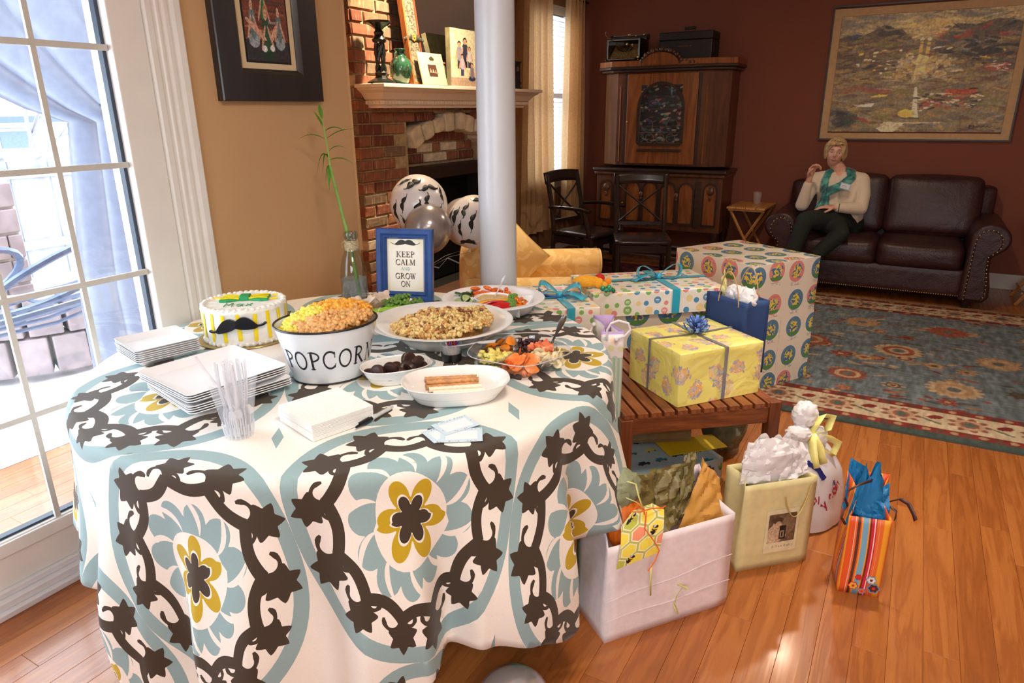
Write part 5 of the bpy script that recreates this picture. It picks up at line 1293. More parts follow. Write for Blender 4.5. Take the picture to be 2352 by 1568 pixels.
def dots_paper():
    m, t, b = newmat('dotted_baby_paper', .35, coat=.25); u, v, vec = facecoords(t)
    vo = tex(t, 'Voronoi', vec, Scale=21, Randomness=.55, voronoi_dimensions='2D'); d = X(t, vo.outputs['Distance'])
    sc_ = t.nodes.new('ShaderNodeSeparateColor'); t.links.new(vo.outputs['Color'], sc_.inputs[0]); r1_, r2_ = X(t, sc_.outputs[0]), X(t, sc_.outputs[1])
    col = ramp(t, r1_.s, ((0, rgb(236, 148, 140)), (.28, rgb(84, 150, 196)), (.52, rgb(138, 188, 104)), (.76, rgb(246, 220, 160))), 'CONSTANT')
    rad = r2_*.22+.20; m1 = (rad-d).gt(0)
    ps = t.nodes.new('ShaderNodeSeparateXYZ'); t.links.new(vo.outputs['Position'], ps.inputs[0])
    qx = (u*1.0-X(t, ps.outputs[0])); qy = (v*1.0-X(t, ps.outputs[1]))
    bars = (qy*1.0).abs().lt(.0052)*qx.abs().lt(.0088)*((qx*1250).sin()*.5+(qy*760).sin()).gt(-.15)*rad.gt(.31)*r1_.lt(.76)
    c1 = mixc(t, m1, rgb(244, 238, 226), col); c2 = mixc(t, bars, c1, rgb(244, 240, 232)); t.links.new(c2, b.inputs['Base Color']); crinkle(t, b, .2); return m
def roundel_paper(name='roundel_paper', s=6.4):
    m, t, b = newmat(name, .45, coat=.1); u, v, vec = facecoords(t)
    vo = tex(t, 'Voronoi', vec, Scale=s, Randomness=.22, voronoi_dimensions='2D'); d = X(t, vo.outputs['Distance'])
    sc_ = t.nodes.new('ShaderNodeSeparateColor'); t.links.new(vo.outputs['Color'], sc_.inputs[0]); r1_ = X(t, sc_.outputs[0])
    n = tex(t, 'Noise', vec, Scale=46, Detail=1); nn = X(t, n.outputs[0]); n2 = X(t, tex(t, 'Noise', vec, Scale=60, Detail=2).outputs[0])
    base = ramp(t, r1_.s, ((0, rgb(232, 148, 146)), (.52, rgb(96, 142, 174))), 'CONSTANT')
    inner = ramp(t, nn.s, ((0, rgb(78, 120, 170)), (.45, rgb(246, 218, 92)), (.60, rgb(104, 158, 96))), 'CONSTANT')
    c1 = mixc(t, d.lt(.37), rgb(244, 236, 220), base); c2 = mixc(t, (d+nn*.40).lt(.43), c1, inner)
    ps = t.nodes.new('ShaderNodeSeparateXYZ'); t.links.new(vo.outputs['Position'], ps.inputs[0]); qx = u-X(t, ps.outputs[0]); qy = v-X(t, ps.outputs[1])
    scrib = (qy+.068).abs().lt(.008)*qx.abs().lt(.035)*((qy*900).sin()).gt(.3)*n2.gt(.5)
    c3 = mixc(t, scrib, c2, rgb(120, 128, 150)); grn = (qy+.040).abs().lt(.010)*d.lt(.37)*r1_.gt(.3)
    c4 = mixc(t, grn, c3, rgb(92, 150, 84)); t.links.new(c4, b.inputs['Base Color']); crinkle(t, b, .25, 6); return m
def baby_paper():
    m, t, b = newmat('yellow_baby_paper', .28, coat=.35); u, v, vec = facecoords(t)
    vo = tex(t, 'Voronoi', vec, Scale=9.5, Randomness=.85, voronoi_dimensions='2D'); d = X(t, vo.outputs['Distance'])
    sc_ = t.nodes.new('ShaderNodeSeparateColor'); t.links.new(vo.outputs['Color'], sc_.inputs[0]); r1_ = X(t, sc_.outputs[0])
    n = X(t, tex(t, 'Noise', vec, Scale=34, Detail=3, Distortion=1.5).outputs[0])
    ink = ramp(t, n.s, ((0, rgb(168, 166, 178)), (.40, rgb(198, 194, 200)), (.47, rgb(246, 196, 96)), (.53, rgb(238, 170, 110)), (.58, rgb(238, 226, 206)), (.64, rgb(226, 150, 120))), 'CONSTANT')
    c1 = mixc(t, (d+n*.5).lt(.56), rgb(244, 232, 128), ink); n3 = X(t, tex(t, 'Noise', vec, Scale=7, Detail=2).outputs[0])
    c2 = mixc(t, n3.gt(.55)*.35, c1, rgb(250, 238, 160)); t.links.new(c2, b.inputs['Base Color']); crinkle(t, b, .45, 11); return m
def cars_paper():
    m, t, b = newmat('car_paper', .35, coat=.2); u, v, vec = facecoords(t)
    vo = tex(t, 'Voronoi', vec, Scale=12, Randomness=.25, voronoi_dimensions='2D')
    sc_ = t.nodes.new('ShaderNodeSeparateColor'); t.links.new(vo.outputs['Color'], sc_.inputs[0]); r1_ = X(t, sc_.outputs[0])
    ps = t.nodes.new('ShaderNodeSeparateXYZ'); t.links.new(vo.outputs['Position'], ps.inputs[0]); qx = u-X(t, ps.outputs[0]); qy = v-X(t, ps.outputs[1])
    body = qy.abs().lt(.0068)*qx.abs().lt(.027); cab = (qy-.011).abs().lt(.007)*(qx+.003).abs().lt(.014)
    wh = (((qx-.015)*(qx-.015)+(qy+.008)*(qy+.008)).lt(.00003)).mx(((qx+.015)*(qx+.015)+(qy+.008)*(qy+.008)).lt(.00003))
    col = ramp(t, r1_.s, ((0, rgb(238, 116, 52)), (.2, rgb(96, 164, 80)), (.4, rgb(40, 128, 152)), (.6, rgb(38, 48, 92)), (.8, rgb(214, 206, 104))), 'CONSTANT')
    c1 = mixc(t, body.mx(cab), rgb(168, 196, 212), col); c2 = mixc(t, wh, c1, rgb(70, 66, 76)); t.links.new(c2, b.inputs['Base Color']); crinkle(t, b, .15); return m
DOTS, ROUND, BABY, CARS = dots_paper(), roundel_paper(), baby_paper(), cars_paper()
def wrapbox(name, label, loc, rz, L, Wd, h, m, cat='gift', sag=.004, fold=None):
    t_ = thing(name, label, cat, loc, radians(rz)); g = G(); R_ = random.Random(int(L*1000))
    n = 8
    def side(fn): g.grid(n, n, fn)
    k = lambda u: sag*sin(pi*u)
    side(lambda u, v: (u*L, v*Wd, h-k(u)*k(v)/sag*.6)); side(lambda u, v: (u*L, v*Wd*0+(1-v)*0+0-0+k(u)*sin(pi*v)*.5, v*h)); side(lambda u, v: ((1-u)*L, Wd-k(u)*sin(pi*v)*.5, v*h))
    side(lambda u, v: (k(u)*sin(pi*v)*.5, (1-u)*Wd, v*h)); side(lambda u, v: (L-k(u)*sin(pi*v)*.5, u*Wd, v*h)); g.add([(0, 0, 0), (L, 0, 0), (L, Wd, 0), (0, Wd, 0)], [(3, 2, 1, 0)])
    o = part('paper', g, m, t_, smooth=50); w_ = o.modifiers.new('weld', 'WELD'); w_.merge_threshold = .0005
    b_ = o.modifiers.new('bevel', 'BEVEL'); b_.width = .004; b_.segments = 2; b_.limit_method = 'ANGLE'; b_.angle_limit = radians(50)
    if fold:      # turned flaps of paper on the end faces
        for (x0, y0_, x1, y1_) in fold:
            pass
    return t_
def loopbow(t_, c, sz, m, a=0, tails=((.12, -.05, -.02), (-.10, -.06, -.02)), loops=((1, .3), (-1, .25)), w_=.032):
    cx, cy, cz = c
    for s_, tilt in loops:
        g = G(); pts = []
        for i in range(17):
            q = i/16; ang = 2*pi*q; r = sz*sin(pi*q); x = s_*r*(.95); z = sz*.34*sin(2*pi*q)+sz*.30*sin(pi*q); y = tilt*r*.4
            X_, Y_ = R2(x, y, a); pts.append((cx+X_, cy+Y_, cz+.012+z*.9))
        sd = Vector((*R2(0, 1, a), .25)).normalized(); g.ribbon(pts, [w_*(.45+.75*sin(pi*i/16)) for i in range(17)], tuple(sd)); part('bow_loop', g, m, t_, smooth=180, solid=.0008)
    for tx, ty, tz in tails:
        g = G(); X_, Y_ = R2(tx, ty, a); pts = [(cx+X_*q, cy+Y_*q, cz+.014+tz*q+.018*sin(pi*q)) for q in [i/8 for i in range(9)]]
        d_ = Vector((X_, Y_, 0)).normalized(); sd = (d_.y*-1, d_.x, .1); g.ribbon(pts, [w_*(.5+.6*min(1, i/4)) for i in range(9)], sd); part('bow_tail', g, m, t_, smooth=180, solid=.0008)
    g = G(); g.ball((cx, cy, cz+.014), sz*.16, 12, 8, sc=(1, 1.2, .9)); part('bow_knot', g, m, t_, smooth=180)
def strap(t_, pts, w_, side, m, name='ribbon'):
    g = G(); g.ribbon(pts, w_, side); part(name, g, m, t_, smooth=0, solid=.0006)
AQUA = mat('aqua_ribbon', (52, 176, 204), .28, .06, 14, sheen=.2, coat=.3, stretch=(1, 1, 1))
# large roundel-paper box on the floor behind the bench
big = wrapbox('gift_box', 'tallest gift, big white box with pink and blue roundels standing behind the bench', (-.635, 3.60, .0115), 58.6, .50, .585, .70, ROUND)
g = G(); g.box(.3, .302, .0, .0, 0, 0); 
g = G(); g.add([(-.0015, .0, .38), (.5015-.02, -.0015, .0)], []); 
g = G(); g.box(.24, .50, -.0016, -.0006, .0, .40); part('paper_flap', g, ROUND, big, smooth=0)
# gifts on the bench
bx = lambda x, y: (-.775+x*.766-y*.643, 2.131+x*.643+y*.766)
ub = wrapbox('gift_box', 'roundel-paper gift lying on the bench under the large dotted gift', (*bx(.13, .70), .4395), 40, .56, .34, .160, ROUND)
d1 = wrapbox('gift_box', 'large flat dotted gift with a cyan ribbon bow, uppermost on the bench', (*bx(.09, .675), .601), 40, .62, .385, .108, DOTS)
e_ = .0025; L, W2, h = .62, .385, .108
strap(d1, [(.385, -e_, 0), (.385, -e_, h+e_), (.385, W2+e_, h+e_), (.385, W2+e_, 0)], .036, (1, 0, 0), AQUA)
strap(d1, [(-e_, .22, 0), (-e_, .22, h+e_), (L+e_, .22, h+e_), (L+e_, .22, 0)], .034, (0, 1, 0), AQUA)
loopbow(d1, (.385, .22, h), .112, AQUA, radians(170), ((.13, .05, -.012),), ((1, .9), (-1, -.2)), .058)
d2 = wrapbox('gift_box', 'dotted gift with pale cyan bow standing behind the table next to the column', (-1.262, 2.376, .4415), 40.5, .285, .42, .258, DOTS)
sup = thing('cardboard_box', 'plain cardboard box hidden behind the table, holding up the dotted gift by the column', 'box', (-1.262, 2.40, 0), radians(40.5)); g = G(); g.box(.0, .20, 0, .36, 0, .44); part('carton', g, mat('cardboard', (150, 124, 92), .85, .05, 30, .1), sup, smooth=0)
h = .258; strap(d2, [(.16, -e_, 0), (.16, -e_, h+e_), (.16, .42+e_, h+e_), (.16, .42+e_, 0)], .034, (1, 0, 0), AQUA)
strap(d2, [(-e_, .19, 0), (-e_, .19, h+e_), (.285+e_, .19, h+e_), (.285+e_, .19, 0)], .030, (0, 1, 0), AQUA)
loopbow(d2, (.16, .19, h), .098, AQUA, radians(-15), ((.11, -.06, -.005), (-.10, -.02, -.008)), ((1, -.5), (-1, .6)), .046)
g = G(); g.lathe([(0, 0), (.062, 0), (.066, .004), (.062, .008), (0, .009)], 32); o = tag(mk('toy_disc', g, [mat('toy_blue_ring', (60, 110, 190), .3), ], None, (-1.30, 2.66, .7005)), 'blue and white flat toy disc tucked under the bow of the dotted gift', 'toy')
g = G(); g.lathe([(0, .009), (.048, .0095), (.05, .0085)], 32); part('disc_top', g, mat('toy_white', (240, 240, 238), .3), o); g = G(); g.ball((0, 0, .010), .022, 12, 6, sc=(1.2, .8, .2)); part('lime_patch', g, mat('toy_lime', (186, 230, 40), .4), o)
# yellow gift with silver ribbon and curled blue bow
yg = wrapbox('gift_box', 'yellow baby-print gift tied with grey ribbon and shiny blue star bow on the bench', (-.625, 2.295, .4405), 52, .372, .335, .205, BABY, sag=.009)
L, W2, h = .372, .335, .205; SIL = mat('silver_ribbon', (150, 150, 156), .3, .05, 30, metal=.35)
strap(yg, [(.198, -e_-.002, .002), (.198, -e_-.003, h+e_), (.205, W2/2, h-.003), (.2, W2+e_, h+e_), (.2, W2+e_, .002)], .015, (1, 0, 0), SIL)
strap(yg, [(-e_-.003, .19, .002), (-e_-.003, .19, h+e_), (L/2, .19, h-.003), (L+e_, .19, h+e_), (L+e_, .19, .002)], .013, (0, 1, 0), SIL)
for (pts) in ([(.372+.002, .01, .195), (.373, .10, .10), (.3735, .325, .02)],): pass
BLB = mat('blue_foil_bow', (108, 152, 232), .18, .05, 20, metal=.35, coat=.5)
R_ = random.Random(6)
for lay, (n_, r_, z_) in enumerate(((9, .055, .006), (8, .046, .022), (6, .032, .036))):
    for i in range(n_):
        a = 2*pi*i/n_+lay*.4; g = G(); pts = []
        for k in range(9):
            q = k/8; rr = r_*(sin(pi*q)**.8)*(1.0 if q < .5 else .9); zz = z_+.020*sin(pi*q)+(.012*q if lay else 0)*.6+(.010*sin(2*pi*q)); pts.append((.203+rr*cos(a), .19+rr*sin(a), h+zz))
        g.ribbon(pts, [.006, .010, .014, .016, .010, .015, .014, .010, .006], (-sin(a), cos(a), .15)); part('bow_loop', g, BLB, yg, smooth=40, solid=.0006)
# ---- paper bags
def bag(name, label, loc, rz, w_, d_, h_, m, hb=None, top=.0, cat='gift bag', inner=None, flare=0.0, crease=True, hl=None):
    """open paper bag: front, back, folded sides; local x across the front, y to the back"""
    t_ = thing(name, label, cat, loc, radians(rz)); hb = hb or h_; g = G(); f = flare
    X0, X1 = lambda z: -f*z, lambda z: w_+f*z
    g.grid(10, 12, lambda u, v: (X0(v)*(1-u)+X1(v)*u, -.004*sin(pi*u)*sin(pi*v)-f*v*.5, v*h_+.0*u)); front = part('front_panel', g, m, t_, smooth=30, solid=.0012)
    g = G(); g.grid(10, 12, lambda u, v: (X0(v)*(1-u)+X1(v)*u, d_+f*v*.5+.003*sin(pi*u), v*hb)); part('back_panel', g, inner or m, t_, smooth=30, solid=.0012)
    for s_ in (0, 1):
        g = G()
        def fn(u, v):
            x = (X0(v) if s_ == 0 else X1(v)); inn = .028*sin(pi*u)*max(0, (v-.25))*1.2; return (x+(inn if s_ == 0 else -inn), u*d_+f*v*.5*(2*u-1), v*(h_*(1-u)+hb*u))
        g.grid(6, 12, fn); part('side_panel', g, m, t_, smooth=30, solid=.0012)
    g = G(); g.box(.002, w_-.002, .002, d_-.002, .001, .003); part('base', g, m, t_, smooth=0)
    return t_
from mathutils import noise as MN
def crk(p, seed, f=1.0):
    """crumple height: broad facets meeting in sharp creases"""
    q = Vector(p)*f+Vector((seed*3.1, seed*1.7, seed*.9)); d, _ = MN.voronoi(q); e, _ = MN.voronoi(q*2.1+Vector((5, 2, 1)))
    return (d[1]-d[0])*.9+(e[1]-e[0])*.4-.55
def tissue(t_, cx, cy, z0, rx, ry, h_, m, seed, nsh=3, name='tissue_paper', sharp=.35):
    """crumpled sheets pushed into a bag: narrow at the mouth, flaring to a ragged edge"""
    for k in range(nsh):
        R_ = random.Random(seed*7+k); g = G(); a0 = R_.uniform(0, 6.28); ph = R_.uniform(0, 6.28); hh = h_*R_.uniform(.8, 1.05)
        def fn(u, v):
            a = 2*pi*u; pk = .62+.38*abs(cos(a*1.5+a0)); r = (.55+.40*sin(min(1, v*1.1)*pi*.62)-.55*max(0, v-.55)**1.2*1.9); r = max(.04, r)
            x, y, z = rx*r*cos(a)*(.9 if k else 1), ry*r*sin(a), hh*v*(pk*(.4+.6*v)+(1-v)*.3+.1)
            c = crk((x*1.0/rx, y/ry*.9, z/h_*1.6), seed+k*5, 1.35)*.24*(.25+.9*v)
            return (cx+x*(1+c)+R_.uniform(-1, 1)*0, cy+y*(1+c), z0+z*(1+.5*c))
        g.grid(44, 20, fn, wrapu=True); part(name, g, m, t_, smooth=22)
def puff(t_, c, rx, ry, rz_, m, seed, name='tissue_paper', amp=.26):
    g = G()
    def fn(u, v):
        a = 2*pi*u; b_ = pi*(v-.5)*.985; x, y, z = cos(b_)*cos(a), cos(b_)*sin(a), sin(b_)
        k = 1+amp*crk((x, y, z), seed, 1.5); return (c[0]+rx*k*x, c[1]+ry*k*y, c[2]+rz_*k*z)
    g.grid(46, 26, fn, wrapu=True); part(name, g, m, t_, smooth=22)
WT = thin('white_tissue', (252, 249, 252), .7, .25, .1, 20)
def sheetpeak(t_, pts, m, name='tissue_paper', N=20, amp=.006, seed=0):
    """one creased sheet given by four corners"""
    a, b, c, d = (Vector(p) for p in pts); nrm = (b-a).cross(d-a).normalized(); L_ = (b-a).length
    g = G()
    def fn(u, v):
        k = crk((u*1.7, v*2.3, 0), seed, 1.25); e = crk((u*2, v*2, 9), seed+3, 1.5)*.05
        return tuple((a*(1-u)*(1-v)+b*u*(1-v)+c*u*v+d*(1-u)*v)+nrm*amp*3.2*k+(b-a).normalized()*e*L_*.5)
    g.grid(N, N, fn); part(name, g, m, t_, smooth=22)
NAVY = mat('navy_paper', (34, 62, 112), .75, .05, 60, .2, .001, stretch=(1, 1, .2)); KRAFT = mat('kraft_lining', (168, 146, 112), .8, .05)
nb_ = bag('gift_bag', 'navy blue gift bag with cord handles and white tissue on the bench', (-.685, 2.852, .4405), -35, .236, .115, .305, NAVY, inner=NAVY)
CORD = mat('tan_cord', (190, 150, 106), .8, .06, 200)
for y, xa, xb in ((-.003, .075, .19), (.112, .06, .175)):
    g = G(); pts = [(xa, y, .28)]+[(xa+(xb-xa)*q, y-.006*sin(pi*q)*(1 if y < .05 else -1), .29+.125*sin(pi*q)**.6) for q in [i/14 for i in range(15)]]+[(xb, y, .28)]; g.tube(pts, .0024, 6); part('handle', g, CORD, nb_)
tissue(nb_, .175, .055, .26, .050, .044, .10, WT, 51, 2); puff(nb_, (.16, .055, .315), .055, .040, .035, WT, 57); puff(nb_, (.095, .06, .305), .045, .035, .045, WT, 59)
sheetpeak(nb_, [(.01, .05, .27), (.10, .04, .28), (.055, .055, .30), (.018, .06, .40)], thin('yellow_tissue', (244, 238, 170), .6, .4, .2), seed=3)
# lavender bag with dots and stripes beside the table
m, t, b = newmat('lavender_bag_print', .4); tc_ = t.nodes.new('ShaderNodeTexCoord'); sp_ = t.nodes.new('ShaderNodeSeparateXYZ'); t.links.new(tc_.outputs['Object'], sp_.inputs[0]); zx, zz = X(t, sp_.outputs[0])+X(t, sp_.outputs[1]), X(t, sp_.outputs[2])
vo = tex(t, 'Voronoi', coord(t, 'Object', (1, 1, 1)), Scale=30, Randomness=.5); sc_ = t.nodes.new('ShaderNodeSeparateColor'); t.links.new(vo.outputs['Color'], sc_.inputs[0])
dc = ramp(t, sc_.outputs[0], ((0, rgb(226, 228, 178)), (.35, rgb(248, 216, 190)), (.7, rgb(190, 214, 206))), 'CONSTANT'); c1 = mixc(t, X(t, vo.outputs['Distance']).lt(.38), rgb(240, 232, 232), dc)
st_ = mixc(t, (zx*380).sin().gt(.1), rgb(170, 196, 180), rgb(200, 214, 200)); c2 = mixc(t, zz.lt(.645), c1, st_); c3 = mixc(t, zz.gt(.732), c2, rgb(186, 160, 214)); t.links.new(c3, b.inputs['Base Color']); LAVP = m
lv = bag('gift_bag', 'narrow lavender gift bag with pastel dots and white rope handles by the tablecloth edge', (-.862, 2.128, 0), 31, .078, .205, .742, LAVP, inner=mat('lilac_paper', (188, 156, 206), .5, .04), hb=.742)
ROPE = mat('white_rope', (238, 232, 238), .8, .05, 200, .5)
g = G(); g.tube([(.020, -.004, .715), (.018, -.008, .75), (.03, -.012, .775), (.055, -.012, .785), (.09, -.014, .775), (.098, -.012, .75), (.08, -.010, .728), (.05, -.008, .718)], .0042, 7); part('handle', g, ROPE, lv)
g = G(); g.tube([(-.006, .19, .70), (-.02, .15, .69), (-.02, .10, .705)], .004, 7); g.ball((.0, .19, .71), .009, 8, 6); g.ball((.052, -.008, .716), .009, 8, 6); part('knots', g, ROPE, lv)
# toys on the dotted gifts
dk = thing('plush_duck', 'orange-yellow plush duck with red beak between the two dotted gifts', 'toy', (-1.205, 2.80, .712), radians(35))
DY = mat('duck_plush', (250, 176, 48), .9, .06, 120, .6, .002)
g = G(); g.ball((-.01, 0, .028), .034, 18, 12, sc=(1.9, .95, .85)); g.ball((.045, -.012, .022), .020, 14, 10, sc=(1.1, 1, 1.2)); g.ball((.065, -.035, .010), .018, 12, 8, sc=(.8, 1, 1.3)); part('body', g, DY, dk, smooth=180)
g = G(); g.ball((.055, .02, .036), .022, 14, 10, sc=(1.1, .7, .95)); part('beak', g, mat('duck_red', (206, 30, 24), .7), dk, smooth=180)
g = G(); g.ball((.085, -.02, .03), .016, 12, 8, sc=(1, .7, 1)); g.ball((.06, .045, .026), .018, 12, 8, sc=(1, .7, 1)); part('feet', g, mat('duck_orange', (246, 148, 40), .8), dk, smooth=180)
gt = thing('teether_toy', 'small green glittery toy clipped beside the plush duck', 'toy', (-1.095, 2.745, .712), radians(30))
g = G()
for i in range(7): a = i*.9; g.ball((.018*cos(a), .012*sin(a), .018+.005*sin(i*2)), .011, 10, 7)
part('cluster', g, mat('green_glitter', (60, 156, 120), .3, .4, 90, metal=.3), gt, smooth=180); g = G(); g.ball((.03, -.004, .011), .011, 10, 7, sc=(.8, .6, 1)); part('clip', g, mat('green_clip', (30, 120, 90), .4), gt)
# ---- under the bench
cb = wrapbox('gift_box', 'pale blue gift with little toy cars printed on it, under the bench', (-.757, 2.262, 0), 52.8, .42, .40, .130, CARS)
en = thing('envelope', 'bright yellow envelope lying on the car-print gift under the bench', 'envelope', (-.648, 2.637, .1315), radians(46)); g = G(); g.box(-.135, .135, -.062, .062, 0, .002); part('sheet', g, mat('yellow_card', (236, 206, 30), .6, .02), en, smooth=0); g = G(); g.add([(-.13, .058, .0024), (0, -.01, .0026), (.13, .058, .0024)], [(0, 1, 2)]); part('flap', g, mat('yellow_card', (236, 206, 30)), en, smooth=0)
cd_ = thing('cardboard_parcel', 'brown cardboard parcel with a shipping label under the bench', 'box', (-.885, 2.520, .1325), radians(33)); CARD = mat('cardboard', (150, 124, 92), .85, .05, 30, .1)
g = G(); g.box(0, .27, .0, .24, 0, .17); part('carton', g, CARD, cd_, smooth=0, bevel=.002); g = G(); g.box(.0, .27, -.0006, -.0002, .015, .045); part('tape', g, mat('packing_tape', (170, 148, 112), .25), cd_, smooth=0)
r = Ras(60, 30, (206, 200, 194)); r.rect(0, 1, .0, .12, (170, 44, 60)); r.rect(.05, .16, .25, .85, (190, 150, 150)); [r.rect(.22, .22+.3+.05*(i % 3), .3+.12*i, .35+.12*i, (120, 110, 108)) for i in range(5)]; r.poly([(.66, .5), (.95, .5), (.88, .85), (.76, .85)], (50, 48, 56)); r.rect(.64, .9, .3, .42, (60, 56, 60))
sheet('shipping_label', r, lambda u, v: (.09+u*.085, -.0012, .055+v*.060), cd_)
sg = wrapbox('gift_box', 'small pink and yellow wrapped gift squeezed left of the car-print gift', (-.838, 2.235, 0), 40, .062, .07, .105, mat('pink_leaf_paper', (232, 150, 130), .4, .5, 26), sag=.002)
un = thing('gift_bag', 'grey-green bag lying in the shade under the far end of the bench', 'gift bag', (-.60, 2.86, 0), radians(20)); puff(un, (.04, .04, .14), .11, .11, .14, mat('sage_paper', (120, 128, 104), .8, .1, 20), 81, 'bag_body')
gg_ = thing('gift_box', 'tall green gift, mostly hidden between the tablecloth and the white bag', 'gift', (-.90, 1.50, 0), radians(5)); g = G(); g.box(0, .16, 0, .19, 0, .325); o = part('paper', g, None or mat('green_print_paper', (44, 124, 74), .45, .06, 30, .1), gg_, smooth=0, bevel=.003)
g = G(); 
for i in range(5):
    for j in range(4): z = .03+j*.07; y = .012+i*.036; g.box(.1605, .1608, y, y+.004, z, z+.034); g.box(.1605, .1608, y+.010, y+.014, z, z+.034); g.box(.1605, .1608, y, y+.022, z+.030+.0*i, z+.034)
o = part('paper_print', g, mat('dark_green_ink', (30, 92, 58), .5), gg_, smooth=0); o['kind'] = 'stuff'
# ---- big white bag with the honeycomb tag
WB = mat('white_kraft', (242, 230, 234), .62, .03, 40, .25, .003)
wb = bag('gift_bag', 'large white paper bag with a honeycomb tag in front of the bench', (-.581, 1.536, 0), 52.4, .436, .18, .325, WB, hb=.40)
for z_, am in ((.085, .010), (.165, .018)):
    g = G(); g.tube([(.436*q, -.0035-.0012, z_+am*(q-.5)*2*(1 if z_ > .1 else .6)+.004*sin(9*q)) for q in [i/12 for i in range(13)]], .0009, 5, cap=True); part('crease', g, WB, wb)
OLV = thin('olive_paper', (132, 118, 70), .4, .1, .2, 30); SAGE = thin('sage_tissue', (160, 168, 134), .6, .2, .3, 30); ORG = thin('orange_tissue', (246, 124, 26), .5, .25, .2, 30); TANP = thin('tan_tissue', (222, 164, 78), .5, .2, .2, 30)
puff(wb, (.090, .052, .345), .066, .046, .085, ORG, 61, amp=.18); puff(wb, (.075, .085, .445), .076, .058, .070, SAGE, 62); sheetpeak(wb, [(.02, .04, .36), (.10, .03, .38), (.11, .06, .46), (.03, .08, .47)], SAGE, seed=5, amp=.008)
sheetpeak(wb, [(.25, .03, .27), (.425, .02, .28), (.43, .07, .41), (.385, .09, .46)], TANP, seed=8, amp=.006); sheetpeak(wb, [(.33, .05, .27), (.42, .06, .27), (.435, .11, .40), (.39, .11, .47)], TANP, seed=9, amp=.004)
sheetpeak(wb, [(.19, .10, .26), (.31, .09, .26), (.28, .15, .43), (.16, .16, .42)], OLV, seed=10, amp=.010); sheetpeak(wb, [(.22, .08, .26), (.38, .10, .28), (.40, .15, .44), (.26, .15, .43)], OLV, seed=12, amp=.012); sheetpeak(wb, [(.30, .10, .28), (.37, .12, .30), (.40, .15, .47), (.36, .15, .46)], OLV, seed=13, amp=.006)
# honeycomb tag
r = Ras(110, 150, (246, 238, 200)); R_ = random.Random(3)
hexp = lambda cx, cy, s_: [(cx+s_*cos(radians(60*k+30)), cy+s_*sin(radians(60*k+30))*110/150) for k in range(6)]
for j in range(5):
    for i in range(4):
        cx, cy = .02+i*.40+(.20 if j % 2 else 0), .06+j*.255; c = (250, 232, 90) if (i+j) % 3 else (196, 204, 84)
        if (i, j) in ((2, 1), (1, 2)): c = (246, 158, 120)
        r.poly(hexp(cx, cy, .232), (188, 196, 96)); r.poly(hexp(cx, cy, .205), (250, 244, 214)); r.poly(hexp(cx, cy, .175), c)
def bee(u, v, a):
    for k, c in enumerate(((30, 28, 30), (240, 200, 60), (30, 28, 30), (240, 200, 60), (30, 28, 30))): r.ell(u+.028*(k-2)*cos(a), v+.028*(k-2)*sin(a)*.73, .040 if k else .05, .055, c, a)
    r.ell(u-.06*cos(a), v-.06*sin(a), .045, .045, (30, 28, 30)); r.ell(u+.01, v+.05, .04, .02, (250, 250, 240), .6, .8)
bee(.18, .90, 1.0); bee(.78, .55, 1.1); bee(.30, .13, .9)
tg = thing('gift_tag', 'honeycomb gift tag with bees on orange string hanging on the white bag', 'tag', (-.512, 1.598, .262), radians(47)); tgf = lambda u, v: ((u-.5)*.130+.022*(v-.5), -.014-.028*(1-v)*0-.012*sin(pi*v)+.03*v, v*.150+.004+.028*u)
def tshape(u, v): 
    k = min(1, (1-v)/.18); uu = .5+(u-.5)*(.45+.55*k); return tgf(uu, v)
sheet('tag_card', r, tshape, tg)
OS = mat('orange_string', (238, 104, 26), .6)
g = G(); g.tube([(.012, .006, .150), (.008, .002, .17), (-.02, -.004, .185), (-.035, -.006, .175), (-.01, -.004, .168), (.03, -.002, .17), (.07, .006, .160), (.085, .02, .155)], .0017, 6); g.tube([(.012, -.004, .165), (.004, -.016, .12), (.03, -.026, .08), (.045, -.03, .05), (.03, -.034, .02), (.01, -.036, -.004)], .0017, 6); part('string', g, OS, tg)
CR = mat('curling_ribbon', (222, 226, 140), .3, .05, 20, coat=.4)
g = G(); g.ribbon([(.01, .01, .165), (.0, .02, .20), (-.006, .03, .235), (-.03, .035, .245), (-.05, .04, .235)], .006, (.9, .3, 0)); g.ribbon([(.01, .008, .165), (-.01, .01, .19), (-.04, .02, .205)], .006, (.2, .9, 0)); part('curled_ribbon', g, CR, tg, smooth=180, solid=.0006)
g = G(); g.ribbon([(.03, -.018, .0), (.032, -.016, -.06), (.036, -.014, -.11)], .005, (1, 0, 0)); part('curled_ribbon', g, CR, tg, smooth=180, solid=.0006)
g = G(); g.ribbon([(0, 0, .0), (-.012, .004, .004), (-.030, -.005, -.03), (-.034, -.012, -.06), (-.020, -.016, -.085)], .007, (.4, .8, .4)); g.ribbon([(0, 0, 0), (-.03, -.004, .012), (-.055, -.004, .028)], .004, (.1, .3, .9)); tag(mk('ribbon_curl', g, CR, None, (-.400, 1.728, .125), solid=.0006, smooth=180), 'loose curl of pale green ribbon clinging to the front of the white bag', 'ribbon')
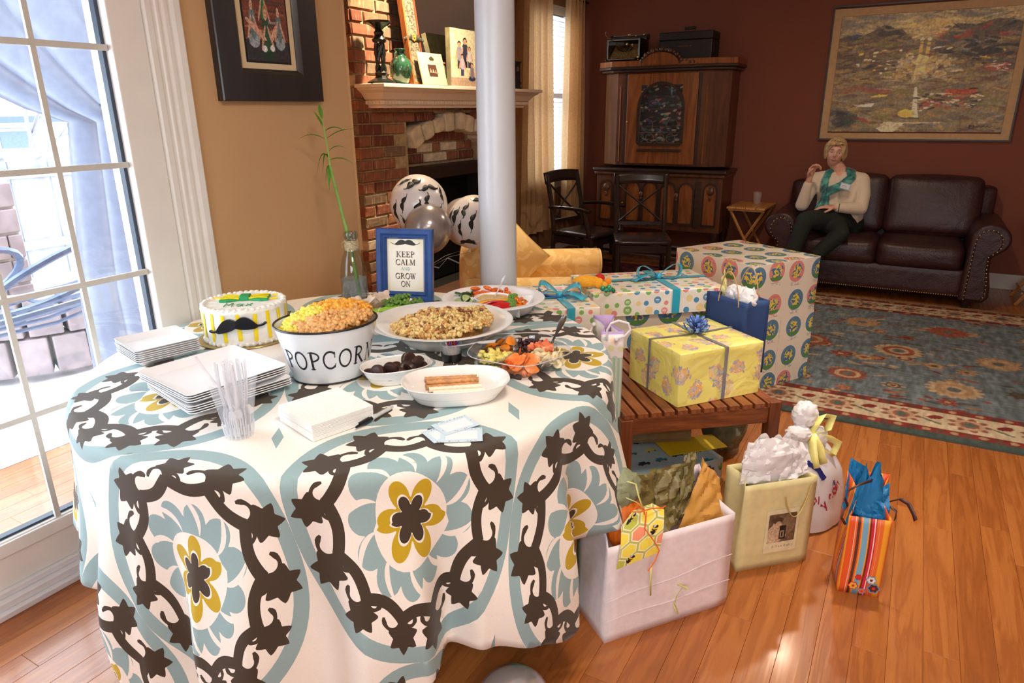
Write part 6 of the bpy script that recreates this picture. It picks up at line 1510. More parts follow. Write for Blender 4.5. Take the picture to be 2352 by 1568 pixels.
# ---- cream bag with the baby photograph
CREAM = thin('cream_bag_paper', (238, 226, 168), .35, .12, .1, 30)
cg = bag('gift_bag', 'cream gift bag with a sepia baby photograph and gold cord handle', (-.322, 2.054, 0), 43.4, .266, .115, .325, CREAM, hb=.34)
r = Ras(90, 90, (196, 168, 132)); r.rect(0, 1, 0, 1, (104, 84, 64)); r.noise(.3, 2, 9, 9)
r.ell(.72, .60, .24, .34, (128, 104, 80)); r.ell(.25, .28, .30, .34, (196, 170, 140)); r.ell(.32, .62, .16, .16, (206, 180, 148)); r.ell(.34, .76, .17, .13, (72, 56, 44)); r.ell(.36, .60, .13, .14, (190, 160, 128)); r.ell(.16, .12, .16, .16, (206, 182, 150)); r.ell(.48, .22, .2, .1, (190, 160, 128)); r.rect(.42, .66, .10, .58, (34, 30, 28)); r.rect(.46, .50, .16, .40, (150, 140, 110)); r.rect(.56, .60, .16, .40, (150, 140, 110)); r.rect(.46, .60, .36, .40, (150, 140, 110)); r.rect(.46, .60, .16, .19, (150, 140, 110)); r.noise(.16, 7, 3, 3)
g = G(); g.box(.088, .210, -.0072, -.0062, .060, .222); part('photo_mount', g, mat('vellum_mount', (226, 216, 176), .5), cg, smooth=0)
sheet('baby_photograph', r, lambda u, v: (.098+u*.102, -.0080, .098+v*.108), cg)
g = G(); xx = .118
for k, ln in enumerate(([[(0, 0), (.5, 1), (1, 0)], [(.2, .4), (.8, .4)]], [[(0, 0), (0, 1), (.9, 0), (.9, 1)]], [[(.8, .3), (.1, .3), (.3, .6), (.8, .4), (.3, 0), (.8, .05)]], [[(0, .6), (.25, 0), (.5, .5), (.75, 0), (1, .6)]], [[(0, 0), (0, 1), (.7, .8), (0, .5), (.8, .25), (0, 0)]], [[(.7, .5), (.1, .4), (.2, 0), (.7, .1), (.8, .5), (.85, 0)]], [[(0, 1), (0, 0), (.6, .1), (.5, .5), (0, .4)]], [[(0, .5), (.3, 0)], [(.7, .5), (.1, -.5)]])):
    for l_ in ln: g.tube([(xx+p[0]*.0065, -.0082, .078+p[1]*.010) for p in l_], .0005, 4)
    xx += .0095 if k not in (0, 3) else .014
part('caption_script', g, mat('grey_script', (150, 140, 112), .6), cg)
GC = mat('gold_cord', (214, 196, 120), .3, .1, 300, .5, metal=.6)
g = G(); n_ = 26
g.tube([(.145+.090*(i/n_), -.012-.004*sin(pi*i/n_), .272+.028*(i/n_)-.092*sin(pi*i/n_)**.75) for i in range(n_+1)], [.0019+.0004*(i % 2) for i in range(n_+1)], 6); part('cord_handle', g, GC, cg)
tissue(cg, .125, .058, .27, .112, .048, .20, WT, 90, 3); puff(cg, (.120, .055, .37), .108, .046, .085, WT, 93, amp=.3); sheetpeak(cg, [(-.0, .03, .31), (.09, .0, .33), (.12, .03, .44), (.03, .05, .45)], WT, seed=21, amp=.008); sheetpeak(cg, [(.13, -.0, .32), (.25, .01, .33), (.23, .04, .43), (.15, .04, .46)], WT, seed=22, amp=.008)
# ---- plastic shopping bag with lettering and a yellow bow
pb = thing('plastic_bag', 'white plastic shopping bag tied with a yellow bow, blue and red lettering', 'bag', (-.175, 2.50, 0), radians(38))
PLB = frosted('bag_plastic', (232, 230, 236), .80, .22)
tri = lambda q: abs(((q/pi) % 2)-1)*2-1
def pbf(u, v, off=0):
    a = 2*pi*u; prof = [(.02, 0), (.125, .004), (.135, .05), (.130, .14), (.120, .22), (.085, .30), (.035, .355), (.028, .37)]
    k = v*(len(prof)-1); i = min(int(k), len(prof)-2); f = k-i; r = prof[i][0]*(1-f)+prof[i+1][0]*f+off; z = prof[i][1]*(1-f)+prof[i+1][1]*f
    sx = 1.12; q = 1+.05*tri(4*a+3*v)+.04*tri(9*a-5*v)*v+.12*v*tri(7*a)*max(0, v-.5)
    return (r*sx*q*cos(a)-.035*v+.02*sin(a)*v, r*.82*q*sin(a)+.01*v, z)
g = G(); g.grid(56, 26, pbf, wrapu=True); part('bag_body', g, PLB, pb, smooth=35)
g = G(); g.T = Matrix.Translation((-.02, .01, .02)); g.box(-.07, .08, -.05, .05, 0, .2); part('contents', g, mat('pastel_print', (206, 214, 206), .6, .3, 30), pb, smooth=0)
puff(pb, (-.045, .005, .43), .050, .040, .055, WT, 71, 'bag_tuft'); puff(pb, (-.075, -.02, .37), .050, .036, .034, WT, 72, 'bag_tuft'); puff(pb, (.0, -.02, .35), .04, .03, .045, WT, 73, 'bag_tuft')
YB = mat('pale_yellow_ribbon', (240, 230, 140), .3, .04, 20, coat=.2)
for pts in ([(-.035, -.03, .37), (.0, -.03, .44), (.04, -.03, .43), (.02, -.04, .38), (-.035, -.035, .37)], [(-.035, -.03, .37), (.02, -.045, .36), (.07, -.04, .33), (.05, -.045, .28), (.0, -.04, .31), (-.035, -.035, .37)], [(-.035, -.04, .37), (-.04, -.065, .32), (-.035, -.085, .26)], [(-.035, -.04, .37), (-.015, -.06, .33), (.0, -.075, .27)]):
    P2 = []
    for i in range(len(pts)-1):
        for q in (0, .5): P2.append(tuple(Vector(pts[i])*(1-q)+Vector(pts[i+1])*q))
    P2.append(pts[-1]); g = G(); g.ribbon(P2, .034, (.55, -.55, .5)); part('bow_loop', g, YB, pb, smooth=180, solid=.001)
def onbag(x, z):      # map lettering onto the plastic
    a = radians(-100)+x/.135; best = None
    v = 0
    for i in range(60):
        p = pbf((a/(2*pi)) % 1, i/59, .0035)
        if p[2] >= z: break
    return p
def bagtext(name, strokes_, ox, oz, s_, rot, m):
    g = G()
    for ln, wd in strokes_:
        dense = []
        for (x0, y0), (x1, y1) in zip(ln, ln[1:]):
            for q in (0, .5): dense.append((x0+(x1-x0)*q, y0+(y1-y0)*q))
        dense.append(ln[-1])
        for q in strokes_to_quads(dense, wd):
            pts = []
            for x, y in q: X_, Y_ = R2(x*s_, y*s_, rot); pts.append(onbag(ox+X_, oz+Y_))
            g.poly(pts)
    part(name, g, m, pb, smooth=0, solid=.0006)
BLU = mat('logo_blue', (28, 36, 110), .4); RED_ = mat('logo_red', (170, 30, 60), .4)
bagtext('logo_letter', glyph('Y')[0]+[([(.5, 0), (.5, .5)], .26), ([(.5, .48), (.12, .98)], .24), ([(.5, .48), (.86, .98)], .18)], .020, .195, .085, radians(24), BLU)
bagtext('logo_mark', [(arc(.5, .5, .5, .5, 0, 360, 14), .12), ([(.35, .2), (.35, .8), (.65, .7), (.4, .5), (.7, .2)], .1)], .098, .178, .014, radians(20), BLU)
x_ = .050
for st in ([([(0, .7), (.3, .05)], .16), ([(.6, .7), (.1, -.5)], .16)], [([(.25, 0), (.3, .05)], .22)], [(arc(.4, .35, .32, .35, 50, 310, 10), .16)], [(arc(.4, .35, .34, .35, 0, 360, 12), .16)], [([(0, 0), (0, .65), (.3, .65), (.35, 0)], .15), ([(.35, .55), (.65, .65), (.7, 0)], .15)]):
    bagtext('logo_word', st, x_, .098+(x_-.05)*.85, .030, radians(36), RED_); x_ += .020 if len(st) > 0 and st[0][1] < .2 else .010
for k, st in enumerate(([(arc(.3, .4, .3, .4, 0, 360, 10), .16)], [([(.1, 1), (.1, 0), (.6, 0)], .17)])): bagtext('logo_word', st, .004+.022*k, .128-.006*k, .026, radians(-8), RED_)
# ---- striped bag with blue tissue
m, t, b = newmat('striped_bag_print', .38, coat=.2); tc_ = t.nodes.new('ShaderNodeTexCoord'); sp_ = t.nodes.new('ShaderNodeSeparateXYZ'); t.links.new(tc_.outputs['Object'], sp_.inputs[0]); sx_ = X(t, sp_.outputs[0])+X(t, sp_.outputs[1])*1.3
Oc, Dc, Yc, Bc, Br_, Rc, Wc = rgb(236, 116, 54), rgb(232, 92, 40), rgb(246, 170, 50), rgb(120, 180, 214), rgb(92, 50, 34), rgb(214, 36, 62), rgb(244, 220, 214)
stops = [(0, Yc), (.03, Dc), (.16, Wc), (.17, Oc), (.21, Br_), (.27, Dc), (.30, Yc), (.325, Bc), (.45, Yc), (.475, Dc), (.485, Br_), (.52, Rc), (.585, Wc), (.61, Rc), (.64, Oc), (.70, Wc), (.707, Oc), (.80, Yc), (.93, Oc)]
f_ = (sx_*(1/.125)).mod(1.0)
t.links.new(ramp(t, f_.s, stops, 'CONSTANT'), b.inputs['Base Color']); STR = m
sb = bag('gift_bag', 'small orange, red and blue striped gift bag with flowers and brown ribbon handles', (-.019, 2.113, 0), 13.5, .122, .115, .278, STR, hb=.375)
BT = thin('blue_tissue', (36, 140, 206), .45, .3, .2, 40)
tissue(sb, .060, .058, .20, .052, .046, .22, BT, 31, 2); puff(sb, (.060, .055, .27), .050, .044, .050, BT, 37); sheetpeak(sb, [(.0, .04, .22), (.1, .0, .24), (.09, .0, .33), (.02, .05, .36)], BT, seed=4, amp=.006); sheetpeak(sb, [(.03, .0, .26), (.12, .01, .25), (.115, .07, .37), (.05, .04, .33)], BT, seed=6, amp=.006); sheetpeak(sb, [(-.002, .08, .25), (.07, .10, .25), (.05, .10, .40), (.005, .11, .42)], BT, seed=7, amp=.005)
BRR = mat('brown_ribbon', (84, 52, 44), .4, .05, 40)
g = G(); g.ribbon([(-.004, .02, .30), (-.020, .0, .335), (-.012, .0, .365), (.02, .01, .385), (.055, .03, .392)], .011, (.3, .2, .9)); g.ribbon([(-.004, .02, .30), (-.018, -.004, .29), (-.022, -.006, .27), (-.006, .0, .245)], .010, (.7, .5, .3)); part('ribbon_handle', g, BRR, sb, smooth=180, solid=.001)
g = G(); g.ribbon([(.118, .06, .31), (.145, .05, .33), (.165, .035, .325), (.180, .02, .30), (.185, .01, .285)], .014, (.5, -.3, .8)); g.ribbon([(.12, .05, .30), (.138, .04, .29), (.135, .03, .265)], .008, (.6, .4, .6)); part('ribbon_handle', g, BRR, sb, smooth=180, solid=.001)
def flower_print(cx, cz, s_, c1, c2, c3):
    g = G()
    for k_, (q, c_) in enumerate(((1.25, 0), (1.0, 1), (.38, 2))): g.prism([(cx+s_*q*(.72+.28*abs(cos(3*a)))*cos(a), cz+s_*q*(.72+.28*abs(cos(3*a)))*sin(a)) for a in [2*pi*i/42 for i in range(42)]], lambda x, z, y: (x, y, z), -.0052-.0004*k_, -.0046, m=c_)
    part('flower_print', g, [mat(*c) for c in (c1, c2, c3)], sb, smooth=0)
lb_, wh_, rd_, yl_, br2 = ('print_blue', (110, 160, 200), .5), ('print_white', (240, 226, 222), .5), ('print_red', (214, 50, 50), .5), ('print_yellow', (244, 186, 60), .5), ('print_brown', (84, 44, 38), .5)
flower_print(.092, .062, .0125, lb_, wh_, br2); flower_print(.102, .033, .015, lb_, br2, rd_); flower_print(.043, .033, .0125, rd_, yl_, rd_); flower_print(.055, .066, .009, rd_, rd_, rd_); flower_print(.070, .017, .009, lb_, ('print_coral', (226, 100, 80), .5), rd_)
# ---- silver balloon on the floor under the cloth edge
def balloon(name, label, loc, r, m, rot=(0, 0, 0), group=None, prints=True, knot=True, seed=1):
    t_ = thing(name, label, 'balloon', loc, group=group); t_.rotation_euler = rot; g = G()
    g.lathe([(r*sin(pi*i/28)*(1 if i < 14 else 1-.10*((i-14)/14)**2), -r*cos(pi*i/28)*(1 if i > 14 else 1.14)) for i in range(0, 29)], 40); part('skin', g, m, t_, smooth=180)
    g = G(); g.lathe([(.002, -1.14*r+.002), (.006, -1.14*r-.006), (.011, -1.14*r-.016), (.009, -1.14*r-.017)], 12); part('knot', g, m, t_)
    return t_
SILB = mat('silver_latex', (170, 164, 166), .22, .02, 8, metal=.55, coat=.3)
balloon('balloon', 'shiny silver balloon lying on the floor under the front edge of the tablecloth', (-.648, 1.118, .100), .098, SILB, (radians(96), 0, .4))
# ================================================================ ON THE WALLS AND MANTEL
def people(r, figs):
    for (u, v, s_, shirt, hair, legs, seated) in figs:
        if not seated: r.rect(u-.07*s_, u+.07*s_, v-.62*s_, v-.2*s_, legs)
        else: r.ell(u, v-.42*s_, .17*s_, .10*s_, legs)
        r.ell(u, v-.20*s_, .105*s_, .21*s_, shirt); r.ell(u-.11*s_, v-.25*s_, .03*s_, .16*s_, (206, 160, 136), -.3); r.ell(u+.11*s_, v-.25*s_, .03*s_, .16*s_, (206, 160, 136), .3)
        r.ell(u, v+.055*s_, .066*s_, .085*s_, hair); r.ell(u, v+.03*s_, .050*s_, .068*s_, (214, 168, 142))
        r.ell(u-.018*s_, v+.04*s_, .008*s_, .006*s_, (60, 40, 36)); r.ell(u+.018*s_, v+.04*s_, .008*s_, .006*s_, (60, 40, 36)); r.ell(u, v+.005*s_, .018*s_, .006*s_, (170, 90, 84))
wf = thing('picture_frame', 'wide black-framed photograph of four children in green hanging on the tan wall', 'picture', (XD, 2.057, 1.515), radians(90))
BW = mat('black_wood_frame', (44, 40, 42), .32, .10, 14, .1, coat=.2, stretch=(1, 1, .1))
Wo, Ho = .51, .66
g = G(); moulding(g, Wo, Ho, [(0, 0), (0, .030), (.004, .034), (.10, .030), (.106, .026), (.118, .014), (.118, .004)], lambda x, y, z: (x, y, z)); part('moulding', g, BW, wf, smooth=20)
g = G(); g.box(-.145, .145, -.010, -.002, .095, Ho-.095); part('mat_board', g, mat('cream_mat', (226, 206, 168), .8, .01), wf, smooth=0)
g = G(); g.box(-.112, .112, -.0112, -.0101, .140, Ho-.13); part('black_fillet', g, mat('black_fillet', (24, 22, 24), .5), wf, smooth=0)
r = Ras(110, 190, (120, 66, 50)); R_ = random.Random(12)
for i in range(26): r.rect(R_.uniform(-.1, .7), R_.uniform(.3, 1.1), .28+i*.028, .30+i*.028, R_.choice(((146, 84, 60), (96, 52, 44), (176, 112, 78), (84, 60, 60), (150, 140, 142))))
r.rect(0, 1, 0, .20, (52, 52, 58)); G1, G2, DR = (34, 104, 62), (44, 84, 60), (104, 122, 124)
people(r, [(.47, .66, .70, (26, 116, 66), (60, 40, 34), (40, 50, 50), False), (.20, .50, .72, DR, (58, 40, 34), (150, 160, 170), True), (.80, .46, .66, DR, (74, 50, 40), (150, 162, 170), True), (.50, .42, .80, G2, (170, 120, 92), (32, 60, 46), True)])
for u, v in ((.42, .12), (.60, .13)): r.ell(u, v, .055, .032, (228, 228, 230))
r.ell(.26, .30, .05, .16, (206, 160, 136), .9); r.ell(.66, .27, .04, .10, (206, 160, 136), -.5); r.noise(.22, 3, 2, 2)
sheet('photograph', r, lambda u, v: (-.105+u*.210, -.0122, .147+v*(Ho-.284)), wf)
# painting
pt = thing('painting', 'large abstract harbour painting with cream liner and thin dark frame above the sofa', 'painting', (-.090, 7.0, 1.200))
Wo, Ho = 1.43, 1.085
g = G(); moulding(g, Wo, Ho, [(0, 0), (0, .035), (.012, .035), (.012, .020)], lambda x, y, z: (x, y, z)); part('frame', g, mat('dark_frame', (52, 42, 34), .4), pt, smooth=0)
g = G(); moulding(g, Wo-.024, Ho-.024, [(0, .004), (0, .026), (.058, .022), (.060, .010)], lambda x, y, z: (x, y, z)); part('liner', g, mat('cream_liner', (206, 168, 122), .7, .04), pt, smooth=0)
r = Ras(340, 250, (118, 100, 70)); R_ = random.Random(17)
def dab(n_, u0, u1, v0, v1, cols, ru, rv, al=.8, rot=.3):
    for _ in range(n_): r.ell(R_.uniform(u0, u1), R_.uniform(v0, v1), R_.uniform(*ru), R_.uniform(*rv), R_.choice(cols), R_.uniform(-rot, rot), al)
OC, GY, BRN, RD, CRM, BLU_, OLI, YLW, DKB = (150, 122, 66), (122, 112, 92), (90, 62, 46), (150, 62, 44), (206, 190, 148), (70, 84, 92), (118, 108, 56), (210, 168, 62), (52, 48, 48)
dab(160, 0, 1, .80, 1, [(132, 122, 94), (150, 134, 92), (108, 104, 92), (172, 150, 96)], (.04, .14), (.008, .022), .6)
dab(60, .38, .64, .78, .92, [(196, 160, 92), (176, 150, 96), (200, 172, 116)], (.02, .07), (.008, .02), .5, .5)
r.poly([(0, .80), (.05, .83), (.12, .81), (.18, .84), (.26, .90), (.31, .86), (.36, .86), (.44, .76), (.44, .5), (0, .5)], (84, 68, 52), .9); r.poly([(.56, .76), (.66, .88), (.76, .86), (.86, .90), (.95, .89), (1, .86), (1, .5), (.56, .5)], (80, 70, 58), .9)
r.poly([(.03, .80), (.10, .835), (.17, .81), (.10, .77)], (56, 62, 76), .8); r.poly([(.22, .82), (.27, .895), (.33, .86), (.42, .78), (.3, .76)], (54, 50, 46), .8)
dab(420, 0, 1, .42, .80, [BRN, OC, GY, OLI, (104, 84, 56), (96, 78, 60)], (.015, .06), (.006, .018), .6)
dab(420, 0, 1, 0, .45, [GY, OC, (104, 96, 78), OLI, (128, 104, 66), BRN, (90, 84, 76)], (.02, .08), (.006, .018), .6)
dab(70, .1, .95, .50, .70, [CRM, (186, 176, 150), RD, YLW, BLU_, DKB], (.006, .022), (.004, .012), .85)
dab(90, .36, .66, .44, .62, [(196, 160, 84), (190, 170, 116), (160, 130, 74), (186, 172, 130)], (.010, .03), (.006, .02), .5, 1)
dab(26, .58, .95, .66, .86, [RD, DKB, (150, 92, 76), BLU_], (.012, .04), (.006, .014), .8, .7)
dab(18, .62, 1, .62, .72, [DKB], (.02, .05), (.008, .02), .8)
for u in (.485, .525): r.rect(u-.010, u+.010, .58, .76, (206, 160, 82), .85); r.ell(u, .765, .012, .014, CRM)
r.rect(.47, .53, .48, .64, (206, 186, 120), .6); r.poly([(.485, .38), (.50, .38), (.52, .20), (.535, .12), (.49, .13)], (212, 190, 152)); r.ell(.46, .16, .05, .035, YLW, 0, .9); r.rect(.44, .54, .115, .125, (70, 50, 30))
r.poly([(.14, .24), (.16, .215), (.25, .215), (.27, .25), (.16, .235)], (214, 190, 160)); r.ell(.12, .13, .06, .010, RD, -.25); r.ell(.20, .11, .06, .010, RD, -.35)
r.rect(.66, .83, .31, .355, (160, 66, 38), .9); r.ell(.60, .26, .07, .012, (130, 48, 40), .2); r.ell(.26, .355, .10, .028, (126, 66, 46), -.1, .7); r.ell(.12, .37, .08, .03, (126, 66, 46), .2, .5); r.ell(.29, .31, .05, .009, YLW, .1)
dab(50, .5, .85, .18, .32, [CRM, (196, 180, 160), RD, DKB], (.008, .03), (.004, .010), .8); r.poly([(.30, .03), (.34, .09), (.46, .08), (.40, .0), (.33, .0)], CRM, .8); r.rect(.40, .66, .075, .083, CRM, .7)
dab(30, .86, .97, .50, .56, [(190, 176, 160), RD], (.010, .03), (.003, .008), .8); dab(18, .02, .16, .06, .16, [(50, 56, 48), DKB], (.02, .05), (.01, .03), .6)
r.rect(.82, .828, .03, .065, (40, 30, 24)); r.ell(.838, .048, .014, .017, (40, 30, 24)); r.ell(.838, .048, .009, .011, (120, 96, 64))
for i in range(8): r.ell(.865+i*.011, .045+.006*(i % 2), .006, .004, (44, 34, 26))
for _ in range(520):
    u, v = R_.random(), R_.random(); iy = min(r.h-1, int((1-v)*r.h)); ix = min(r.w-1, int(u*r.w)); c = r.a[iy, ix]*R_.uniform(.8, 1.16)+np.array([R_.uniform(-10, 10)]*3)
    r.ell(u, v, R_.uniform(.012, .045), R_.uniform(.003, .008), tuple(c), R_.uniform(-.35, .35), .65)
r.a = (r.a*.88+r.a.mean(axis=2, keepdims=True)*.12)*1.42
dab(70, .30, .72, .36, .62, [(214, 196, 150), (206, 176, 104), (190, 176, 140), (226, 208, 160)], (.015, .05), (.003, .009), .5, .2); dab(40, 0, 1, .1, .7, [(200, 188, 160), (176, 164, 140), (150, 62, 44), (60, 56, 60)], (.01, .03), (.003, .007), .7, .3); dab(30, .3, .7, .80, .93, [(220, 190, 120), (200, 180, 130)], (.02, .06), (.004, .010), .5, .3)
r.noise(.12, 5, 3, 3); r.noise(.08, 6, 2, 5)
sheet('canvas', r, lambda u, v: (-Wo/2+.07+u*(Wo-.14), -.012, .07+v*(Ho-.14)), pt)
# things on the mantel (top of shelf at z 1.622)
MZ = 1.6225
BI = mat('black_iron', (22, 26, 26), .28, .1, 40, .3, coat=.4)
cs = thing('candlestick', 'tall black carved candlestick on the left end of the mantel', 'candlestick', (-2.665, 3.215, MZ))
g = G(); g.lathe([(0, 0), (.078, 0), (.078, .008), (.060, .018), (.036, .028), (.030, .040), (.034, .055), (.022, .066)], 8); part('base', g, BI, cs, smooth=30)
for i in range(4):
    a = i*pi/2+pi/4; g = G(); g.tube([(.022*cos(a+q*2.2), .022*sin(a+q*2.2), .062+.15*q) for q in [k/12 for k in range(13)]], [.0105 if k % 3 else .008 for k in range(13)], 6); part('twisted_post', g, BI, cs)
g = G(); g.lathe([(.020, .205), (.036, .212), (.040, .225), (.030, .24), (.024, .25), (.028, .262), (.018, .275)], 16); g.ball((.03, 0, .225), .012, 8, 6); g.ball((-.03, 0, .225), .012, 8, 6); part('capital', g, BI, cs)
g = G(); g.lathe([(.016, .272), (.03, .285), (.07, .308), (.074, .318), (.070, .320), (0, .316)], 8); part('drip_pan', g, BI, cs, smooth=30)
vs_ = thing('vase', 'dark green glazed vase on the mantel beside the black candlestick', 'vase', (-2.675, 3.405, MZ))
g = G(); g.lathe([(0, 0), (.034, 0), (.050, .025), (.064, .065), (.066, .095), (.055, .130), (.030, .150), (.022, .162), (.026, .178), (.036, .190), (.033, .192), (.02, .17), (0, .16)], 32); m, t, b = newmat('green_glaze', .12, coat=.6)
nz = tex(t, 'Noise', coord(t, 'Object', (18, 18, 9)), Scale=1, Detail=4, Distortion=2); t.links.new(ramp(t, nz.outputs[0], ((.3, rgb(24, 50, 40)), (.5, rgb(42, 84, 62)), (.62, rgb(30, 40, 34)), (.75, rgb(150, 140, 96)))), b.inputs['Base Color']); bump(t, b, nz.outputs[0], .3, .004); part('body', g, m, vs_, smooth=180)
g = G(); g.tube([(0, .030, .175), (0, .050, .16), (0, .052, .135), (0, .046, .125)], .006, 7); g.tube([(0, -.030, .175), (0, -.050, .16), (0, -.052, .135), (0, -.046, .125)], .006, 7); part('handles', g, m, vs_)
mr = thing('mirror', 'large mirror in an ornate grey carved frame leaning on the brick above the mantel', 'mirror', (-2.668, 3.47, MZ), radians(90)); tl = radians(7.5)
ml = lambda x, y, z: (x, y*cos(tl)+z*sin(tl), z*cos(tl)-y*sin(tl))
WOODO = wood('orange_oak', (116, 62, 28), (158, 90, 44), .35, 2, 20)
Wm, Hm = 1.05, .86
g = G(); moulding(g, Wm, Hm, [(0, 0), (0, .034), (.010, .036), (.014, .030)], lambda x, y, z: ml(x+Wm/2, y, z)); part('outer_edge', g, WOODO, mr, smooth=0)
m, t, b = newmat('carved_grey_frame', .6); nz = tex(t, 'Noise', coord(t, 'Object', (40, 40, 40)), Scale=1, Detail=5, Distortion=1.4)
t.links.new(ramp(t, nz.outputs[0], ((.35, rgb(62, 60, 52)), (.5, rgb(112, 106, 92)), (.64, rgb(140, 124, 96)))), b.inputs['Base Color']); bump(t, b, nz.outputs[0], .8, .01)
g = G(); moulding(g, Wm-.028, Hm-.028, [(0, .020), (0, .028), (.11, .020), (.115, .012)], lambda x, y, z: ml(x+Wm/2, y, z+.014)); part('carved_frame', g, m, mr, smooth=0)
g = G(); moulding(g, Wm-.256, Hm-.256, [(0, .010), (0, .026), (.012, .022), (.013, .006)], lambda x, y, z: ml(x+Wm/2, y, z+.128)); part('inner_edge', g, mat('copper_edge', (150, 84, 60), .4), mr, smooth=0)
GOLD = mat('dull_gold', (170, 120, 52), .5, .2, 60, .5); DGR = mat('carving_dark', (60, 60, 52), .5, .2, 60, .5)
def rosette(x, z, s_):
    g = G()
    for i in range(8): a = i*pi/4; q = ml(x+s_*.6*cos(a), -.030, z+s_*.6*sin(a)); g.ball(q, s_*.34, 8, 6, sc=(1, .4, 1))
    g.ball(ml(x, -.032, z), s_*.3, 8, 6); part('rosette', g, GOLD, mr, smooth=180)
    for s2 in (-1, 1):
        g = G()
        for k in range(4): q = ml(x+s2*s_*(1.1+k*.75), -.028, z-.004*k); g.ball(q, s_*(.75-.13*k), 8, 6, sc=(1, .35, .9))
        part('leaf_carving', g, DGR, mr, smooth=180)
rosette(.52, .80, .030); rosette(.85, .80, .026); rosette(.07, .26, .026); rosette(.20, .80, .026); rosette(.07, .55, .024)
g = G(); g.prism([(.125, .125), (Wm-.125, .125), (Wm-.125, Hm-.125), (.125, Hm-.125)], lambda x, z, y: ml(x, y, z), -.010, -.004)
mm, t, b = newmat('mirror_glass', .02, metal=1); b.inputs['Base Color'].default_value = (.85, .87, .88, 1); part('mirror_glass', g, mm, mr, smooth=0)
pf = thing('picture_frame', 'small cream photo frame leaning on the mirror above the mantel', 'picture frame', (-2.599, 3.505, MZ), radians(90)); tl2 = radians(-13)
pl_ = lambda x, y, z: (x, y*cos(tl2)-z*sin(tl2), z*cos(tl2))
CFM = mat('cream_leather', (216, 200, 150), .6, .05, 40)
g = G(); g.prism([(0, 0), (.245, 0), (.245, .185), (0, .185)], lambda x, z, y: pl_(x, y, z), -.012, 0); part('frame_board', g, CFM, pf, smooth=0, bevel=.003)
r = Ras(40, 40, (70, 44, 36)); people(r, [(.25, .6, .7, (140, 120, 112), (30, 22, 20), (60, 50, 46), True), (.55, .55, .6, (180, 150, 140), (36, 26, 24), (60, 50, 46), True), (.8, .5, .6, (110, 60, 56), (30, 24, 22), (60, 40, 40), True)]); r.noise(.2, 2, 2, 2)
sheet('photograph', r, lambda u, v: pl_(.075+u*.085, -.0135, .050+v*.068), pf); g = G(); g.prism([(.105, .145), (.15, .145), (.15, .155), (.128, .168), (.105, .155)], lambda x, z, y: pl_(x, y, z), -.0145, -.012); part('badge', g, mat('dark_badge', (60, 56, 40), .4), pf, smooth=0)
cv = thing('canvas_photo', 'thick canvas photograph of a family group standing on the mantel before the mirror', 'picture', (-2.600, 3.795, MZ), radians(90)); g = G(); g.box(0, .50, -.008, .026, 0, .335); part('stretcher', g, mat('canvas_edge', (112, 104, 76), .8, .2, 12), cv, smooth=0)
g = G(); r = Ras(130, 90, (222, 216, 190)); R_ = random.Random(5)
for _ in range(60): r.ell(R_.uniform(0, .4), R_.uniform(.2, 1), R_.uniform(.01, .03), R_.uniform(.01, .04), R_.choice(((176, 196, 96), (206, 214, 150), (236, 232, 206))), 0, .6)
r.rect(0, 1, 0, .16, (190, 160, 140)); people(r, [(.20, .70, .62, (150, 146, 168), (70, 44, 34), (50, 50, 80), False), (.33, .76, .68, (52, 56, 84), (40, 30, 28), (30, 32, 50), False), (.43, .64, .5, (206, 206, 216), (84, 52, 40), (60, 60, 100), False), (.26, .50, .50, (196, 180, 210), (50, 34, 30), (70, 66, 110), False), (.48, .36, .5, (130, 124, 140), (54, 40, 34), (50, 56, 90), True), (.66, .5, .5, (90, 110, 140), (60, 44, 34), (50, 50, 80), False)]); r.noise(.10, 5, 2, 2)
sheet('printed_canvas', r, lambda u, v: (u*.50, -.0085, v*.335), cv)
bx_ = thing('lantern', 'small black box lantern on the right end of the mantel beyond the column', 'lantern', (-2.66, 4.64, MZ)); g = G(); g.box(-.05, .05, 0, .09, 0, .012); g.box(-.045, .045, .005, .085, .012, .175); g.box(-.052, .052, -.002, .092, .175, .188); part('body', g, BI, bx_, smooth=0, bevel=.003); g = G(); g.tube([(.046, .1, .03), (.046, .086, .03), (.046, .086, .05)], .003, 6); part('latch', g, BI, bx_); g = G(); g.box(.0452, .0465, .03, .06, .12, .15); part('emblem', g, mat('dull_silver', (140, 120, 116), .3, metal=.5), bx_, smooth=0)
# ---------------------------------------------------------------- balloons
LATEX = mat('white_latex', (226, 220, 222), .25, .02, 6, coat=.35); PR = mat('balloon_print', (26, 28, 30), .4)
def prints(t_, r, spots, kx=1.0):
    half_, left_ = moustache(10)
    for k, (lon, lat, s_, rot_, kind) in enumerate(spots):
        g = G()
        for poly_ in (half_, left_):
            pts = []
            for x, y in poly_:
                if kind == 1: y = y*1.6+.15*abs(x)
                if kind == 2 and y < 0: y *= 2.2
                X_, Y_ = R2(x*s_, y*s_*1.35, rot_); lo, la = lon+X_/max(.3, cos(lat)), lat+Y_
                k_ = (1.14 if la < 0 else 1.0); q = 1.006*r; pts.append((q*cos(la)*cos(lo), q*cos(la)*sin(lo), q*sin(la)*(1.14 if la < 0 else 1)))
            # thin shell piece that follows the skin
            n_ = len(pts)//2
            for i in range(n_-1): g.add([pts[i], pts[i+1], pts[-2-i], pts[-1-i]], [(0, 1, 2, 3)])
        part('moustache_print', g, PR, t_, smooth=180, solid=.0006)
b1 = balloon('balloon', 'big white balloon printed with black moustaches in front of the firebox', (-2.095, 2.745, 1.045), .140, LATEX, (radians(12), radians(-14), radians(0)))
c0 = radians(-52)
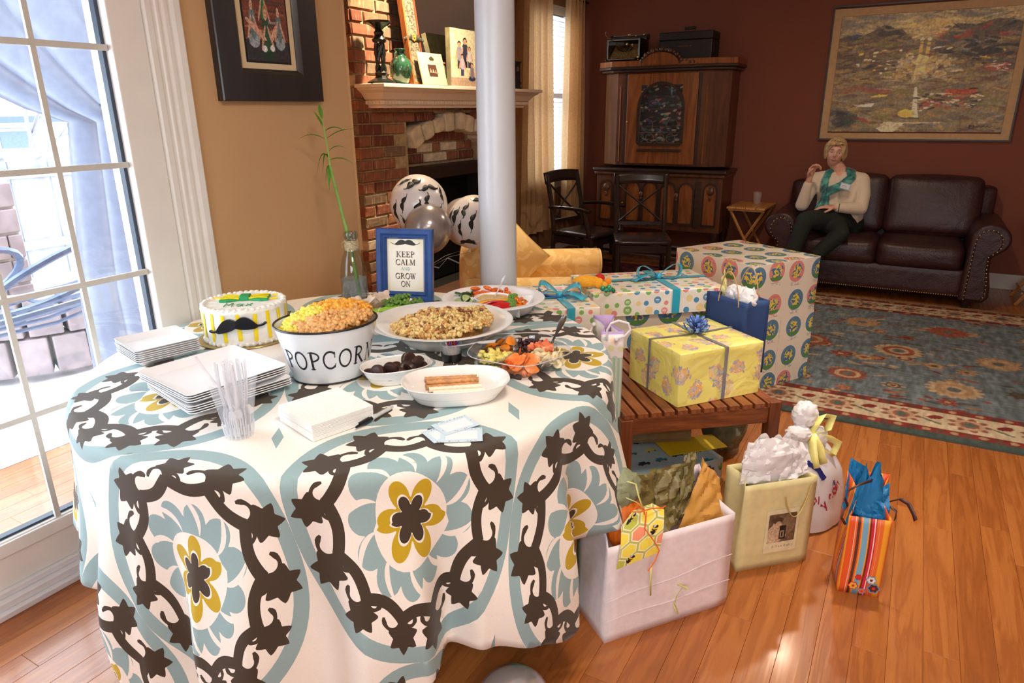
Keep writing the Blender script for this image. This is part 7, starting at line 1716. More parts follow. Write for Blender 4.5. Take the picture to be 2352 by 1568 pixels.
prints(b1, .140, [(c0-.95, .1, .40, 1.3, 0), (c0-.50, .28, .36, 1.0, 0), (c0-.68, -.38, .34, 1.9, 0), (c0-.12, -.10, .40, 1.1, 2), (c0+.32, .08, .32, 1.2, 2), (c0+.15, .80, .40, .2, 1), (c0+.62, .48, .38, -.3, 2), (c0-.4, 1.1, .30, .3, 0), (c0+1.05, .1, .34, 1.2, 0), (c0-.15, -.65, .32, 1.5, 1), (c0+.6, -.4, .34, .8, 0)])
b2 = balloon('balloon', 'white moustache-printed balloon half hidden behind the column', (-1.880, 2.905, .955), .125, LATEX, (radians(-8), radians(6), 0))
prints(b2, .125, [(c0-1.25, 0, .42, 1.6, 0), (c0-.88, .12, .38, 1.4, 1), (c0-.55, .42, .34, 1.5, 2), (c0-.60, -.32, .34, 1.7, 0), (c0-.12, .05, .44, 1.45, 0), (c0+.5, .1, .4, 1.3, 0), (c0-.4, -.85, .4, .3, 0), (c0+.1, .95, .36, .1, 1), (c0-.1, -.75, .3, -.2, 2)])
balloon('balloon', 'shiny grey balloon behind the blue frame, in front of the white moustache balloon', (-1.975, 2.655, .948), .112, SILB, (0, radians(10), 0))
balloon('balloon', 'grey balloon peeping out behind the moustache balloon by the column', (-2.12, 3.18, .90), .125, SILB, (radians(15), 0, 0))
g = G()
for (x, y, z) in ((-2.095, 2.745, .87), (-1.880, 2.905, .80), (-1.975, 2.655, .81), (-2.12, 3.18, .74)): g.tube([(x, y, z), ((x-2.05)/2, (y+2.7)/2, z*.5+.38), (-2.08, 2.64, .70), (-2.09, 2.63, .3), (-2.1, 2.62, .02)], .0012, 4)
g.ribbon([(-2.08, 2.64, .72), (-2.02, 2.68, .76), (-1.97, 2.72, .74), (-1.93, 2.74, .79), (-1.89, 2.78, .76)], .006, (.3, .3, .9)); g.lathe([(0, 0), (.04, 0), (.045, .03), (.02, .05), (0, .05)], 16, c=(-2.1, 2.62, 0))
tag(mk('balloon_ribbon', g, mat('silver_ribbon', (150, 150, 156))), 'thin silver ribbons tying the four balloons together behind the blue frame', 'ribbon')
# ================================================================ ARMCHAIR
ac = thing('armchair', 'yellow upholstered armchair with a loose pillow behind the table', 'armchair', (-1.80, 3.43, 0), radians(122))
# local frame: -y is the front, chair width along x
m, t, b = newmat('gold_damask', .7, sheen=.2); v = coord(t, 'Object', (5, 5, 5)); nz = tex(t, 'Noise', v, Scale=1.3, Detail=2, Distortion=2.2)
t.links.new(ramp(t, nz.outputs[0], ((.44, rgb(234, 200, 138)), (.50, rgb(222, 180, 112)))), b.inputs['Base Color']); n2 = tex(t, 'Noise', coord(t), Scale=200, Detail=2); bump(t, b, n2.outputs[0], .2, .001); YEL_U = m
def rbox(x0, x1, y0, y1, z0, z1, r_=.05, puffv=0, n=8, name='cushion', parent=None, m=None):
    """soft box: subdivided and rounded; puff swells the faces"""
    g = G(); cx, cy, cz = (x0+x1)/2, (y0+y1)/2, (z0+z1)/2; hx, hy, hz = (x1-x0)/2, (y1-y0)/2, (z1-z0)/2
    def mp(p):
        q = []
        for a, h_ in zip(p, (hx, hy, hz)): q.append(a*h_)
        c = [max(-(h_-r_), min(h_-r_, a)) for a, h_ in zip(q, (hx, hy, hz))]; d = Vector([a-b_ for a, b_ in zip(q, c)])
        if d.length > 1e-9:
            k = max(abs(p[0]), abs(p[1]), abs(p[2])); d = d.normalized()*r_
        o = Vector(c)+d; bulge = puffv*(1-p[0]**2)*(1-p[1]**2) if abs(p[2]) > .999 else 0
        b2_ = puffv*(1-p[0]**2)*(1-p[2]**2) if abs(p[1]) > .999 else 0; b3 = puffv*.6*(1-p[1]**2)*(1-p[2]**2) if abs(p[0]) > .999 else 0
        return (cx+o.x+b3*(1 if p[0] > 0 else -1), cy+o.y+b2_*(1 if p[1] > 0 else -1), cz+o.z+bulge*(1 if p[2] > 0 else -1))
    s_ = lambda u: sin((u-.5)*pi)       # denser towards the edges
    for ax_ in range(3):
        for sg in (-1, 1):
            def fn(u, v):
                a, c = s_(u), s_(v); p = [0, 0, 0]; p[ax_] = sg; p[(ax_+1) % 3] = a*sg; p[(ax_+2) % 3] = c; return mp(p)
            g.grid(n, n, fn)
    o = part(name, g, m, parent, smooth=180); w_ = o.modifiers.new('weld', 'WELD'); w_.merge_threshold = .001; return o
rbox(-.42, .42, -.36, .40, .06, .34, .04, 0, 8, 'base', ac, YEL_U); rbox(-.27, .27, -.40, .18, .33, .47, .05, .015, 8, 'seat_cushion', ac, YEL_U)
rbox(-.34, .34, .17, .42, .30, .84, .09, .02, 10, 'backrest', ac, YEL_U)
for s_, nm in ((-1, 'arm'), (1, 'arm')):
    g = G(); prof = []
    for i in range(22): a = radians(-60+i*300/21); prof.append((s_*(.385+.098*cos(a)), .565+.086*sin(a)))
    prof = [(s_*.30, .10)]+[(s_*.30, .47)]+prof[::-1][2:-3]+[(s_*.45, .45), (s_*.455, .10)]
    g.prism(prof, lambda x, z, y: (x, y, z), -.42, .40); o = part(nm, g, YEL_U, ac, smooth=50, bevel=.012, seg=3)
    g = G(); g.tube([(s_*(.385+.090*cos(a)), -.424, .565+.078*sin(a)) for a in [radians(-50+i*280/20) for i in range(21)]], .006, 6); part('piping', g, YEL_U, ac)
for x in (-.37, .37):
    for y in (-.33, .35): g = G(); g.lathe([(.018, 0), (.028, .06)], 10, c=(x, y, 0), cap=True); part('leg', g, mat('dark_leg', (50, 32, 26), .4), ac)
pw = thing('throw_pillow', 'yellow damask throw pillow standing on its corner in the armchair', 'pillow', (-1.965, 3.39, .675), radians(48)); g = G()
for s_ in (-1, 1):
    def fn(u, v):
        a, c = 2*u-1, 2*v-1; e = (1-a*a)*(1-c*c); k = 1-.06*(a*a*(1-c*c)+c*c*(1-a*a)); x, z = a*.185*k, c*.185*k; X_, Z_ = R2(x, z, radians(42)); return (X_, s_*(.060*e**.55)*-1 if e > 0 else 0, Z_)
    g.grid(18, 18, fn)
g2 = G(); th = radians(-14); g2.v = [(x, y*cos(th)-z*sin(th), y*sin(th)+z*cos(th)) for x, y, z in g.v]; g2.f = g.f; g2.m = g.m
o = part('cover', g2, YEL_U, pw, smooth=180); w_ = o.modifiers.new('weld', 'WELD'); w_.merge_threshold = .001
# ================================================================ DARK CHAIRS
DW = mat('espresso_wood', (40, 28, 28), .28, .08, 18, coat=.4, stretch=(1, 1, .2))
def chair(name, label, loc, rz, arms):
    """local: front is -y"""
    t_ = thing(name, label, 'chair', loc, rz)
    rbox(-.23, .23, -.24, .22, .425, .465, .018, 0, 4, 'seat', t_, DW)
    for s_ in (-1, 1):
        g = G(); g.tube([(s_*.205, .27, 0), (s_*.205, .22, .22), (s_*.205, .205, .45), (s_*.205, .235, .70), (s_*.205, .29, .93)], .020, 8); part('rear_leg', g, DW, t_)
        g = G(); g.tube([(s_*.20, -.21, 0), (s_*.205, -.205, .43)]+([(s_*.23, -.20, .46), (s_*.24, -.16, .655)] if arms else []), [.016, .021]+([.02, .02] if arms else []), 8); part('front_leg', g, DW, t_)
        g = G(); g.box(s_*.205-.01, s_*.205+.01, -.2, .22, .36, .42); g.box(s_*.205-.008, s_*.205+.008, -.2, .24, .16, .18); part('side_rail', g, DW, t_, smooth=0, bevel=.003)
        if arms: g = G(); g.tube([(s_*.215, .245, .66), (s_*.245, .05, .672), (s_*.25, -.12, .672), (s_*.245, -.22, .66)], [.018, .022, .024, .02], 8, flat=.7); part('armrest', g, DW, t_)
    for y in (-.2, .2): g = G(); g.box(-.2, .2, y-.01, y+.01, .36, .42); part('rail', g, DW, t_, smooth=0, bevel=.003)
    g = G(); g.grid(12, 3, lambda u, v: ((u-.5)*.46, .275+.022*v+.035*(1-(2*u-1)**2)-.0, .855+.095*v+.012*sin(pi*u))); part('top_rail', g, DW, t_, smooth=180, solid=.022)
    for s_ in (-1, 1):
        g = G(); g.tube([(s_*.19, .262, .85), (0, .262, .70), (-s_*.19, .232, .545)], .013, 8, flat=.6); part('cross_slat', g, DW, t_)
    g = G(); g.box(-.2, .2, .222, .244, .52, .55); part('lower_rail', g, DW, t_, smooth=0, bevel=.003)
chair('dining_chair', 'dark wooden armchair with crossed back slats standing by the cream curtain', (-2.44, 5.60, .010), radians(76), True)
chair('dining_chair', 'dark wooden side chair with an X back in front of the old cabinet', (-1.90, 5.50, .010), radians(24), False)
# ================================================================ CABINET
CW = wood('walnut_dark', (66, 36, 20), (104, 58, 32), .38, 2, 9, .25); CWB = wood('walnut_burl', (112, 58, 24), (154, 88, 40), .36, 2, 7, .3, 6); CWD = wood('walnut_black', (42, 26, 18), (62, 38, 26), .4, 0, 12, .2)
cbn = thing('china_cabinet', 'old carved walnut cabinet with an arched glass door against the red wall', 'cabinet', (-2.135, 6.965, 0))
XW = .60
# upper case: canted corners
def plan(w_, d_, c_=.16, bk=0): return [(-w_, bk), (-w_, -(d_-.10)), (-w_+c_, -d_), (w_-c_, -d_), (w_, -(d_-.10)), (w_, bk)]
g = G(); g.prism(plan(.60, .40)[::1], lambda x, y, z: (x, y, z), .96, 1.80); part('upper_case', g, CW, cbn, smooth=0, bevel=.004)
g = G(); g.prism(plan(.635, .435), lambda x, y, z: (x, y, z), 1.80, 1.825); g.prism(plan(.655, .455), lambda x, y, z: (x, y, z), 1.825, 1.850); part('cornice', g, CWD, cbn, smooth=0, bevel=.006)
g = G(); g.prism(plan(.650, .448), lambda x, y, z: (x, y, z), 1.850, 1.90); part('top_frieze', g, CWB, cbn, smooth=0, bevel=.003)
g = G(); pts = [(.0+.17*cos(a), 1.86+.10*sin(a)) for a in [pi*i/18 for i in range(19)]]; g.prism(pts, lambda x, z, y: (x-.02, y, z), -.462, -.40); part('pediment', g, CWB, cbn, smooth=40)
g = G()
for i in range(15): a = pi*i/14; g.ball((-.02+.185*cos(a), -.440, 1.868+.118*sin(a)), .018+.006*(i % 2), 8, 6, sc=(1, .6, 1))
for k in range(5): g.ball((.18+.035*k, -.44, 1.89-.010*k+.01*(k % 2)), .015, 8, 6); g.ball((.05+.02*k, -.44, 1.985-.006*k*k), .014, 8, 6)
part('carved_crest', g, CW, cbn, smooth=180)
# door
dr_ = G(); dr_.box(-.335, .335, -.425, -.400, .98, 1.785); od = part('door', dr_, CWB, cbn, smooth=0, bevel=.004)
def archpts(w_, z0, z1, r_=None, n=16): r_ = r_ or w_; return [(-w_, z0+.03), (-w_+.03, z0), (w_-.03, z0), (w_, z0+.03)]+[(w_*cos(pi*i/n), z1-w_+w_*sin(pi*i/n)) for i in range(n+1)]
g = G(); o_, i_ = archpts(.225, 1.145, 1.715), archpts(.198, 1.170, 1.690); n = len(o_)
vsx = [(x, -.438, z) for x, z in o_]+[(x, -.438, z) for x, z in i_]+[(x, -.424, z) for x, z in o_]+[(x, -.424, z) for x, z in i_]
g.add(vsx, [(k, (k+1) % n, n+(k+1) % n, n+k) for k in range(n)]+[(2*n+k, 2*n+(k+1) % n, (k+1) % n, k) for k in range(n)]+[(n+k, n+(k+1) % n, 3*n+(k+1) % n, 3*n+k) for k in range(n)]); part('arch_moulding', g, CWD, od, smooth=40)
r = Ras(70, 100, (30, 32, 34)); R_ = random.Random(8)
for _ in range(240): r.ell(R_.random(), R_.random(), R_.uniform(.02, .08), R_.uniform(.006, .025), R_.choice(((90, 86, 86), (160, 56, 56), (60, 110, 100), (170, 160, 130), (40, 50, 60), (190, 176, 160), (60, 70, 120), (20, 20, 22), (30, 30, 34))), R_.uniform(-.5, .5), .8)
[r.rect(0, 1, z, z+.02, (74, 60, 48)) for z in (.28, .58)]
sheet('cabinet_contents', r, lambda u, v: (-.195+u*.39, -.4258, 1.175+v*.51), od)
g = G(); g.add([(x, -.432, z) for x, z in i_], [tuple(range(n))]); part('door_glass', g, glassy('cabinet_glass', fac=.2), od, smooth=0)
g = G()
for i in range(4): g.tube([(-.15+.1*i-.04+.04*cos(a), -.4345, 1.215+.04*sin(a)) for a in [2*pi*k/16 for k in range(16)]], .003, 4, closed=True)
for x in (-.12, .12): g.tube([(x+.055*cos(a), -.4345, 1.33+.055*sin(a)) for a in [2*pi*k/16 for k in range(16)]], .003, 4, closed=True)
g.tube([(-.19, -.4345, 1.265), (.19, -.4345, 1.265)], .003, 4); part('leading', g, mat('lead_came', (110, 92, 74), .5), od)
g = G(); g.box(-.215, .215, -.446, -.425, 1.095, 1.118); part('door_ledge', g, CWD, od, smooth=0, bevel=.004)
g = G(); g.ball((-.318, -.438, 1.36), .012, 10, 8); part('knob', g, mat('brass_knob', (214, 176, 90), .25, metal=.8), od)
for s_ in (-1, 1):        # veneer pilasters with double arch tops
    g = G(); x0 = s_*.475
    P_ = [(-.095, .99), (.095, .99), (.095, 1.66)]+[(.048+.047*cos(a), 1.66+.05*sin(a)) for a in [pi*i/8 for i in range(9)]]+[(-.048+.047*cos(a), 1.66+.05*sin(a)) for a in [pi*i/8 for i in range(9)]]+[(-.095, 1.66)]
    ang = radians(31)*s_
    g.prism(P_, lambda x, z, y: (x0+x*cos(ang)*.86, -.352+y+abs(x0)*0+(s_*x)*sin(radians(31)), z), -.006, .002); part('veneer_panel', g, CWB, cbn, smooth=0)
    g = G(); g.box(s_*.35-.012, s_*.35+.012, -.412, -.398, .98, 1.79); part('pilaster', g, CWD, cbn, smooth=0)
# lower case
g = G(); g.box(-.655, .655, -.46, 0, .90, .935); g.prism([(0, 0), (.0, .03)], lambda a, b_, c: (0, 0, 0), 0, 0) if 0 else None; part('waist_top', g, CWD, cbn, smooth=0, bevel=.012)
g = G(); g.box(-.640, .640, -.448, 0, .865, .90); part('waist_moulding', g, CW, cbn, smooth=0, bevel=.012)
g = G(); g.box(-.62, .62, -.42, 0, .36, .865); part('lower_case', g, CW, cbn, smooth=0, bevel=.004)
def archpanel(cx, w_, z0, z1, orn):
    g = G(); o_ = [(cx-w_, z0), (cx+w_, z0)]+[(cx+w_*cos(pi*i/12), z1-w_+w_*sin(pi*i/12)) for i in range(13)]; n = len(o_); i2 = [(cx+(x-cx)*.80, (z0+z1)/2+(z-(z0+z1)/2)*.92) for x, z in o_]
    g.add([(x, -.434, z) for x, z in o_]+[(x, -.434, z) for x, z in i2]+[(x, -.419, z) for x, z in o_]+[(x, -.419, z) for x, z in i2], [(k, (k+1) % n, n+(k+1) % n, n+k) for k in range(n)]+[(2*n+k, 2*n+(k+1) % n, (k+1) % n, k) for k in range(n)]+[(n+k, n+(k+1) % n, 3*n+(k+1) % n, 3*n+k) for k in range(n)]); f = part('arch_panel', g, CWD, cbn, smooth=40)
    g = G(); g.prism(i2, lambda x, z, y: (x, y, z), -.4225, -.419); part('panel_veneer', g, CWB, f, smooth=0)
    if orn: g = G(); g.ball((cx, -.428, z1-w_*1.1), .036, 12, 8, sc=(1, .3, 1.1)); g.ball((cx, -.428, z1-w_*1.1-.06), .016, 8, 6, sc=(.8, .4, 1.8)); g.lathe([(.028, 0), (.036, .004)], 12, c=(cx, -.43, z1-w_*1.1)) if 0 else None; part('carved_drop', g, CW, f, smooth=180)
for cx, w_ in ((-.515, .068), (.515, .068)): archpanel(cx, w_, .42, .82, True)
for cx in (-.235, -.06, .06+.055, .29): archpanel(cx, .080, .42, .82, False)
for cx in (-.148, .2): g = G(); g.ball((cx, -.432, .69), .022, 10, 8, sc=(1, .5, 1.4)); g.ball((cx, -.432, .655), .014, 8, 6, sc=(1, .5, 1.4)); part('carved_drop', g, CW, cbn, smooth=180)
for x in (-.40, .40): g = G(); g.box(x-.028, x+.028, -.432, -.42, .40, .83); part('pilaster', g, CWD, cbn, smooth=0, bevel=.004)
g = G(); g.ball((-.335, -.436, .60), .011, 10, 8); part('knob', g, mat('brass_knob', (214, 176, 90)), cbn)
for x in (-.58, .58):
    for y in (-.39, -.05): g = G(); g.lathe([(.022, 0), (.030, .02), (.020, .05), (.034, .14), (.040, .2), (.022, .24), (.040, .30), (.040, .365)], 14, c=(x, y, 0), cap=True); part('leg', g, CWD, cbn, smooth=40)
g = G(); g.box(-.58, .58, -.40, -.37, .10, .125); g.box(-.58, .58, -.07, -.04, .10, .125); part('stretcher', g, CWD, cbn, smooth=0, bevel=.004)
# typewriter
ty = thing('typewriter', 'black antique typewriter on top of the cabinet at the left', 'typewriter', (-2.545, 6.70, 1.902))
TBK = mat('black_enamel', (20, 22, 24), .16, .05, 20, coat=.6); NIC = mat('nickel', (190, 180, 160), .25, .05, 40, metal=.85); GLD = mat('gold_parts', (206, 160, 84), .3, .25, 160, .6, metal=.7)
g = G(); g.box(-.165, .165, -.15, .13, .0, .022); g.box(-.165, -.148, -.12, .12, .02, .20); g.box(.148, .165, -.12, .12, .02, .20); g.box(-.15, .15, .08, .12, .02, .20); part('frame', g, TBK, ty, smooth=0, bevel=.006)
g = G(); g.prism([(-.10, .03), (.06, .16), (.10, .16), (.10, .03)], lambda y, z, x: (x, y, z), -.14, .14); part('type_basket', g, GLD, ty, smooth=0)
g = G(); 
for i in range(15): a = radians(200+i*10); g.tube([(.075*cos(a), -.060, .145+.055*sin(a)), (.02*cos(a), .0, .15)], .0022, 4)
g.tube([(.085*cos(a), -.064, .150+.062*sin(a)) for a in [radians(190+i*10) for i in range(17)]], .006, 6); part('type_arc', g, TBK, ty)
for row in range(4):
    g = G()
    for i in range(10): x = -.12+i*.026+.006*row; y = -.150+row*.022; z = .035+row*.016; g.lathe([(0, 0), (.0085, 0), (.009, .003), (0, .0035)], 10, c=(x, y, z)); g.tube([(x, y, z), (x, y+.02, z-.02)], .0018, 4)
    o = part('key_row', g, mat('key_caps', (130, 118, 86), .3, .2, 100), ty); o['kind'] = 'stuff'
g = G(); g.T = Matrix.Translation((0, .05, .215)) @ Matrix.Rotation(pi/2, 4, 'Y'); g.lathe([(0, -.17), (.021, -.17), (.021, .17), (0, .17)], 20); part('platen', g, mat('platen_rubber', (30, 30, 32), .5), ty)
for s_ in (-1, 1): g = G(); g.T = Matrix.Translation((0, .05, .215)) @ Matrix.Rotation(pi/2, 4, 'Y'); g.lathe([(0, s_*.172), (.026, s_*.172), (.026, s_*.19), (0, s_*.19)], 16); part('platen_knob', g, TBK, ty, smooth=40)
g = G(); g.box(-.17, .17, .03, .034, .195, .205); g.tube([(-.15, .02, .232), (.15, .02, .232)], .003, 6); part('paper_rail', g, NIC, ty, smooth=0)
g = G(); g.tube([(-.17, .03, .21), (-.20, -.01, .22), (-.215, -.04, .25), (-.205, -.05, .27)], [.006, .005, .004, .006], 7); g.ball((-.19, .05, .19), .028, 12, 8, sc=(.5, 1, 1)); part('return_lever', g, NIC, ty)
g = G(); g.ball((0, -.02, .155), .014, 10, 8); g.ball((.045, .0, .15), .012, 10, 8); g.ball((0, .03, .24), .008, 8, 6, sc=(2.4, 1, 1)); g.ball((.07, .02, .228), .007, 8, 6); g.ball((.15, .02, .235), .008, 8, 6); g.ball((.16, -.14, .03), .012, 8, 6); part('bright_fittings', g, mat('polished_brass', (250, 214, 140), .12, .02, metal=.9), ty, smooth=180)
g = G(); g.box(-.13, .13, -.168, -.160, .012, .022); part('space_bar', g, NIC, ty, smooth=0)
# case
ts = thing('typewriter_case', 'flat-fronted black carrying case with a top handle, right of the typewriter', 'case', (-1.985, 6.80, 1.902)); BC = mat('black_leatherette', (34, 30, 30), .5, .1, 160, .4)
g = G(); g.box(-.245, .245, -.13, .13, 0, .165); part('case_body', g, BC, ts, smooth=0, bevel=.008); g = G(); g.box(-.247, .247, -.132, .132, .167, .235); part('case_lid', g, BC, ts, smooth=0, bevel=.008)
g = G(); g.tube([(-.045, 0, .235), (-.045, 0, .262)], .003, 5); g.tube([(.045, 0, .235), (.045, 0, .262)], .003, 5); part('handle_rings', g, mat('dull_ring', (90, 70, 60), .4, metal=.5), ts); g = G(); g.box(-.052, .052, -.010, .010, .262, .284); part('handle', g, BC, ts, smooth=0, bevel=.004)
g = G(); 
for i in range(9): g.box(-.065+i*.011, -.057+i*.011, -.1325, -.1305, .108, .116)
g.ball((.052, -.131, .112), .007, 8, 6, sc=(1, .3, 1)); part('gilt_badge', g, mat('faded_gilt', (112, 66, 40), .5), ts, smooth=0)
# ================================================================ TRAY TABLES AND CUPS
TRW = wood('tray_oak', (190, 128, 66), (218, 160, 94), .4, 0, 20)
def tray(label, x, y, rz):
    t_ = thing('tray_table', label, 'tray table', (x, y, 0), rz)
    g = G(); g.box(-.235, .235, -.165, .165, .600, .604); 
    for i in range(4): y0_ = -.170+i*.086; g = G(); g.box(-.240, .240, y0_, y0_+.082, .604, .622); part('top_board', g, TRW, t_, smooth=0, bevel=.003)
    for x_ in (-.2, .2): g = G(); g.box(x_-.014, x_+.014, -.16, .16, .585, .604); part('batten', g, TRW, t_, smooth=0)
    for s_ in (-1, 1):
        for x_ in ((-.19, .19) if s_ > 0 else (-.165, .165)): g = G(); q = [(x_, s_*.145, .585), (x_, -s_*.19, 0)]; g.tube(q, .0125, 4); part('leg', g, TRW, t_, smooth=0)
        g = G(); g.tube([(-.18, -s_*.165, .10), (.18, -s_*.165, .10)], .008, 6); part('crossbar', g, TRW, t_)
    return t_
tray('small oak folding tray table beside the left arm of the sofa', -1.275, 6.745, radians(88)); tray('oak folding tray table cut by the right edge of the picture', 1.02, 6.60, radians(90))
def cup(label, x, y, z):
    t_ = thing('drinking_cup', label, 'cup', (x, y, z)); g = G(); g.lathe([(0, .002), (.030, .001), (.032, .01), (.040, .105), (.042, .107), (.039, .105), (.030, .008), (0, .006)], 28); part('wall', g, frosted('faint_plastic', (236, 226, 230), .07, .05), t_)
cup('empty clear plastic cup on the tray table left of the sofa', -1.235, 6.76, .6225); cup('second clear plastic cup right behind the first on the left tray table', -1.26, 6.87, .6225)
g = G(); g.box(-.09, .09, -.05, .05, 0, .012); tag(mk('remote_control', g, mat('silver_remote', (190, 186, 190), .25, metal=.4), None, (.92, 6.52, .6225), radians(5), smooth=0, bevel=.004), 'slim silver remote lying on the right-hand tray table', 'remote')
g = G(); g.box(0, .10, 0, .24, 0, .16); o = thing('wooden_crate', 'little dark wooden box on the floor below the living-room curtain', 'box', (-2.92, 6.02, .0095), 0); part('body', g, CWD, o, smooth=0, bevel=.004); g = G(); g.box(-.004, .104, -.004, .244, .16, .172); part('lid', g, CW, o, smooth=0, bevel=.003)
# ================================================================ SOFA
def leather():
    m, t, b = newmat('oxblood_leather', .42); nz = tex(t, 'Noise', coord(t, 'Object', (3, 3, 3)), Scale=1.2, Detail=3); n2 = tex(t, 'Voronoi', coord(t), Scale=120)
    t.links.new(ramp(t, nz.outputs[0], ((.3, rgb(48, 24, 26)), (.7, rgb(68, 34, 33)))), b.inputs['Base Color']); n3 = tex(t, 'Noise', coord(t, 'Object', (7, 7, 7)), Scale=1, Detail=4, Distortion=1.5)
    bump(t, b, X(t, n2.outputs[0])*.15+X(t, n3.outputs[0])*1.2, .35, .012); return m
LE = leather(); sf = thing('sofa', 'dark oxblood leather sofa with rolled arms and brass nail trim under the painting', 'sofa', (-.175, 6.14, 0))
SW = .60
rbox(-.66, .66, .02, .80, .075, .29, .02, 0, 6, 'base', sf, LE)
for s_ in (-1, 1): rbox(.0 if s_ > 0 else -SW+.005, SW-.005 if s_ > 0 else 0, -.005, .56, .27, .465, .055, .016, 12, 'seat_cushion', sf, LE)
for s_ in (-1, 1):
    o = rbox(.0 if s_ > 0 else -.655, .675 if s_ > 0 else 0, -.10, .12, .0, .475, .055, .022, 12, 'back_cushion', sf, LE); o.location = (0, .56, .455); o.rotation_euler = (radians(-11), 0, 0)
rbox(-.78, .78, .66, .845, .08, .86, .05, 0, 8, 'back_frame', sf, LE)
nails = G()
for s_ in (-1, 1):
    cx = s_*.705; P_ = []
    # outline of the scrolled arm front, from the inner foot over the roll to the outer foot
    for i in range(25): a = radians(200-i*(255)/24); P_.append((cx+s_*(.035+.125*cos(a)), .535+.115*sin(a)))
    P_ = [(cx-s_*.105, .06), (cx-s_*.100, .30), (cx-s_*.098, .46)]+P_[3:]+[(cx+s_*.055, .40), (cx+s_*.060, .30), (cx+s_*.085, .18), (cx+s_*.088, .10), (cx+s_*.055, .055)]
    g = G(); g.prism(P_, lambda x, z, y: (x, y, z), -.02, .80); part('arm', g, LE, sf, smooth=50, bevel=.02, seg=3)
    q = G(); c = [(cx+(x-cx-s_*.0)*.66, .33+(z-.30)*.80 if z > .3 else z+.02) for x, z in P_]; q.prism(c, lambda x, z, y: (x, y, z), -.034, -.018); part('arm_panel', q, LE, sf, smooth=40, bevel=.008)
    per = []
    for (x0, z0), (x1, z1) in zip(c, c[1:]):
        n_ = max(1, int(hypot(x1-x0, z1-z0)/.0145))
        for k in range(n_): per.append((x0+(x1-x0)*k/n_, z0+(z1-z0)*k/n_))
    last = None
    for x, z in per:
        if last is None or hypot(x-last[0], z-last[1]) > .0175: nails.ball((x, -.036, z), .0058, 6, 4, sc=(1, .6, 1)); last = (x, z)
for i in range(76): nails.ball((-.60+i*.016, .018, .088), .0050, 6, 4, sc=(1, .6, 1))
o = part('nailhead_trim', nails, mat('brass_nails', (206, 180, 120), .3, .1, metal=.75), sf, smooth=180); o['kind'] = 'stuff'
for x in (-.66, .66):
    for y in (.05, .74): g = G(); g.lathe([(.022, 0), (.034, .075)], 12, c=(x, y, 0), cap=True); part('foot', g, mat('dark_leg', (50, 32, 26)), sf)
g = G(); g.tube([(s*.3, -.0, .468) for s in (0, 0)], .001, 3) if 0 else None
# ================================================================ THE PERSON ON THE SOFA
def capsule(g, p0, p1, r0, r1, n=12, m=3):
    """tapered limb with round ends"""
    a, b = Vector(p0), Vector(p1); d = b-a; L_ = d.length; d.normalize(); nx = d.orthogonal().normalized(); ny = d.cross(nx); rings = []
    for k in range(m+1): t_ = pi/2*(1-k/m); rings.append((a-d*r0*sin(t_), r0*cos(t_)))
    for k in range(m+1): t_ = pi/2*k/m; rings.append((b+d*r1*sin(t_), r1*cos(t_)))
    vs = [c+(nx*cos(2*pi*i/n)+ny*sin(2*pi*i/n))*max(r, 1e-4) for c, r in rings for i in range(n)]
    K = len(rings); fs = [(j*n+i, j*n+(i+1) % n, (j+1)*n+(i+1) % n, (j+1)*n+i) for j in range(K-1) for i in range(n)]; fs += [tuple(range(n-1, -1, -1)), tuple((K-1)*n+i for i in range(n))]
    g.add(vs, fs)
def chain(g, pts, rs):
    for i in range(len(pts)-1): capsule(g, pts[i], pts[i+1], rs[i], rs[i+1])
def fuse(name, g, m, parent, vox, sm=4):
    o = part(name, g, m, parent, smooth=180); r_ = o.modifiers.new('remesh', 'REMESH'); r_.mode = 'VOXEL'; r_.voxel_size = vox; r_.use_smooth_shade = True
    s_ = o.modifiers.new('smooth', 'SMOOTH'); s_.factor = .5; s_.iterations = sm; return o
W0 = Vector((-.505, 6.44, 0))
wn_ = thing('person', 'woman in cream jumper, teal scarf and black trousers sitting cross-legged on the sofa', 'person', tuple(W0))
L = lambda x, y, z: (x-W0.x, y-W0.y, z)
m, t, b = newmat('skin', .5); nz = tex(t, 'Noise', coord(t), Scale=40, Detail=3); t.links.new(ramp(t, nz.outputs[0], ((.3, rgb(220, 160, 136)), (.7, rgb(236, 184, 158)))), b.inputs['Base Color']); b.inputs['Subsurface Weight'].default_value = .12; b.inputs['Subsurface Radius'].default_value = (.01, .004, .002); SKIN = m
HC = Vector(L(-.595, 6.43, 1.125)); hy = radians(5)      # face turned a little toward the viewer (front is -y)
def hd(x, y, z, tilt=radians(5)):
    X_, Y_ = R2(x, y, hy); q = Vector((X_, Y_, z)); q = Matrix.Rotation(tilt, 3, 'Y') @ q; return tuple(HC+q)
g = G()
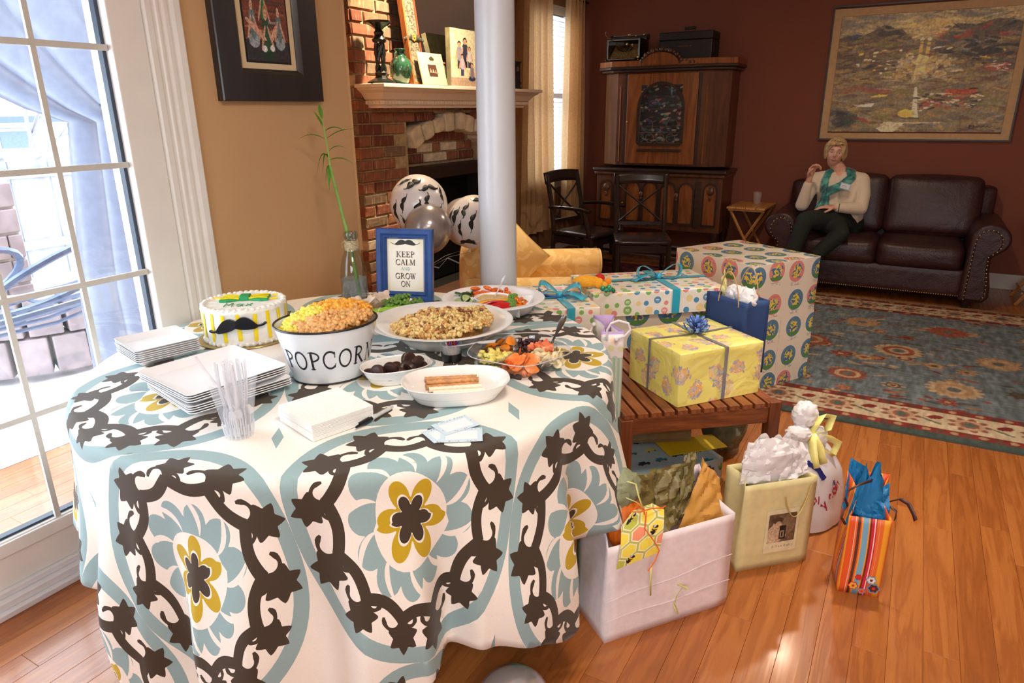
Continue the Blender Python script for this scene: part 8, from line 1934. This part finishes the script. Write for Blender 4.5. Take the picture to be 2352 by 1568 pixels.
def head(u, v):
    a = 2*pi*u; b_ = pi*(v-.5); x, y, z = cos(b_)*cos(a), cos(b_)*sin(a), sin(b_)
    w_ = .070*(1-.16*max(0, -z)**1.4); d_ = .092*(1-.08*max(0, -z)); h_ = .112 if z < 0 else .102; px_, py_, pz_ = x*w_, y*d_, z*h_
    if y < 0:
        f = -y
        py_ += .010*math.exp(-((pz_+.0)/.018)**2)*math.exp(-((abs(px_)-.030)/.016)**2)                   # eye hollows
        py_ -= .022*math.exp(-((pz_+.026)/.014)**2-(px_/.011)**2)+.012*math.exp(-((pz_+.008)/.022)**2-(px_/.009)**2)   # nose
        py_ -= .006*math.exp(-((pz_+.058)/.009)**2-(px_/.022)**2); py_ -= .010*math.exp(-((pz_+.092)/.016)**2-(px_/.022)**2)   # lips, chin
        py_ -= .005*math.exp(-((pz_-.020)/.010)**2-((abs(px_)-.028)/.020)**2)                            # brow
        py_ -= .006*math.exp(-((pz_+.030)/.020)**2-((abs(px_)-.040)/.016)**2)                            # cheeks
    return hd(px_, py_, pz_)
g.grid(36, 30, head, wrapu=True)
for s_ in (-1, 1): g.ball(hd(s_*.072, .004, -.012), .020, 10, 8, sc=(.35, .6, 1))
NB = L(-.545, 6.475, .975)
chain(g, [hd(0, .018, -.07), NB, L(-.53, 6.49, .93)], [.052, .052, .070])
SHR, SHL = L(-.715, 6.475, .895), L(-.375, 6.475, .900)   # as seen: left and right shoulder
chain(g, [SHR, L(-.545, 6.49, .93), SHL], [.052, .070, .052]); chain(g, [L(-.545, 6.48, .90), L(-.525, 6.47, .72), L(-.50, 6.47, .56)], [.085, .085, .11])
# raised arm (viewer's left) : elbow low, hand up beside the face
EL1, WR1 = L(-.785, 6.30, .700), L(-.745, 6.235, .925)
chain(g, [SHR, EL1, WR1], [.050, .038, .024])
# resting arm: elbow out, hand in the lap
EL2, WR2 = L(-.345, 6.33, .690), L(-.520, 6.185, .705)
chain(g, [SHL, EL2, WR2], [.050, .040, .024])
def hand(g, wr, fwd, palm, curl, sc=1.0, thumb=1):
    """palm box plus five bent fingers; fwd: wrist to knuckles, palm: palm normal"""
    f = Vector(fwd).normalized(); n = Vector(palm); n = (n-f*n.dot(f)).normalized(); s = f.cross(n)*thumb; W = Vector(wr)
    for k in range(4):
        o_ = (k-1.5)*.0195*sc; capsule(g, W+s*o_*.55+f*.01*sc, W+s*o_+f*(.078-.003*abs(k-1.2))*sc, .0135*sc, .0118*sc, 10, 2)
        ln = (.040, .046, .043, .033)[k]*sc; p = W+s*o_+f*(.080-.003*abs(k-1.2))*sc; ang = 0; r = .0088*sc
        for j, (q, cu_) in enumerate(((1, curl), (.62, curl*1.2), (.48, curl*.8))):
            ang += cu_*(1+.10*k); d = f*cos(ang)+n*sin(ang)+s*(k-1.5)*.04; e = p+d.normalized()*ln*q; capsule(g, p, e, r, r*.90, 8, 2); p = e; r *= .90
    b_ = W+s*-.024*sc+f*.020*sc; c = b_+(f*.55-s*.75+n*.35).normalized()*.034*sc; d2_ = c+(f*.85-s*.15+n*.5).normalized()*.030*sc; e = d2_+(f*.7+s*.2+n*.6).normalized()*.024*sc
    capsule(g, W+f*.012*sc, b_, .017*sc, .016*sc, 8, 2); capsule(g, b_, c, .015*sc, .011*sc, 8, 2); capsule(g, c, d2_, .011*sc, .0095*sc, 8, 2); capsule(g, d2_, e, .0095*sc, .008*sc, 8, 2)
hand(g, WR1, (.16, .0, 1.0), (.75, -.45, 0), .62, 1.0, 1); hand(g, WR2, (-.95, -.12, .05), (.0, .1, -1), .25, .98, -1)
fuse('body', g, SKIN, wn_, .0042, 2)
# jumper
KN = mat('cream_knit', (232, 214, 190), .9, .05, 160, .5, .002, sheen=.3)
g = G(); chain(g, [SHR, L(-.60, 6.49, .905), L(-.49, 6.49, .908), SHL], [.064, .078, .078, .064])
chain(g, [L(-.60, 6.465, .86), L(-.585, 6.455, .74), L(-.575, 6.46, .60)], [.112, .108, .120]); chain(g, [L(-.485, 6.465, .86), L(-.47, 6.455, .74), L(-.44, 6.46, .60)], [.112, .112, .128])
capsule(g, L(-.595, 6.385, .80), L(-.595, 6.39, .78), .056, .055); capsule(g, L(-.475, 6.385, .80), L(-.475, 6.39, .78), .056, .055)
chain(g, [SHR, tuple((Vector(SHR)+Vector(EL1))/2+Vector((-.01, 0, 0))), EL1, tuple(Vector(EL1)*.22+Vector(WR1)*.78)], [.066, .060, .055, .036]); chain(g, [SHL, tuple((Vector(SHL)+Vector(EL2))/2+Vector((.012, 0, 0))), EL2, tuple(Vector(EL2)*.12+Vector(WR2)*.88)], [.066, .062, .056, .038])
for k, (z, dy) in enumerate(((.665, -.115), (.70, -.112), (.635, -.118))): capsule(g, L(-.60, 6.47+dy, z+.006*k), L(-.46, 6.47+dy, z-.008*k), .022, .022)
fuse('jumper', g, KN, wn_, .0075, 6)
# trousers: the viewer-left leg down, the other crossed over it
TRO = mat('black_trousers', (30, 36, 32), .85, .12, 40, .3, .003)
HP1, HP2 = L(-.575, 6.47, .545), L(-.425, 6.47, .545); g = G(); capsule(g, HP1, HP2, .118, .122)
K2 = L(-.715, 6.045, .612); chain(g, [HP2, L(-.55, 6.25, .60), K2, L(-.770, 5.965, .36), L(-.775, 5.93, .20)], [.112, .098, .070, .058, .046])      # leg crossed on top, knee to viewer's left
K1 = L(-.445, 6.055, .520); chain(g, [HP1, L(-.50, 6.22, .535), K1, L(-.60, 5.99, .34), L(-.68, 6.0, .12)], [.105, .095, .068, .056, .045])
fuse('trousers', g, TRO, wn_, .009, 5)
SHO = mat('black_shoe', (20, 18, 18), .4)
for a_, b_ in (((-.775, 5.93, .175), (-.80, 5.80, .10)), ((-.69, 5.995, .055), (-.74, 5.87, .045))): g = G(); chain(g, [L(*a_), L(*b_)], [.042, .034]); part('shoe', g, SHO, wn_, smooth=180)
# hair: short blond bob with parting
m, t, b = newmat('blond_hair', .5); nz = tex(t, 'Noise', coord(t, 'Object', (90, 90, 12)), Scale=1, Detail=4); t.links.new(ramp(t, nz.outputs[0], ((.3, rgb(150, 118, 78)), (.55, rgb(206, 172, 124)), (.75, rgb(230, 202, 156)))), b.inputs['Base Color']); bump(t, b, nz.outputs[0], .6, .004); HAIR = m
g = G()
def hair(u, v):
    a = 2*pi*u; b_ = pi/2-v*pi*.70; x, y, z = cos(b_)*cos(a), cos(b_)*sin(a), sin(b_)
    fr_ = max(0, -y)*(abs(x) < .99); k = 1+.03*sin(a*9+v*3)+.02*sin(a*23)
    px_, py_, pz_ = x*.087*k, y*.101*k+.010, z*.116+.004
    if v > .45: px_ *= 1+.05*sin(v*9+a*3)
    # open the face: stop the fringe at the brow, sides reach the jaw
    face = math.exp(-((a-1.5*pi)/.80)**4)
    lim = .064*face+(1-face)*-.058
    if pz_ < lim: pz_ = lim-.004*(sin(a*14)); sc_ = .98 if face < .5 else 1.0; px_ *= sc_; py_ = py_*sc_
    return hd(px_, py_, pz_)
g.grid(64, 26, hair, wrapu=True); o = part('hair', g, HAIR, wn_, smooth=180, solid=.008)
for k in range(5):       # soft sweep of fringe
    g = G(); x0 = -.05+.018*k; g.ribbon([hd(x0+.03, -.070, .097-.004*k), hd(x0+.012, -.092, .080), hd(x0-.010, -.096, .060-.004*(k % 2)), hd(x0-.024, -.090, .042+.006*k)], [.012, .022, .018, .004], tuple(Vector(hd(1, 0, 0))-HC)); part('hair_lock', g, HAIR, wn_, smooth=180, solid=.003)
# face details
EW, EI, LIP = mat('eye_white', (226, 220, 214), .25), mat('iris_blue', (70, 90, 110), .2), mat('lips', (176, 96, 92), .4)
for s_ in (-1, 1):
    g = G(); g.ball(hd(s_*.029, -.0745, .001), .0105, 12, 8, sc=(1.1, .7, .62)); e_o = part('eye', g, EW, wn_, smooth=180); g = G(); g.ball(hd(s_*.029+.001, -.0808, .001), .0048, 10, 6, sc=(1, .5, 1)); part('iris', g, EI, e_o, smooth=180)
    g = G(); g.tube([hd(s_*.014, -.090, .022), hd(s_*.028, -.091, .027), hd(s_*.044, -.080, .022)], [.0022, .0026, .001], 5); part('eyebrow', g, mat('eyebrow', (150, 112, 78), .7), wn_)
    g = G(); g.tube([hd(s_*.030+.021*cos(a), -.096, .0+.015*sin(a)) for a in [2*pi*i/20 for i in range(20)]], .0010, 5, closed=True); g.tube([hd(s_*.051, -.095, .003), hd(s_*.072, -.04, .004), hd(s_*.074, .0, .0)], .0010, 5); part('glasses_rim', g, mat('gold_wire', (150, 130, 110), .3, metal=.7), wn_)
g = G(); g.tube([hd(-.009, -.100, .004), hd(0, -.104, .006), hd(.009, -.100, .004)], .0010, 5); part('glasses_bridge', g, mat('gold_wire', (150, 130, 110)), wn_)
g = G(); g.tube([hd(-.024, -.082, -.060), hd(-.010, -.0925, -.056), hd(0, -.094, -.058), hd(.010, -.0925, -.056), hd(.024, -.082, -.060)], [.001, .0032, .003, .0032, .001], 6); g.tube([hd(-.020, -.083, -.063), hd(0, -.093, -.067), hd(.020, -.083, -.063)], [.001, .004, .001], 6); part('lips', g, LIP, wn_)
# scarf
m, t, b = newmat('teal_scarf', .5, sheen=.4); nz = tex(t, 'Noise', coord(t, 'Object', (9, 9, 22)), Scale=1, Detail=3, Distortion=1); t.links.new(ramp(t, nz.outputs[0], ((.35, rgb(14, 78, 84)), (.5, rgb(32, 128, 124)), (.68, rgb(112, 190, 170)))), b.inputs['Base Color']); bump(t, b, nz.outputs[0], .4, .01); SC = m
def scarf(pts, w_):
    g = G(); P = []; 
    for i in range(len(pts)-1):
        for q in (0, .25, .5, .75): P.append(tuple(Vector(pts[i])*(1-q)+Vector(pts[i+1])*q))
    P.append(pts[-1]); n_ = len(P); ww = [w_[0]+(w_[1]-w_[0])*i/(n_-1) for i in range(n_)]; g.tube(P, ww, 12, flat=.55); g.v = [(x+.003*sin(z*160+x*90), y+.004*sin(x*240+z*60), z) for x, y, z in g.v]; part('scarf', g, SC, wn_, smooth=180)
scarf([L(-.50, 6.50, .985), L(-.455, 6.44, .975), L(-.445, 6.37, .93), L(-.50, 6.335, .87), L(-.575, 6.318, .83), L(-.62, 6.315, .805)], (.036, .034))
scarf([L(-.50, 6.515, .985), L(-.575, 6.50, .99), L(-.625, 6.43, .965), L(-.640, 6.365, .90), L(-.635, 6.33, .83), L(-.60, 6.315, .80)], (.034, .036))
scarf([L(-.615, 6.315, .84), L(-.625, 6.298, .79), L(-.63, 6.285, .74), L(-.655, 6.262, .67)], (.034, .050)); scarf([L(-.60, 6.31, .82), L(-.595, 6.292, .76), L(-.60, 6.278, .70)], (.026, .038))
r = Ras(40, 26, (150, 190, 214)); r.rect(.10, .90, .16, .84, (226, 226, 230)); [r.rect(.2, .7-.1*i, .3+.2*i, .36+.2*i, (110, 130, 160)) for i in range(2)]
th_ = radians(-14); sheet('name_badge', r, lambda u, v: (.030+((u-.5)*.078)*cos(th_)-((v-.5)*.05)*sin(th_), -.166+.012*u+.010*v, .866+((u-.5)*.078)*sin(th_)+((v-.5)*.05)*cos(th_)), wn_)
g = G(); g.tube([tuple(Vector(WR2)+Vector((.030*1.0, .032*cos(a)*.9, .032*sin(a)))) for a in [2*pi*i/16 for i in range(16)]], .003, 5, closed=True); part('bracelet', g, mat('dark_bracelet', (50, 50, 56), .3, metal=.5), wn_)
